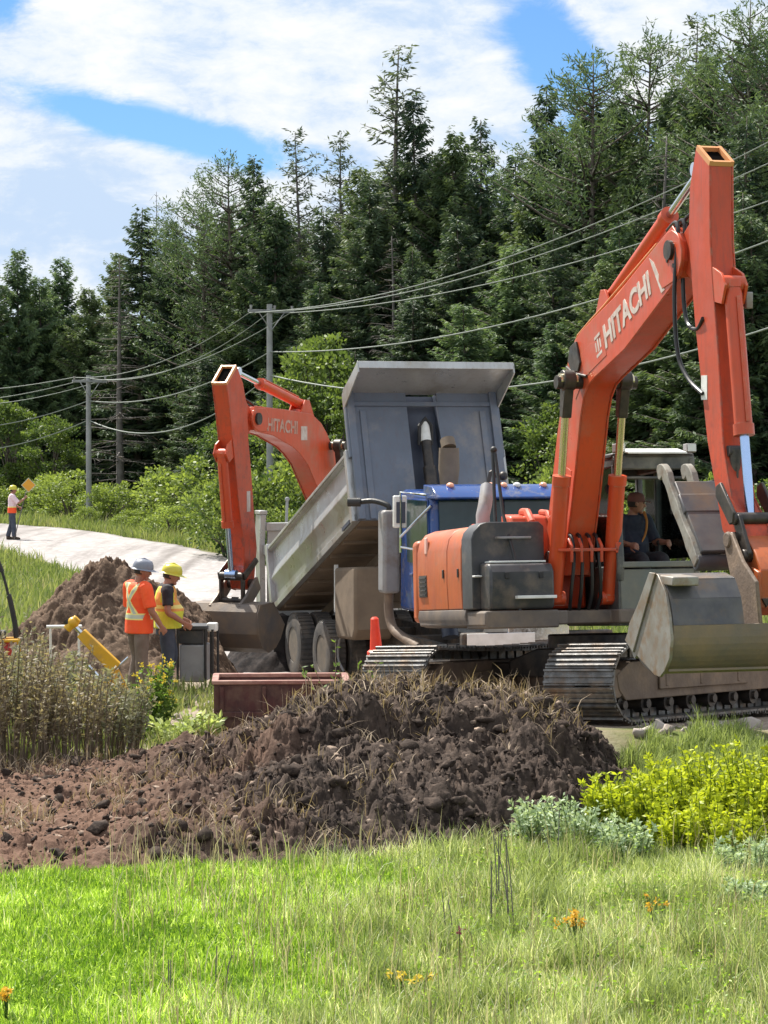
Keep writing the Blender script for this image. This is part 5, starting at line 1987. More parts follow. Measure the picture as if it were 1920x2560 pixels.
def generator():
    z = float(ground_z(-2.55, 33.6))
    t = empty('water_pump', (-2.64, 33.4, z), R(-6), 'grey boxed pump with black top on a tube stand beside the lime-vested worker', 'pump')
    b = MB()
    b.box((0, 0, 0.38), (0.36, 0.42, 0.52))
    b.build('housing', M['grey'], t, 0.02)
    b = MB()
    b.box((-0.02, 0, 0.75), (0.34, 0.40, 0.20))
    b.box((0, 0, 0.88), (0.44, 0.48, 0.06))
    b.build('control_panel', M['char'], t, 0.015)
    for x in (-0.2, 0.19, 0.29):
        for y in (-0.22, 0.22):
            b = MB()
            b.tube([(x, y, 0), (x, y, 0.86)], 0.018, 8)
            b.build('leg', M['black'], t)
    b = MB()
    b.box((0.26, -0.05, 0.88), (0.14, 0.16, 0.12))
    b.build('fuel_can', M['white'], t, 0.02)


def yellow_boom():
    """a yellow folding drawbar on a fork, leaning up to the left"""
    z = float(ground_z(-3.6, 30.2))
    t = empty('trailer_drawbar', (-3.36, 30.2, z), 0, 'yellow steel drawbar leaning up to the left behind the weeds', 'drawbar')
    p0, p1 = Vector((-0.02, 0, 0.62)), Vector((-0.46, 0, 1.07))
    d = (p1 - p0).normalized()
    nrm = Vector((-d.z, 0, d.x))
    b = MB()
    vs = []
    for p, h in ((p0, 0.085), (p1, 0.065)):
        for y in (-0.07, 0.07):
            for k in (-1, 1):
                vs.append(p + nrm * (k * h) + Vector((0, y, 0)))
    b.add(vs, [(0, 1, 3, 2), (4, 6, 7, 5), (0, 4, 5, 1), (2, 3, 7, 6), (0, 2, 6, 4), (1, 5, 7, 3)])
    b.build('beam', M['yellow'], t, 0.012)
    b = MB()
    b.cyl(p1, p1 + d * 0.13, 0.028, 14)
    b.build('coupling_rod', M['chrome'], t)
    q = p1 + d * 0.16
    b = MB()
    b.cyl(q + nrm * 0.10, q - nrm * 0.10, 0.055, 14)
    b.sphere(q + nrm * -0.02, 0.075)
    b.build('coupling', M['yellow'], t, 0.008)
    b = MB()
    b.cyl(q + nrm * 0.03 + d * 0.02, q + nrm * 0.03 + d * 0.09, 0.04, 14)
    b.build('coupling_eye', M['black'], t)
    for s, e in ((-1, (-0.24, -0.10, 0.0)), (1, (0.10, 0.16, 0.0)), (0, (-0.10, 0.05, 0.0))):
        b = MB()
        b.tube([p0 + Vector((0.0, 0.02 * s, -0.02)), Vector((e[0], e[1], 0.3)), Vector(e)], 0.035, 8)
        b.build('leg', M['yellow'], t)
    b = MB()
    b.tube([p0 + Vector((0.02, -0.05, 0.02)), p0 + Vector((0.16, -0.06, 0.15))], 0.012, 8)
    b.build('crank_handle', M['chrome'], t)
    b = MB()
    b.cyl(p0 + Vector((-0.18, -0.12, -0.12)), p0 + Vector((-0.34, -0.12, 0.05)), 0.03, 12)
    b.build('jack', M['chrome'], t)
    # loose pale pipe
    z = float(ground_z(-4.3, 31.6))
    b = MB()
    b.cyl((-4.45, 31.6, z + 1.02), (-3.98, 31.55, z + 1.03), 0.022, 12)
    b.cyl((-4.40, 31.6, z), (-4.40, 31.6, z + 1.01), 0.016, 8)
    b.cyl((-4.02, 31.56, z), (-4.02, 31.56, z + 1.02), 0.016, 8)
    o = b.build('pipe_rest', M['white'])
    tag(o, 'short white pipe on two stakes beside the yellow drawbar', 'pipe')


def rammer():
    z = float(ground_z(-4.9, 30.6))
    t = empty('plate_compactor', (-4.86, 30.6, z), R(10), 'red and yellow plate compactor with a tall black handle at the left edge', 'compactor')
    b = MB()
    b.prism([(-0.35, 0.02), (0.28, 0.02), (0.38, 0.16), (0.34, 0.18), (0.25, 0.06), (-0.32, 0.06), (-0.42, 0.18), (-0.46, 0.16)], -0.22, 0.22)
    b.build('base_plate', M['yellow'], t, 0.01)
    b = MB()
    for x in (-0.2, 0.19):
        for y in (-0.16, 0.16):
            b.tube([(x, y, 0.06), (x, y, 0.93)], 0.022, 8)
    b.tube([(-0.2, -0.16, 0.93), (0.19, -0.16, 0.93), (0.19, 0.16, 0.93), (-0.2, 0.16, 0.93), (-0.2, -0.16, 0.93)], 0.022, 8)
    b.build('roll_cage', M['yellow'], t)
    b = MB()
    b.box((-0.02, 0, 0.72), (0.20, 0.24, 0.42))
    b.cyl((-0.02, -0.15, 0.75), (-0.02, 0.15, 0.75), 0.13, 18)
    b.build('engine', M['red'], t, 0.03)
    b = MB()
    b.box((-0.1, 0, 1.0), (0.26, 0.22, 0.10))
    b.build('air_filter', M['black'], t, 0.02)
    b = MB()
    b.tube(bend_curve([(0.16, 0, 0.95), (0.14, 0, 1.15), (0.08, 0, 1.45), (0.06, 0, 1.50)], 10), 0.034, 10)
    b.tube([(0.06, 0, 1.50), (0.04, 0, 1.60), (-0.02, 0, 1.82)], 0.018, 10)
    b.tube(bend_curve([(-0.02, 0, 1.80), (-0.08, 0, 1.95), (-0.12, 0, 2.02), (-0.20, 0, 2.04)], 10), 0.034, 10)
    b.build('handle', M['black'], t)


bin_red()
delineator()
generator()
yellow_boom()
rammer()

# slim grey marker post beyond the far excavator, stake by the boom
o = MB()
z = float(ground_z(-2.6, 60))
o.tube([(-2.50, 60, z), (-2.42, 60, z + 2.25)], 0.035, 8)
o.sphere((-2.42, 60, z + 2.27), 0.06)
tag(o.build('marker_post', M['pole']), 'thin grey post with a knob seen under the far excavator boom', 'post')

# ------------------------------------------------------------------ utility poles and wires
PA, PB = (-3.9, 82), (-11.93, 97)


def pole(p, top, arm, label):
    z = float(ground_z(p[0], p[1]))
    t = empty('utility_pole', (p[0], p[1], z), R(-60), label, 'utility pole', 'utility poles along the road')
    b = MB()
    b.tube([(0, 0, -0.3), (0, 0, top * 0.5), (0, 0, top)], [0.12, 0.11, 0.095], 14)
    b.build('pole', M['pole'], t)
    b = MB()
    b.box((0.12, 0, top - 0.25), (0.08, arm, 0.10))
    b.tube([(0.15, -arm * 0.3, top - 0.25), (0.12, 0, top - 0.9)], 0.02, 6)
    b.tube([(0.15, arm * 0.3, top - 0.25), (0.12, 0, top - 0.9)], 0.02, 6)
    b.build('crossarm', M['pole'], t, 0.01)
    for y in (-arm * 0.45, 0.12, arm * 0.45):
        b = MB()
        b.tube([(0.15, y, top - 0.19), (0.15, y, top - 0.05)], [0.035, 0.05], 10)
        b.build('insulator', M['grey'], t)


pole(PA, 8.0, 1.75, 'grey utility pole rising behind the far excavator boom')
pole(PB, 5.95, 1.5, 'grey utility pole standing in the green shrubs behind the spoil heap')


def wire(pts3, sags, label, grp='overhead wires between the poles', r=0.032):
    b = MB()
    line = []
    for (a, c), s in zip(zip(pts3[:-1], pts3[1:]), sags):
        a, c = Vector(a), Vector(c)
        for k in range(25):
            t = k / 24
            p = a.lerp(c, t)
            p.z -= 4 * s * t * (1 - t)
            if not line or (p - line[-1]).length > 1e-4:
                line.append(p)
    b.tube(line, r, 6)
    o = b.build('overhead_wire', M['wire'])
    tag(o, label, 'wire', grp)


def zpix(y, d):
    return EYE + (1086 - y) / 6000 * d


# the line runs from off frame left, over the two poles, to a pole nearer the camera off frame right
LX, LY = -24.0, 112.0
RX_, RY_ = 11.0, 50.0
wire([(LX, LY, zpix(970, LY)), (-12.55, 97, zpix(944, 97)), (-4.6, 82, zpix(783, 82)), (RX_ - 0.8, RY_, zpix(215, RY_))], (0.35, 0.62, 1.05), 'top wire on the left end of the crossarms', r=0.016)
wire([(LX + 1, LY, zpix(1004, LY)), (-11.93, 97, zpix(946, 97)), (-3.9, 82, zpix(781, 82)), (RX_, RY_, zpix(235, RY_))], (0.4, 0.8, 0.95), 'middle wire on the crossarm tops', r=0.016)
wire([(LX + 2, LY, zpix(1010, LY)), (-11.3, 97, zpix(950, 97)), (-3.2, 82, zpix(783, 82)), (RX_ + 0.8, RY_, zpix(330, RY_))], (0.45, 0.55, 0.75), 'lowest of the three wires on the crossarms', r=0.016)
wire([(LX + 1, LY, zpix(1062, LY)), (-11.93, 97, zpix(1002, 97)), (-3.9, 82, zpix(880, 82)), (RX_, RY_, zpix(455, RY_))], (0.6, 0.62, 0.95), 'upper slack cable halfway down the poles', r=0.02)
wire([(LX + 1, LY, zpix(1112, LY)), (-11.93, 97, zpix(1050, 97)), (-3.9, 82, zpix(938, 82)), (RX_, RY_, zpix(690, RY_))], (0.75, 1.15, 1.35), 'lower slack cable passing behind the truck box', r=0.022)

# ------------------------------------------------------------------ people


def remeshed(mb, name, mats, parent, voxel=0.010, smooth=4, zone=None):
    """weld overlapping lofts into one continuous surface; zone(c) gives each face its cloth index"""
    me = mb.mesh(name, mats[0])
    o = bpy.data.objects.new(name, me)
    COL.objects.link(o)
    r = o.modifiers.new('r', 'REMESH')
    r.mode = 'VOXEL'
    r.voxel_size = voxel
    if smooth:
        s = o.modifiers.new('s', 'SMOOTH')
        s.iterations = smooth
        s.factor = 0.5
    dg = bpy.context.evaluated_depsgraph_get()
    m2 = bpy.data.meshes.new_from_object(o.evaluated_get(dg))
    bpy.data.objects.remove(o, do_unlink=True)
    bpy.data.meshes.remove(me)
    m2.name = name
    m2.materials.clear()
    for m in mats:
        m2.materials.append(m)
    m2.polygons.foreach_set('use_smooth', [True] * len(m2.polygons))
    if zone is not None:
        n = len(m2.polygons)
        c = np.zeros(n * 3, dtype=np.float32)
        m2.polygons.foreach_get('center', c)
        m2.polygons.foreach_set('material_index', zone(c.reshape(n, 3)).astype(np.int32))
    m2.update()
    return link(name, m2, parent)


def oval(b, pts, n=16):
    """loft of oval rings: (centre, half depth, half width, tilt of the ring normal in radians)"""
    rs = []
    for c, rx, ry, *t in pts:
        t = t[0] if t else 0.0
        a = Vector((math.cos(t), 0, -math.sin(t)))
        rs.append([Vector(c) + a * rx * math.cos(2 * math.pi * k / n) + Vector((0, ry * math.sin(2 * math.pi * k / n), 0)) for k in range(n)])
    b.rings(rs)


def hand(b, wrist, d, palm, curl=0.5, s=1, spread=0.12):
    """palm and five jointed fingers; d = direction of the hand, palm = direction the palm faces"""
    d = Vector(d).normalized()
    p = Vector(palm)
    p = (p - d * p.dot(d)).normalized()
    w = d.cross(p) * s          # towards the thumb
    wrist = Vector(wrist)
    rs = []
    for t, hw, th in ((-0.01, 0.028, 0.021), (0.02, 0.034, 0.018), (0.05, 0.041, 0.016), (0.085, 0.043, 0.014), (0.098, 0.040, 0.011)):
        rs.append([wrist + d * t + w * hw * math.cos(2 * math.pi * k / 14) + p * th * math.sin(2 * math.pi * k / 14) for k in range(14)])
    b.rings(rs)
    for k, (off, ln, r) in enumerate(((0.031, 0.070, 0.0090), (0.011, 0.080, 0.0092), (-0.010, 0.074, 0.0088), (-0.030, 0.058, 0.0080))):
        q = wrist + d * 0.088 + w * off
        dd = (d + w * off * spread * 20).normalized()
        pts, rr, a = [q], [r * 1.05], 0.15
        for j, f in enumerate((0.45, 0.32, 0.23)):
            a += curl * (0.75 + 0.12 * k)
            v = dd * math.cos(a) + p * math.sin(a)
            pts.append(pts[-1] + v * ln * f)
            rr.append(r * (0.98 - 0.12 * j))
        b.tube(pts, rr, 8)
    q = wrist + d * 0.028 + w * 0.030
    v1 = (d * 0.6 + w * 0.8 + p * 0.25).normalized()
    v2 = (d * 0.9 + w * 0.25 + p * 0.45).normalized()
    b.tube([q, q + v1 * 0.035, q + v1 * 0.035 + v2 * 0.030, q + v1 * 0.035 + v2 * 0.052], [0.0125, 0.0115, 0.010, 0.008], 8)


def head(b, c, yaw=0.0, pitch=0.0, s=1.0):
    Hm = Matrix.Translation(c) @ Matrix.Rotation(yaw, 4, 'Z') @ Matrix.Rotation(pitch, 4, 'Y') @ Matrix.Scale(s, 4)
    n, m = 24, 16
    rs = []
    for i in range(m + 1):
        t = math.pi * i / m
        q = max(math.sin(t), 0.02)
        z = -math.cos(t)
        ring = []
        for k in range(n):
            a = 2 * math.pi * k / n
            x, y = math.cos(a) * q, math.sin(a) * q
            jaw = 1 - 0.28 * max(0, -z) ** 1.2
            px = x * 0.098 * (jaw if x > 0 else (1 - 0.30 * max(0, -z)))
            if x > 0:
                px += 0.010 * max(0, -z - 0.2) + 0.006 * math.exp(-((z - 0.28) / 0.12) ** 2)
            else:
                px *= 1.04
            ring.append(Vector((px, y * 0.076 * jaw, z * 0.118)))
        rs.append(ring)
    b.rings(rs, T=Hm)
    b.tube([(0.092, 0, 0.028), (0.104, 0, -0.008), (0.112, 0, -0.026), (0.094, 0, -0.034)], [0.010, 0.013, 0.016, 0.010], 8, T=Hm)
    b.tube([(0.086, -0.022, -0.056), (0.094, 0, -0.057), (0.086, 0.022, -0.056)], [0.006, 0.009, 0.006], 8, T=Hm)
    b.sphere((0.070, 0, -0.095), 0.026, T=Hm)
    for y in (-1, 1):
        b.sphere((0.0, y * 0.078, 0.0), 0.030, T=Hm, sc=(0.6, 0.35, 1.05))
    return Hm


def eyes(Hm, parent):
    for y in (-0.031, 0.031):
        b = MB(Hm)
        b.sphere((0.084, y, 0.012), 0.012)
        b.build('eye', M['hair'], parent)
    b = MB(Hm)
    b.tube([(0.096, -0.02, -0.0575), (0.1035, 0, -0.058), (0.096, 0.02, -0.0575)], 0.0028, 6)
    b.build('mouth', M['red'], parent)


def helmet(Hm, parent, mat, name='hard_hat', brim_front=True):
    b = MB(Hm)
    pr = [(0.121, 0.030), (0.122, 0.05), (0.116, 0.09), (0.098, 0.125), (0.06, 0.150), (0.015, 0.158)]
    b.rings([[Vector((1.08 * r * math.cos(2 * math.pi * k / 28), 0.90 * r * math.sin(2 * math.pi * k / 28), z)) for k in range(28)] for r, z in pr])
    rs = []
    for f, z in ((0.96, 0.036), (1.0, 0.028)):
        ring = []
        for k in range(28):
            a = 2 * math.pi * k / 28
            ext = 0.122 * f + (0.055 * max(0, math.cos(a)) ** 1.5 + 0.016) * (f > 0.98)
            ring.append(Vector((1.08 * ext * math.cos(a), 0.90 * (0.122 * f + 0.016 * (f > .98)) * math.sin(a), z - 0.014 * (f > .98))))
        rs.append(ring)
    b.rings(rs, 0, False)
    b.tube([(0.10, 0, 0.125), (0.0, 0, 0.163), (-0.10, 0, 0.125)], 0.014, 8)
    return b.build(name, mat, parent, angle=50)


def cap_(Hm, parent, mat):
    b = MB(Hm)
    pr = [(0.104, 0.02), (0.106, 0.05), (0.098, 0.09), (0.075, 0.120), (0.02, 0.134)]
    b.rings([[Vector((1.0 * r * math.cos(2 * math.pi * k / 24), 0.82 * r * math.sin(2 * math.pi * k / 24), z)) for k in range(24)] for r, z in pr])
    rs = []
    for x, hw, z in ((0.075, 0.072, 0.036), (0.13, 0.066, 0.034), (0.165, 0.045, 0.024), (0.175, 0.015, 0.02)):
        rs.append([Vector((x, hw * math.cos(2 * math.pi * k / 12), z + 0.006 * math.sin(2 * math.pi * k / 12) - 0.22 * (hw * math.cos(2 * math.pi * k / 12)) ** 2 * 10 * .1)) for k in range(12)])
    b.rings(rs)
    return b.build('cap', mat, parent, angle=50)


def limb(b, pts, rr, n=14):
    # subdivide for a smooth bend at the joint
    P = bend_curve(pts, 4 * (len(pts) - 1) + 1)
    q = np.interp(np.linspace(0, len(rr) - 1, len(P)), range(len(rr)), rr)
    b.tube(P, list(q), n)


def person(name, loc, rz, label, J):
    """J: joints of the pose in the person's own frame (x forward, y left, z up)"""
    root = empty(name, loc, rz, label, 'person')
    root.scale = J.get('scale', (1, 1, 1))
    sp, ch, nk, hd_ = (Vector(J[k]) for k in ('pelvis', 'chest', 'neck', 'head'))
    B = J.get('belly', 0.0)
    body = MB()
    oval(body, [(sp + Vector((0, 0, -0.10)), 0.10, 0.14), (sp, 0.115, 0.16), (sp.lerp(ch, 0.5) + Vector((B * .4, 0, 0)), 0.10 + B * .3, 0.145), (ch, 0.115, 0.165), (ch.lerp(nk, 0.6), 0.10, 0.165), (ch.lerp(nk, 0.9), 0.075, 0.10), (nk, 0.058, 0.062), (nk.lerp(hd_, 0.55), 0.055, 0.056)])
    Hm = head(body, hd_, J.get('yaw', 0), J.get('pitch', 0))
    for s in ('l', 'r'):
        sg = 1 if s == 'l' else -1
        sh, el, wr = (Vector(J[k + s]) for k in ('sh', 'el', 'wr'))
        body.sphere(sh, 0.062)
        limb(body, [ch.lerp(nk, 0.55) + Vector((0, sg * 0.08, 0)), sh, sh.lerp(el, 0.5), el, el.lerp(wr, 0.35), wr], [0.07, 0.058, 0.050, 0.041, 0.042, 0.027])
        d = (wr - el).normalized()
        hdv = Vector(J.get('hd' + s, tuple(d)))
        hand(body, wr, hdv, J.get('palm' + s, (0, -sg, 0)), J.get('curl' + s, 0.4), sg if not J.get('flip' + s) else -sg)
        hp, kn, an = (Vector(J[k + s]) for k in ('hip', 'kn', 'an'))
        limb(body, [hp, hp.lerp(kn, 0.5), kn, kn.lerp(an, 0.35), an], [0.092, 0.075, 0.054, 0.056, 0.038])
        f = Vector(J.get('ft' + s, (1, 0, 0)))
        body.tube([an + Vector((0, 0, -0.03)) - f * 0.03, an + f * 0.08 + Vector((0, 0, -0.045)), an + f * 0.17 + Vector((0, 0, -0.055))], [0.042, 0.038, 0.026], 10)
    bo = remeshed(body, 'body', [J.get('skin', M['skin'])], root, 0.0075, 1)
    eyes(Hm, bo)
    # hair under the hat
    b = MB(Hm)
    pr = [(0.094, -0.045), (0.104, 0.0), (0.104, 0.045), (0.09, 0.085), (0.05, 0.115), (0.01, 0.122)]
    rs = []
    for r, z in pr:
        rs.append([Vector(((r * math.cos(2 * math.pi * k / 24)) if math.cos(2 * math.pi * k / 24) < 0.1 or z > 0.04 else r * 0.1, 0.80 * r * math.sin(2 * math.pi * k / 24), z)) for k in range(24)])
    b.rings(rs)
    b.build('hair', M['hair'], root)
    if J['hat'] == 'cap':
        cap_(Hm, root, J['hatm'])
    else:
        helmet(Hm, root, J['hatm'])
    # shirt or vest with sleeves
    b = MB()
    hem = sp + Vector((B * 0.3, 0, J.get('hem', -0.12)))
    oval(b, [(hem, 0.150 + B * .3, 0.208), (sp + Vector((B * .4, 0, 0.05)), 0.142 + B * .45, 0.198), (sp.lerp(ch, 0.55) + Vector((B * .6, 0, 0)), 0.132 + B * .6, 0.18), (ch, 0.14, 0.195), (ch.lerp(nk, 0.5), 0.128, 0.195), (ch.lerp(nk, 0.82), 0.105, 0.14), (nk + Vector((0, 0, -0.005)), 0.074, 0.08)], 20)
    if not J.get('vest'):
        for s in ('l', 'r'):
            sg = 1 if s == 'l' else -1
            sh, el = Vector(J['sh' + s]), Vector(J['el' + s])
            q = sh.lerp(el, J.get('sleeve', 0.85))
            limb(b, [ch.lerp(nk, 0.5) + Vector((0, sg * 0.10, 0)), sh + Vector((0, sg * 0.005, 0.0)), sh.lerp(q, 0.6), q], [0.10, 0.085, 0.080, 0.078])
    remeshed(b, 'vest' if J.get('vest') else 'shirt', J['top'], root, 0.0095, 5, J.get('zone'))
    if J.get('vest'):
        b = MB()
        oval(b, [(sp.lerp(ch, 0.6) + Vector((B * .3, 0, 0)), 0.12 + B * .3, 0.17), (ch, 0.128, 0.182), (ch.lerp(nk, 0.5), 0.116, 0.182), (ch.lerp(nk, 0.85), 0.095, 0.12), (nk + Vector((0, 0, 0.012)), 0.07, 0.075)], 20)
        for s in ('l', 'r'):
            sg = 1 if s == 'l' else -1
            sh, el = Vector(J['sh' + s]), Vector(J['el' + s])
            q = sh.lerp(el, J.get('sleeve', 0.7))
            limb(b, [ch.lerp(nk, 0.5) + Vector((0, sg * 0.10, 0)), sh, sh.lerp(q, 0.6), q], [0.09, 0.078, 0.072, 0.070])
        remeshed(b, 'shirt', [J['under']], root, 0.0095, 4)
    # trousers
    b = MB()
    oval(b, [(sp + Vector((0, 0, -0.16)), 0.125, 0.17), (sp + Vector((0, 0, -0.06)), 0.124, 0.170), (sp + Vector((0, 0, 0.06)), 0.115, 0.155)], 20)
    for s in ('l', 'r'):
        hp, kn, an = (Vector(J[k + s]) for k in ('hip', 'kn', 'an'))
        limb(b, [hp + Vector((0, 0, 0.04)), hp.lerp(kn, 0.5), kn, kn.lerp(an, 0.5), an + (kn - an).normalized() * 0.01], [0.096, 0.094, 0.078, 0.076, 0.078])
    remeshed(b, 'trousers', [J['pants']], root, 0.010, 5)
    for s in ('l', 'r'):
        an = Vector(J['an' + s])
        f = Vector(J.get('ft' + s, (1, 0, 0)))
        b = MB()
        b.tube([an + Vector((0, 0, 0.06)), an, an + Vector((0, 0, -0.06))], [0.058, 0.056, 0.055], 14)
        b.tube([an - f * 0.05 + Vector((0, 0, -0.052)), an + f * 0.06 + Vector((0, 0, -0.05)), an + f * 0.15 + Vector((0, 0, -0.058)), an + f * 0.205 + Vector((0, 0, -0.066))], [0.046, 0.054, 0.048, 0.026], 14)
        remeshed(b, 'boot', [J.get('boots', M['boot'])], root, 0.010, 3)
    return root


STAND = dict(pelvis=(0, 0, 0.98), chest=(0.01, 0, 1.30), neck=(0.01, 0, 1.50), head=(0.035, 0, 1.635),
             shl=(0.0, 0.195, 1.435), shr=(0.0, -0.195, 1.435), ell=(0.0, 0.26, 1.14), elr=(0.0, -0.26, 1.14), wrl=(0.06, 0.26, 0.89), wrr=(0.06, -0.26, 0.89),
             hipl=(0, 0.095, 0.93), hipr=(0, -0.095, 0.93), knl=(0.02, 0.11, 0.51), knr=(0.02, -0.11, 0.51), anl=(-0.01, 0.12, 0.10), anr=(-0.01, -0.12, 0.10))


def zone_orange(c):
    z, y, x = c[:, 2], c[:, 1], c[:, 0]
    m = np.zeros(len(c), int)
    torso = np.abs(y) < 0.185
    # silver belt edged in yellow, and crossed straps
    m[torso & (np.abs(z - 1.055) < 0.045)] = 1
    m[torso & (np.abs(z - 1.055) < 0.022)] = 2
    back = x < 0.02
    u = (z - 1.26)
    for s in (1, -1):
        d = np.abs(y * 1.0 + s * (u * 0.62 - 0.0))
        on = torso & (z > 1.09) & (z < 1.49) & back
        m[on & (d < 0.042)] = 1
        m[on & (d < 0.022)] = 2
    front = torso & (x >= 0.02) & (z > 1.09) & (z < 1.47)
    for s in (1, -1):
        d = np.abs(y - s * 0.11)
        m[front & (d < 0.036)] = 1
        m[front & (d < 0.02)] = 2
    return m


def zone_lime(c):
    z, y = c[:, 2], c[:, 1]
    m = np.zeros(len(c), int)
    m[(z > 1.08) & (z < 1.20)] = 1
    m[(z > 1.115) & (z < 1.165)] = 2
    v = (np.abs(np.abs(y) - 0.105) < 0.045) & (z >= 1.20) & (z < 1.42)
    m[v] = 1
    return m


z0 = float(ground_z(-3.32, 32.3))
p = dict(STAND)
p.update(head=(0.05, -0.03, 1.645), yaw=R(-38), pitch=R(10), elr=(0.03, -0.275, 1.15), wrr=(0.17, -0.28, 0.93), palmr=(0.2, 1, 0), curlr=0.55, ell=(0.02, 0.255, 1.14), wrl=(0.16, 0.22, 0.93),
         knl=(0.06, 0.12, 0.52), knr=(-0.01, -0.11, 0.51), hat='helmet', hatm=M['hat_grey'], top=[M['hivis'], M['tape_y'], M['tape_s']], zone=zone_orange, pants=M['pants_tan'], hem=-0.15, belly=0.05, sleeve=0.92, scale=(1.1, 1.1, 1.03))
person('person', (-3.32, 32.3, z0 + 0.02), R(35), 'worker in orange hi-vis shirt with crossed reflective tape and grey hard hat, seen from behind', p)
# sheet of paper in his right hand
q = Matrix.Translation((-3.32, 32.3, z0 + 0.02)) @ Matrix.Rotation(R(35), 4, 'Z') @ Matrix.Diagonal((1.1, 1.1, 1.03, 1))
b = MB(q)
b.rings([[Vector((0.12 + 0.006 * k, -0.255 - 0.01 * k, 0.985 - 0.035 * k)) + Vector(v) for v in ((0.0, 0.07, 0.05), (0.10, 0.03, -0.05), (0.10, 0.03, -0.053), (0.0, 0.07, 0.047))] for k in range(4)])
tag(b.build('paper_sheet', M['paper']), 'folded white paper held in the hand of the orange-shirted worker', 'paper')

z0 = float(ground_z(-3.0, 32.9))
p = dict(STAND)
p.update(pelvis=(0, 0, 0.92), chest=(0.0, 0, 1.24), neck=(0.02, 0, 1.43), head=(0.07, -0.0, 1.55), shl=(0.0, 0.195, 1.37), shr=(0.0, -0.195, 1.37),
         elr=(0.0, -0.27, 1.08), wrr=(0.20, -0.23, 0.93), palmr=(0, 1, 0.2), ell=(0.04, 0.26, 1.09), wrl=(0.24, 0.18, 0.95), hipl=(0, 0.095, 0.87), hipr=(0, -0.095, 0.87), knl=(0.09, 0.11, 0.48), knr=(0.02, -0.11, 0.47),
         yaw=R(-10), pitch=R(14), hat='helmet', hatm=M['hat_lime'], vest=True, under=M['black_cloth'], top=[M['lime'], M['vest_o'], M['tape_y']], zone=zone_lime, pants=M['jeans'], belly=0.085, hem=-0.07, sleeve=0.72, boots=M['boot'], scale=(1.1, 1.1, 1.03))
person('person', (-3.0, 32.9, z0 + 0.02), R(12), 'worker in lime hi-vis vest and yellow hard hat, looking down to the right', p)

FX, FY = -12.25, 79.0
z0 = float(ground_z(FX, FY))


def zone_flag(c):
    z = c[:, 2]
    m = np.zeros(len(c), int)
    m[z > 1.10] = 1  # upper torso painted pale as if sunlit
    m[(z > 1.06) & (z <= 1.10)] = 2
    return m


p = dict(STAND)
p.update(yaw=R(-5), elr=(0.20, -0.28, 1.22), wrr=(0.40, -0.24, 1.36), hdr=(0.4, 0.1, 0.9), palmr=(0.6, 0.8, 0), curlr=0.9, ell=(0.06, 0.26, 1.16), wrl=(0.24, 0.12, 1.06), knl=(-0.02, 0.11, 0.52), anl=(-0.14, 0.10, 0.10), knr=(0.05, -0.11, 0.51), anr=(0.06, -0.12, 0.10),
         hat='helmet', hatm=M['hat_lime'], top=[M['hivis'], M['sunlit_top'], M['tape_y']], zone=zone_flag, pants=M['jeans'], sleeve=0.98, hem=-0.10)
person('person', (FX, FY, z0 + 0.09), R(10), 'distant flagger on the road in orange vest with its upper part painted sunlit pale holding a sign paddle', p)
t = empty('sign_paddle', (FX + 0.44, FY - 0.16, z0 + 0.09), R(-82), 'amber diamond sign paddle on a pole held by the distant flagger', 'sign')
b = MB()
b.tube([(0, -0.34, 0.02), (0, 0.0, 1.42), (0, 0.055, 1.60)], 0.016, 8)
b.build('handle', M['greybark'], t)
Mx = Matrix.Translation((0.0, 0.13, 1.80)) @ Matrix.Rotation(R(45), 4, 'X')
b = MB(Mx)
b.box((0.012, 0, 0), (0.012, 0.30, 0.30))
sb = b.build('panel', M['sign'], t, 0.02)
b = MB(Mx)
b.box((0, 0, 0), (0.010, 0.345, 0.345))
b.build('border', M['signrim'], sb, 0.02)

# excavator operator, seated in the near cab
NX = Matrix.Translation((2.03, 28.0, 0.40)) @ Matrix.Rotation(R(-74), 4, 'Z')
q = NX @ Vector((0.04, 0.90, 0.78))
p = dict(STAND)
p.update(pelvis=(0, 0, 0.93), chest=(-0.02, 0, 1.25), neck=(0.02, 0, 1.44), head=(0.07, 0.02, 1.57), yaw=R(62), pitch=R(4),
         shl=(0.0, 0.19, 1.38), shr=(0.0, -0.19, 1.38), elr=(0.12, -0.26, 1.12), wrr=(0.34, -0.24, 1.10), ell=(0.12, 0.26, 1.12), wrl=(0.34, 0.26, 1.12), palml=(0.3, -1, -.4), palmr=(0.3, 1, -.4), curll=0.9, curlr=0.9,
         hipl=(0.02, 0.09, 0.90), hipr=(0.02, -0.09, 0.90), knl=(0.45, 0.14, 0.93), knr=(0.45, -0.14, 0.93), anl=(0.56, 0.14, 0.52), anr=(0.56, -0.14, 0.52),
         hat='cap', hatm=M['cap'], vest=False, top=[M['navy']], pants=M['black_cloth'], belly=0.10, hem=-0.02, sleeve=0.95)
op = person('person', q, R(-74 + 12), 'excavator operator in red cap and navy shirt sitting in the near cab', p)
b = MB()
b.tube(bend_curve([(0.07, 0.13, 1.47), (0.15, 0.12, 1.36), (0.20, 0.06, 1.20), (0.20, -0.02, 1.08)], 14), 0.026, 8, flat=0.3, side=(1, 0, 0.3))
b.build('harness_strap', M['vest_o'], op)

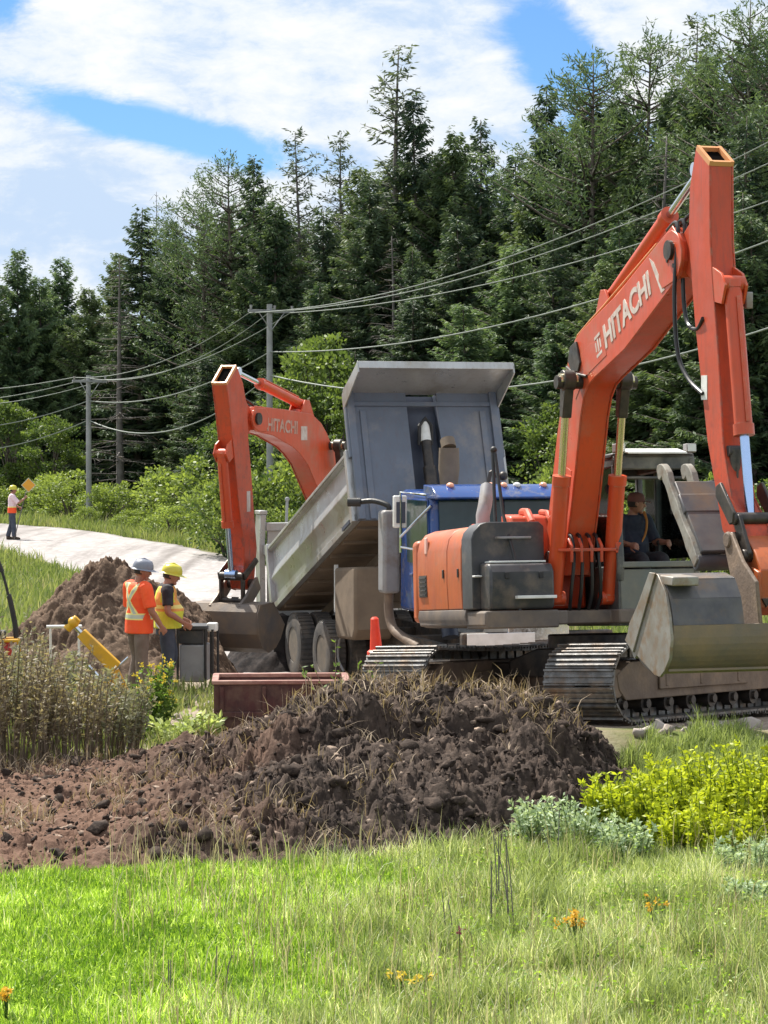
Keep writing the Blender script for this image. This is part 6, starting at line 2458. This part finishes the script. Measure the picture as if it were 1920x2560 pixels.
# ------------------------------------------------------------------ trees
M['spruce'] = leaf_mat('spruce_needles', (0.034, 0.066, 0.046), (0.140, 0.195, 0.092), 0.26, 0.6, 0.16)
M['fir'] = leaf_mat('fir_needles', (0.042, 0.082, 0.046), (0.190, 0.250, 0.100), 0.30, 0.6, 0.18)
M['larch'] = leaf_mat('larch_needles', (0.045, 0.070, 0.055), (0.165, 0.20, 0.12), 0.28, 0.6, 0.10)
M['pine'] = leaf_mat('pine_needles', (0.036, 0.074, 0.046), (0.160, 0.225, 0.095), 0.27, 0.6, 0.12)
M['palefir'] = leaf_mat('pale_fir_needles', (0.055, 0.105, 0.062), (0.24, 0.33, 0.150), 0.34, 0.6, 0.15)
M['dead'] = leaf_mat('dead_twigs', (0.075, 0.062, 0.058), (0.17, 0.145, 0.13), 0.1, 0.8, 0.12)
M['broad'] = leaf_mat('broad_leaves', (0.040, 0.080, 0.028), (0.20, 0.27, 0.07), 0.40, 0.5, 0.15)
M['shrub'] = leaf_mat('shrub_leaves', (0.050, 0.092, 0.028), (0.33, 0.41, 0.10), 0.38, 0.5, 0.26)


def limb_mesh(segs, n=6):
    """tapered branch wood from a list of (points, radii)"""
    b = MB()
    for pts, rr in segs:
        b.tube(pts, rr, n)
    return b


def conifer_mesh(seed, H, Rm, kind):
    g = np.random.default_rng(seed)
    segs, Ps, Ds, Ls, ws, ts = [], [], [], [], [], []
    lean = g.normal(0, 0.012, 2)

    def trunk(z):
        return np.array([lean[0] * z + 0.08 * math.sin(z * 0.5 + seed), lean[1] * z, z])
    segs.append(([trunk(z) for z in np.linspace(-0.3, H * 0.985, 14)], list(np.interp(np.linspace(0, 1, 14), [0, 0.1, 1], [0.016 * H + 0.05, 0.011 * H + 0.03, 0.015]))))
    cfg = dict(spruce=(0.10, 0.34, 0.80, -0.30, 4.6), fir=(0.05, 0.28, 0.70, -0.10, 5.2), larch=(0.18, 0.42, 0.62, 0.08, 3.6), pine=(0.30, 0.60, 0.55, 0.12, 2.6), dead=(0.12, 0.45, 0.8, -0.12, 3.2), highspruce=(0.42, 0.36, 0.75, -0.28, 4.4))
    z_lo, gap, pw, droop, dens = cfg[kind]
    z = H * z_lo
    az = g.random() * 6.28
    while z < H * 0.985:
        t = (z - H * z_lo) / (H * (1 - z_lo))
        if kind in ('pine',):
            prof = (math.sin(math.pi * min(1, 0.16 + 0.86 * t)) ** 0.7) * (0.75 + 0.25 * (1 - t))
        elif kind == 'larch':
            prof = 0.30 + 0.75 * (1 - t) ** 0.9
            if t > 0.9:
                prof *= 0.7
        else:
            prof = (1 - t) ** pw + 0.03
        nb = int(g.integers(3, 6)) if kind != 'larch' else int(g.integers(3, 5))
        if kind == 'dead':
            nb = int(g.integers(2, 5))
        for k in range(nb):
            az += 2 * math.pi / nb + g.normal(0, 0.5)
            L_ = Rm * prof * g.uniform(0.55, 1.12)
            if g.random() < 0.10 and kind != 'dead':
                L_ *= 0.5
            if L_ < 0.12:
                L_ = 0.12
            zz = z + g.uniform(-0.5, 0.5) * gap
            base = trunk(zz)
            out = np.array([math.cos(az), math.sin(az), 0.0])
            rise = droop + g.normal(0, 0.10) + (0.75 * t ** 2 if kind in ('spruce', 'fir', 'highspruce') else 0.25 * t)
            s = np.linspace(0, 1, 6)[:, None]
            curve = base + out * L_ * s + np.array([0, 0, 1]) * (rise * L_ * s + (0.22 if kind != 'dead' else 0.0) * L_ * s ** 2.2)
            if L_ > 0.7 or kind == 'dead':
                segs.append(([curve[i] for i in (0, 2, 5)], [0.012 + 0.013 * L_, 0.010 + 0.007 * L_, 0.006]))
            bt = g.normal(0, 0.13)
            # side sprays
            n = int(max(10, L_ * (dens * 11 + 7)))
            if kind == 'pine':
                n = int(n * 1.5)
            if kind == 'dead':
                n = int(L_ * 9)
            if kind == 'larch':
                n = int(max(8, L_ * 30))
            u = g.random(n) ** (0.75 if kind != 'pine' else 0.45)
            if kind == 'pine':
                u = 0.25 + 0.75 * u
            i0 = np.minimum((u * 5).astype(int), 4)
            f = (u * 5 - i0)[:, None]
            P = curve[i0] * (1 - f) + curve[i0 + 1] * f
            sidev = np.array([-out[1], out[0], 0])
            sg = np.where(g.random(n) < 0.5, -1, 1)[:, None]
            if kind == 'pine':
                D = unit(out * 0.5 + g.normal(0, 0.75, (n, 3)) + [0, 0, 0.35])
                P = P + g.normal(0, 0.14, (n, 3)) * min(1.5, 0.5 + L_ * 0.25)
                LL = g.uniform(0.13, 0.28, n)
                w = LL * 0.11
            elif kind == 'larch':
                D = unit(out * 0.4 + sidev * sg * g.uniform(0.1, 0.9, (n, 1)) + g.normal(0, 0.35, (n, 3)) + [0, 0, -0.1])
                P = P + g.normal(0, 0.05, (n, 3))
                LL = g.uniform(0.12, 0.32, n)
                w = LL * 0.13
            elif kind == 'dead':
                D = unit(out * 0.5 + sidev * sg * g.uniform(0.2, 1.0, (n, 1)) + g.normal(0, 0.3, (n, 3)) + [0, 0, -0.25])
                LL = g.uniform(0.2, 0.6, n)
                w = 0.012 + 0 * LL
            else:
                hang = g.uniform(-0.75, 0.10, (n, 1))
                D = unit(out * g.uniform(0.35, 1.0, (n, 1)) + sidev * sg * g.uniform(0.2, 1.0, (n, 1)) + np.array([0, 0, 1.0]) * hang)
                P = P + g.normal(0, 0.04, (n, 3))
                LL = (0.15 + 0.26 * (1 - u) + 0.08 * g.random(n)) * (0.7 + 0.30 * min(L_, 2))
                w = LL * 0.13
            Ps.append(P)
            Ds.append(D)
            Ls.append(LL)
            ws.append(w)
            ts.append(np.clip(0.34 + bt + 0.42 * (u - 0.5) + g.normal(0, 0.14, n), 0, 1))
        z += gap * g.uniform(0.55, 1.25) * (1.0 if H > 8 else 0.8) * (0.65 + 0.5 * (1 - t))
    P, D = np.concatenate(Ps), np.concatenate(Ds)
    W = perp(D, g)
    V, Q, T = cards(P, D, W, np.concatenate(Ls), np.concatenate(ws), np.concatenate(ts))
    return segs, V, Q, T


PROTO = {}


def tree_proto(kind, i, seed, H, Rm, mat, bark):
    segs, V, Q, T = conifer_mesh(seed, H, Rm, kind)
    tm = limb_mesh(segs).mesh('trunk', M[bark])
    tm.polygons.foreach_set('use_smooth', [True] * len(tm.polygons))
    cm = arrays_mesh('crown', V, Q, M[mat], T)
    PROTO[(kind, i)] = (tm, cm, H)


for i in range(4):
    tree_proto('spruce', i, 100 + i, 14.0, 3.2 + 0.4 * (i % 2), 'spruce', 'bark')
    tree_proto('fir', i, 200 + i, 13.0, 3.0 + 0.35 * (i % 2), 'fir', 'bark')
for i in range(3):
    tree_proto('larch', i, 300 + i, 17.0, 2.1, 'larch', 'greybark')
    tree_proto('pine', i, 400 + i, 16.0, 4.0, 'pine', 'bark')
for i in range(2):
    tree_proto('dead', i, 500 + i, 13.0, 2.0, 'dead', 'greybark')
    tree_proto('fir', 4 + i, 230 + i, 13.0, 3.1, 'palefir', 'bark')
    tree_proto('highspruce', i, 600 + i, 15.0, 2.7, 'spruce', 'greybark')


def leafy_mesh(seed, H, Rx, Rz, n_clump, n_leaf, leaf, base=0.25, up=0.3, stems=5):
    """broad-leaved crown or bush: leaf clumps round a lumpy dome, with gaps between them"""
    g = np.random.default_rng(seed)
    segs = []
    Ps, Ds, Ts = [], [], []
    zc = H - Rz
    for k in range(n_clump):
        d = unit(g.normal(size=3) * [1, 1, 0.9] + [0, 0, 0.25])
        r = g.uniform(0.45, 1.0) ** 0.6
        c = np.array([0, 0, zc]) + d * [Rx, Rx, Rz] * r
        c[2] = max(c[2], base * H * g.uniform(0.4, 1.2))
        s = g.uniform(0.16, 0.34) * Rx
        m = int(n_leaf * g.uniform(0.6, 1.4))
        q = unit(g.normal(size=(m, 3)))
        P = c + q * s * (g.random((m, 1)) ** 0.5) * [1, 1, 0.75]
        Ps.append(P)
        Ds.append(unit(q * 0.7 + g.normal(0, 0.5, (m, 3)) + [0, 0, up]))
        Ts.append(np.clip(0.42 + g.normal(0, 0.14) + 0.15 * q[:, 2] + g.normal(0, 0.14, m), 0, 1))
        if k < stems * 3:
            a = np.array([g.normal(0, 0.06 * Rx), g.normal(0, 0.06 * Rx), -0.1])
            segs.append(([a, a * 0.4 + c * 0.6 * [0.6, 0.6, 1], c], [0.012 * H + 0.006, 0.007 * H + 0.004, 0.004]))
    P, D = np.concatenate(Ps), np.concatenate(Ds)
    n = len(P)
    V, Q, T = cards(P, D, perp(D, g), g.uniform(0.7, 1.3, n) * leaf, leaf * g.uniform(0.24, 0.40, n), np.concatenate(Ts))
    return segs, V, Q, T


def leafy_proto(key, seed, mat, **kw):
    segs, V, Q, T = leafy_mesh(seed, **kw)
    tm = limb_mesh(segs, 5).mesh('trunk' if key[0] == 'broad' else 'stems', M['bark'])
    cm = arrays_mesh('crown' if key[0] == 'broad' else 'foliage', V, Q, M[mat], T)
    PROTO[key] = (tm, cm, kw['H'])


for i in range(3):
    leafy_proto(('broad', i), 700 + i, 'broad', H=7.0, Rx=2.0, Rz=3.2, n_clump=62, n_leaf=85, leaf=0.19, base=0.12)
    leafy_proto(('shrub', i), 720 + i, 'shrub', H=2.6, Rx=1.5, Rz=1.3, n_clump=40, n_leaf=80, leaf=0.135, base=0.1)


def plant(name, key, loc, sxy, sz, rz, label, cat, group=None):
    tm, cm, H = PROTO[key]
    t = empty(name, loc, rz, label, cat, group)
    link(tm.name.split('.')[0], tm, t)
    link(cm.name.split('.')[0], cm, t)
    t.scale = (sxy, sxy, sz)
    return t


def tree_at(px, ytop, d, kind, i, label, group, wide=1.0, name=None):
    d += 5 * (px < 480)
    x = (px - 960) / 6000 * d
    z = float(ground_z(x, d))
    top = EYE + (1086 - ytop) / 6000 * d
    h = top - z
    H = PROTO[(kind, i)][2]
    s = h / H
    nm = name or dict(spruce='spruce_tree', highspruce='spruce_tree', fir='fir_tree', larch='larch_tree', pine='pine_tree', dead='dead_tree', broad='broadleaf_tree')[kind]
    return plant(nm, (kind, i), (x, d, z), (0.55 * s + 0.45) * wide, s, rng.random() * 6.28, label, 'tree', group)


G1 = 'conifers of the dense forest edge'
LAB = dict(spruce='dark spruce in the dense forest edge', fir='green fir in the dense forest edge', highspruce='dark spruce with a long bare grey trunk in the forest edge')
# the ones that stand out against the sky
tree_at(984, 108, 98, 'larch', 0, 'tallest feathery larch rising at the middle of the skyline', None, 1.25)
tree_at(1032, 240, 97, 'spruce', 1, 'ragged spruce just right of the tallest larch', None, 0.95)
tree_at(758, 322, 104, 'larch', 1, 'thin larch with wispy top above the left of the truck box', None)
tree_at(856, 322, 103, 'larch', 2, 'thin larch between the wispy larch and the tallest larch', None)
tree_at(345, 512, 108, 'spruce', 2, 'dark tiered spruce standing alone on the left skyline', None, 1.15)
tree_at(398, 470, 110, 'dead', 0, 'bare thin dead tree beside the dark tiered spruce', None, 0.6)
tree_at(300, 640, 103, 'dead', 1, 'grey leafless tree in front of the dark tiered spruce', None, 1.25)
tree_at(595, 386, 105, 'pine', 0, 'broad dark pine on the skyline left of the thin larches', None, 1.05)
tree_at(505, 470, 107, 'pine', 1, 'lower dark pine leaning out left of the broad pine', None, 1.0)
tree_at(1194, 287, 94, 'spruce', 0, 'pointed spruce on the skyline above the truck cab shield', None, 0.85)
tree_at(1378, 212, 90, 'spruce', 3, 'slender open spruce at the foot of the blue sky gap', None, 0.85)
tree_at(1490, 125, 85, 'pine', 2, 'big pine with long reaching branches right of the blue sky gap', None, 1.05)
tree_at(1590, 72, 87, 'pine', 0, 'tall full pine behind the near boom', None, 1.0)
tree_at(1713, 44, 85, 'larch', 1, 'thin larch top above the near excavator stick', None, 1.0)
tree_at(1815, 110, 80, 'dead', 0, 'grey dead tree left of the tallest pine at the right edge', None, 1.0)
tree_at(1875, -14, 78, 'pine', 1, 'tallest dark pine at the right edge', None, 0.9)
tree_at(1640, 330, 76, 'dead', 1, 'grey dead tree behind the near excavator stick', None, 1.2)
sky = [(-40, 610, 112, 'fir', 4), (42, 622, 112, 'fir', 5), (100, 690, 113, 'fir', 4), (176, 645, 115, 'fir', 5), (232, 720, 112, 'fir', 1),
       (445, 560, 106, 'spruce', 3), (645, 385, 105, 'spruce', 0), (690, 510, 102, 'fir', 3), (812, 520, 100, 'spruce', 2), (905, 410, 101, 'fir', 0),
       (942, 440, 96, 'spruce', 3), (1122, 335, 96, 'fir', 1), (1282, 380, 92, 'spruce', 1), (1335, 410, 90, 'fir', 2), (1430, 420, 86, 'spruce', 2),
       (1545, 240, 88, 'fir', 0), (1690, 210, 84, 'spruce', 0), (1765, 170, 82, 'fir', 3), (1950, 60, 77, 'pine', 2)]
for px, yt, d, k, i in sky:
    tree_at(px, yt, d, k, i, LAB.get(k, 'dark pine beyond the right edge of the stick'), G1, 1.0)
# the wall of trees below the skyline
kk = 0
for row, (dd, y0, y1, step) in enumerate(((7.0, 30, 110, 66), (1.5, 100, 250, 80), (-5.0, 220, 420, 74), (-9.0, 400, 560, 90))):
    for px in np.arange(-70, 2010, step):
        q = np.interp(px, [-70, 45, 175, 240, 345, 450, 595, 700, 860, 984, 1040, 1120, 1200, 1300, 1380, 1470, 1590, 1720, 1870, 2010], [600, 640, 660, 720, 540, 560, 400, 480, 430, 330, 300, 340, 310, 385, 330, 200, 130, 130, 40, 20])
        d0 = np.interp(px, [0, 400, 700, 1000, 1400, 1900], [118, 114, 106, 97, 89, 78])
        yt = q + rng.uniform(y0, y1)
        pxx = px + rng.uniform(-38, 38)
        if row == 3 and 150 < pxx < 470:
            continue
        k = ('fir', 'spruce', 'fir', 'spruce', 'fir')[int(rng.integers(0, 5))]
        i = int(rng.integers(0, 4))
        if pxx < 230:
            k, i = 'fir', 4 + i % 2
        elif k == 'fir' and rng.random() < 0.22:
            i = 4 + i % 2
        if 170 < pxx < 480 and row == 2:
            k, i = 'highspruce', i % 2
        if rng.random() < 0.12 and row in (1, 2):
            k, i = 'dead', i % 2
        if k == 'dead':
            tree_at(pxx, yt, d0 + dd, k, i, 'grey leafless tree within the dense forest edge', 'grey dead trees within the forest', 1.0)
        else:
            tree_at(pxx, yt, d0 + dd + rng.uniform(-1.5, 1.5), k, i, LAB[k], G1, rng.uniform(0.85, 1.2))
# brighter broad-leaved trees along the foot of the forest
for px, yt, d, i in ((30, 1000, 106, 0), (128, 1030, 104, 1), (800, 835, 88, 0), (850, 940, 86, 1), (735, 950, 88, 2), (560, 1040, 90, 1), (1385, 1010, 78, 0), (1920, 1190, 62, 1), (1455, 1050, 76, 2)):
    tree_at(px, yt, d, 'broad', i, 'light green broad-leaved tree at the foot of the conifers', 'broad-leaved trees below the conifers', 0.9 if yt > 850 else 1.0)
tree_at(700, 1090, 84, 'fir', 2, 'small dark fir under the far excavator boom', None, 0.6)
# shrubs on the far side of the road
sh = [(px + rng.uniform(-18, 18), rng.uniform(0, 1)) for px in np.arange(-60, 660, 36)]
for px, q in sh:
    dmin = np.interp(px, [-60, 0, 150, 300, 450, 570, 660], [104, 101, 96, 88, 80, 74, 70])
    d = dmin + 1.0 + q * 9
    x = (px - 960) / 6000 * d
    s = rng.uniform(0.45, 1.1) * (0.75 + 0.6 * q)
    plant('roadside_shrub', ('shrub', int(rng.integers(0, 3))), (x, d, float(ground_z(x, d)) - 0.1), s, s * rng.uniform(0.6, 0.95), rng.random() * 6.28,
          'light green shrub beside the far edge of the road', 'shrub', 'shrubs along the far road edge')
for px in np.arange(580, 1000, 46):
    d = rng.uniform(66, 76)
    x = (px - 960) / 6000 * d
    s = rng.uniform(0.6, 1.3)
    plant('roadside_shrub', ('shrub', int(rng.integers(0, 3))), (x, d, float(ground_z(x, d)) - 0.1), s, s, rng.random() * 6.28,
          'bright green shrub behind the far excavator', 'shrub', 'shrubs behind the far excavator')
for px in np.arange(1290, 1960, 75):
    d = rng.uniform(60, 68)
    x = (px - 960) / 6000 * d
    s = rng.uniform(0.6, 1.1)
    plant('roadside_shrub', ('shrub', int(rng.integers(0, 3))), (x, d, float(ground_z(x, d)) - 0.1), s, s, rng.random() * 6.28,
          'bright green shrub behind the near excavator', 'shrub', 'shrubs behind the near excavator')
# a far wooded mass behind the edge closes the gaps low down
n = 26000
x = rng.uniform(-46, 42, n)
yb = 124 - 0.42 * (x + 20) + rng.exponential(3, n)
yb = np.maximum(yb, 92)
hm = np.interp(x, [-46, -20, -8, 4, 16, 42], [8.0, 8.2, 9.5, 11.5, 14.0, 15])
zz = rng.random(n) ** 0.8 * hm * (0.7 + 0.5 * fbm(x * 0.5, x * 0.1, 9))
D = rand_dirs(n)
V, Q, T = cards(np.stack([x, yb, zz], 1), D, perp(D), rng.uniform(0.5, 1.1, n), 0.16, np.clip(rng.normal(.2, .15, n), 0, 1))
tag(link('far_woodland', arrays_mesh('far_woodland', V, Q, M['spruce'], T)), kind='stuff')

# ------------------------------------------------------------------ weeds and bushes near the machines
M['weed'] = leaf_mat('grey_green_weed', (0.12, 0.115, 0.08), (0.34, 0.34, 0.235), 0.3, 0.6, 0.06)
M['tanweed'] = leaf_mat('tan_weed', (0.13, 0.105, 0.07), (0.40, 0.34, 0.235), 0.3, 0.6, 0.06)
M['weedstem'] = leaf_mat('brown_weed_stems', (0.10, 0.075, 0.055), (0.30, 0.235, 0.17), 0.15, 0.8, 0.05)
M['rod'] = leaf_mat('goldenrod_leaf', (0.055, 0.11, 0.03), (0.20, 0.30, 0.06), 0.4, 0.5, 0.05)
M['lime_leaf'] = leaf_mat('yellow_green_leaf', (0.17, 0.25, 0.02), (0.66, 0.70, 0.05), 0.42, 0.5, 0.05)
M['silver_leaf'] = leaf_mat('silvery_leaf', (0.16, 0.25, 0.14), (0.62, 0.72, 0.50), 0.3, 0.5, 0.05)
M['gold'] = leaf_mat('golden_flowers', (0.55, 0.42, 0.05), (0.80, 0.62, 0.10), 0.3, 0.6, 0.05)
M['orange_fl'] = leaf_mat('orange_flowers', (0.62, 0.33, 0.03), (0.75, 0.50, 0.08), 0.3, 0.6, 0.05)


def weed_clump(name, loc, H, Rr, n_st, leafmat, stemmat, label, cat, seed, leaf=0.07, leafy=(0.35, 1.0), n_lf=26, heads=None, group=None, splay=0.35):
    g = np.random.default_rng(seed)
    t = empty(name, loc, 0, label, cat, group)
    b = MB()
    Ps, Ds, Ts, HP = [], [], [], []
    for k in range(n_st):
        a, r = g.random() * 6.28, Rr * math.sqrt(g.random())
        p0 = np.array([r * math.cos(a), r * math.sin(a), -0.03])
        h = H * g.uniform(0.55, 1.05) * (1 - 0.25 * (r / Rr) ** 2)
        out = np.array([math.cos(a + g.normal(0, 0.8)), math.sin(a + g.normal(0, 0.8)), 0]) * splay * h * g.uniform(0.2, 1.0)
        s = np.linspace(0, 1, 6)[:, None]
        cv = p0 + out * s ** 1.6 + np.array([0, 0, h]) * s
        b.tube([tuple(q) for q in cv], [0.008, 0.007, 0.006, 0.005, 0.004, 0.003], 4)
        u = g.uniform(leafy[0], leafy[1], n_lf)
        i0 = np.minimum((u * 5).astype(int), 4)
        f = (u * 5 - i0)[:, None]
        P = cv[i0] * (1 - f) + cv[i0 + 1] * f
        D = unit(g.normal(size=(n_lf, 3)) * [1, 1, 0.5] + [0, 0, 0.45])
        Ps.append(P)
        Ds.append(D)
        Ts.append(np.clip(0.25 + 0.35 * u + g.normal(0, 0.16, n_lf), 0, 1))
        HP.append(cv[-1])
    st = b.mesh('stems', stemmat)
    a = st.attributes.new('tint', 'FLOAT', 'POINT')
    a.data.foreach_set('value', np.clip(g.normal(0.45, 0.25, len(st.vertices)), 0, 1).astype(np.float32))
    link('stems', st, t)
    P, D = np.concatenate(Ps), np.concatenate(Ds)
    n = len(P)
    V, Q, T = cards(P, D, perp(D, g), leaf * g.uniform(0.7, 1.4, n), leaf * g.uniform(0.16, 0.30, n), np.concatenate(Ts))
    link('foliage', arrays_mesh('foliage', V, Q, leafmat, T), t)
    if heads is not None:
        m, hs = heads
        P = np.concatenate([q + g.normal(0, 1, (11, 3)) * [hs, hs, hs * 0.7] for q in HP])
        D = rand_dirs(len(P), g)
        V, Q, T = cards(P, D, perp(D, g), 0.03 * g.uniform(0.7, 1.4, len(P)), 0.012, g.random(len(P)))
        link('flower_heads', arrays_mesh('flower_heads', V, Q, m, T), t)
    return t


def gz(x, y):
    return float(ground_z(x, y))


# tall brown weeds at the left edge
for k, (x, y, h, r) in enumerate(((-4.45, 25.2, 1.68, 0.44), (-3.85, 25.0, 1.62, 0.44), (-3.30, 25.3, 1.42, 0.40), (-4.1, 25.9, 1.70, 0.45), (-2.95, 25.9, 1.05, 0.32))):
    lab = ('tall brown weed clump at the left frame edge', 'tall brown weed clump second from the left edge', 'tall brown weed clump third from the left edge', 'tallest weed clump in the second row at the left', 'shorter brown weed clump nearest the dirt mound')[k]
    weed_clump('weed_clump', (x, y, gz(x, y)), h, r, 64, M['tanweed'] if k in (0, 1, 2) else M['weed'], M['weedstem'], lab, 'weeds', 40 + k, 0.055, (0.45, 1.0), 40, splay=0.26)
for k, (x, y, h, r) in enumerate(((-4.75, 28.4, 1.15, 0.45), (-4.0, 28.2, 1.15, 0.45), (-3.6, 27.6, 1.0, 0.36), (-3.35, 29.4, 0.55, 0.3))):
    lab = ('grey-green weed clump below the red compactor', 'grey-green weed clump left of the yellow drawbar', 'grey-green weed clump at the foot of the yellow drawbar', 'low weed clump in front of the orange-shirted worker')[k]
    weed_clump('weed_clump', (x, y, gz(x, y)), h, r, 46, M['weed'], M['weedstem'], lab, 'weeds', 60 + k, 0.095, (0.3, 1.0), 24)
weed_clump('goldenrod', (-2.70, 28.3, gz(-2.70, 28.3)), 0.92, 0.17, 34, M['rod'], M['rod'], 'leafy goldenrod plant with yellow tops in front of the lime-vested worker', 'plant', 81, 0.075, (0.12, 0.97), 34, (M['gold'], 0.018), splay=0.18)
weed_clump('goldenrod', (-2.98, 27.7, gz(-2.98, 27.7)), 0.52, 0.2, 20, M['rod'], M['weedstem'], 'small half-dry goldenrod left of the leafy goldenrod', 'plant', 82, 0.07, (0.15, 0.97), 26, splay=0.3)
for k, (x, y) in enumerate(((-2.15, 28.1), (-2.42, 27.5))):
    weed_clump('grass_tuft', (x, y, gz(x, y)), 0.36, 0.22, 40, M['rough_grass'], M['rough_grass'], ('pale green grass tuft against the red skip end', 'pale green grass tuft left of the red skip')[k], 'grass tuft', 85 + k, 0.10, (0.2, 1.0), 8, splay=0.5)
weed_clump('weed_clump', (-0.55, 27.3, gz(-0.55, 27.3)), 0.95, 0.22, 9, M['rod'], M['weedstem'], 'sparse weed sprig between the skip and the cone', 'weeds', 88, 0.07, (0.5, 1.0), 10, splay=0.55)

# bushes on the right
for k, (x, y, h, r) in enumerate(((2.14, 21.0, 0.66, 0.32), (2.66, 20.8, 0.80, 0.44), (3.26, 20.7, 0.84, 0.48), (2.75, 20.2, 0.56, 0.46), (3.7, 20.3, 0.75, 0.45))):
    lab = ('yellow-green bush at the right foot of the mound', 'widest yellow-green bush in front of the tracks', 'yellow-green bush at the right frame edge', 'low yellow-green bush in front of the widest one', 'yellow-green bush just outside the right frame edge')[k]
    weed_clump('leafy_bush', (x, y, gz(x, y) - 0.05), h, r, 110, M['lime_leaf'], M['rod'], lab, 'bush', 90 + k, 0.055, (0.28, 1.0), 58, splay=0.30)
for k, (x, y, h, r) in enumerate(((1.62, 20.4, 0.56, 0.26), (1.30, 20.7, 0.50, 0.19), (1.98, 20.0, 0.42, 0.20), (2.95, 19.3, 0.36, 0.26), (2.72, 18.0, 0.30, 0.18))):
    lab = ('silvery green bush below the yellow-green bushes', 'small silvery bush against the mound', 'silvery green bush right of the middle silvery one', 'silvery weed patch at the right frame edge', 'small white-leaved plant low at the right edge')[k]
    weed_clump('silvery_bush', (x, y, gz(x, y) - 0.04), h, r, 44, M['silver_leaf'], M['rod'], lab, 'bush', 100 + k, 0.05, (0.2, 1.0), 44, splay=0.4)
# wild flowers in the lawn
def flower(x, y, h, m, n, spread, label, seed):
    g = np.random.default_rng(seed)
    t = empty('wildflower', (x, y, gz(x, y)), 0, label, 'flower')
    b = MB()
    H = []
    for k in range(n):
        e = np.array([g.normal(0, spread), g.normal(0, spread), h * g.uniform(0.7, 1.05)])
        b.tube([(e[0] * 0.2, e[1] * 0.2, -0.02), (e[0] * 0.6, e[1] * 0.6, e[2] * 0.6), tuple(e)], 0.003, 4)
        H.append(e)
    b.build('stems', M['rod'], t)
    for q in H:
        P = q + g.normal(0, 0.011, (14, 3))
        D = rand_dirs(len(P), g)
        V, Q, T = cards(P, D, perp(D, g), 0.024, 0.009, g.random(len(P)))
        link('bloom', arrays_mesh('bloom', V, Q, m, T), t)


flower(1.33, 16.3, 0.26, M['orange_fl'], 12, 0.06, 'orange wildflower cluster in the grass at lower right', 1)
flower(-2.28, 14.4, 0.20, M['orange_fl'], 9, 0.04, 'orange wildflower in the lower left corner', 2)
flower(0.13, 15.0, 0.16, M['gold'], 8, 0.05, 'small yellow wildflower near the bottom middle', 3)
M['purple'] = leaf_mat('purple_petals', (0.16, 0.02, 0.08), (0.24, 0.03, 0.12), 0.2, 0.6, 0.0)
flower(0.50, 15.6, 0.30, M['purple'], 1, 0.01, 'single purple wildflower near the bottom middle', 4)
flower(1.95, 17.2, 0.22, M['orange_fl'], 5, 0.05, 'faint orange wildflower at the right of the lawn', 5)
for k, (x, y, h) in enumerate(((0.86, 17.8, 0.62), (0.92, 17.0, 0.75), (1.36, 19.2, 0.5), (0.45, 16.6, 0.40), (-1.35, 15.2, 0.26), (-1.05, 15.3, 0.28), (0.80, 17.3, 0.5))):
    b = MB()
    g = np.random.default_rng(300 + k)
    for j in range(3 if k < 2 else 2):
        o0 = g.normal(0, 0.02, 2)
        l0 = g.normal(0, 0.04, 2)
        b.tube([(o0[0], o0[1], -0.02), (o0[0] + l0[0] * 0.4, o0[1] + l0[1] * 0.4, h * 0.55), (o0[0] + l0[0], o0[1] + l0[1], h * g.uniform(0.8, 1.05))], [0.005, 0.0045, 0.003], 5)
    o = b.build('dry_stalk', M['greybark'])
    o.location = (x, y, gz(x, y))
    lab = ('dark dry stalks behind the tallest stalks in the rough grass', 'tallest dark dry stalks in the rough grass', 'dark dry stalk in front of the silvery bushes', 'dark dry stalk left of the tallest stalks', 'leftmost thin dark stalks in the lawn', 'thin dark stalks right of the leftmost ones in the lawn', 'short dark stalks beside the tallest stalks')[k]
    tag(o, lab, 'stalk')
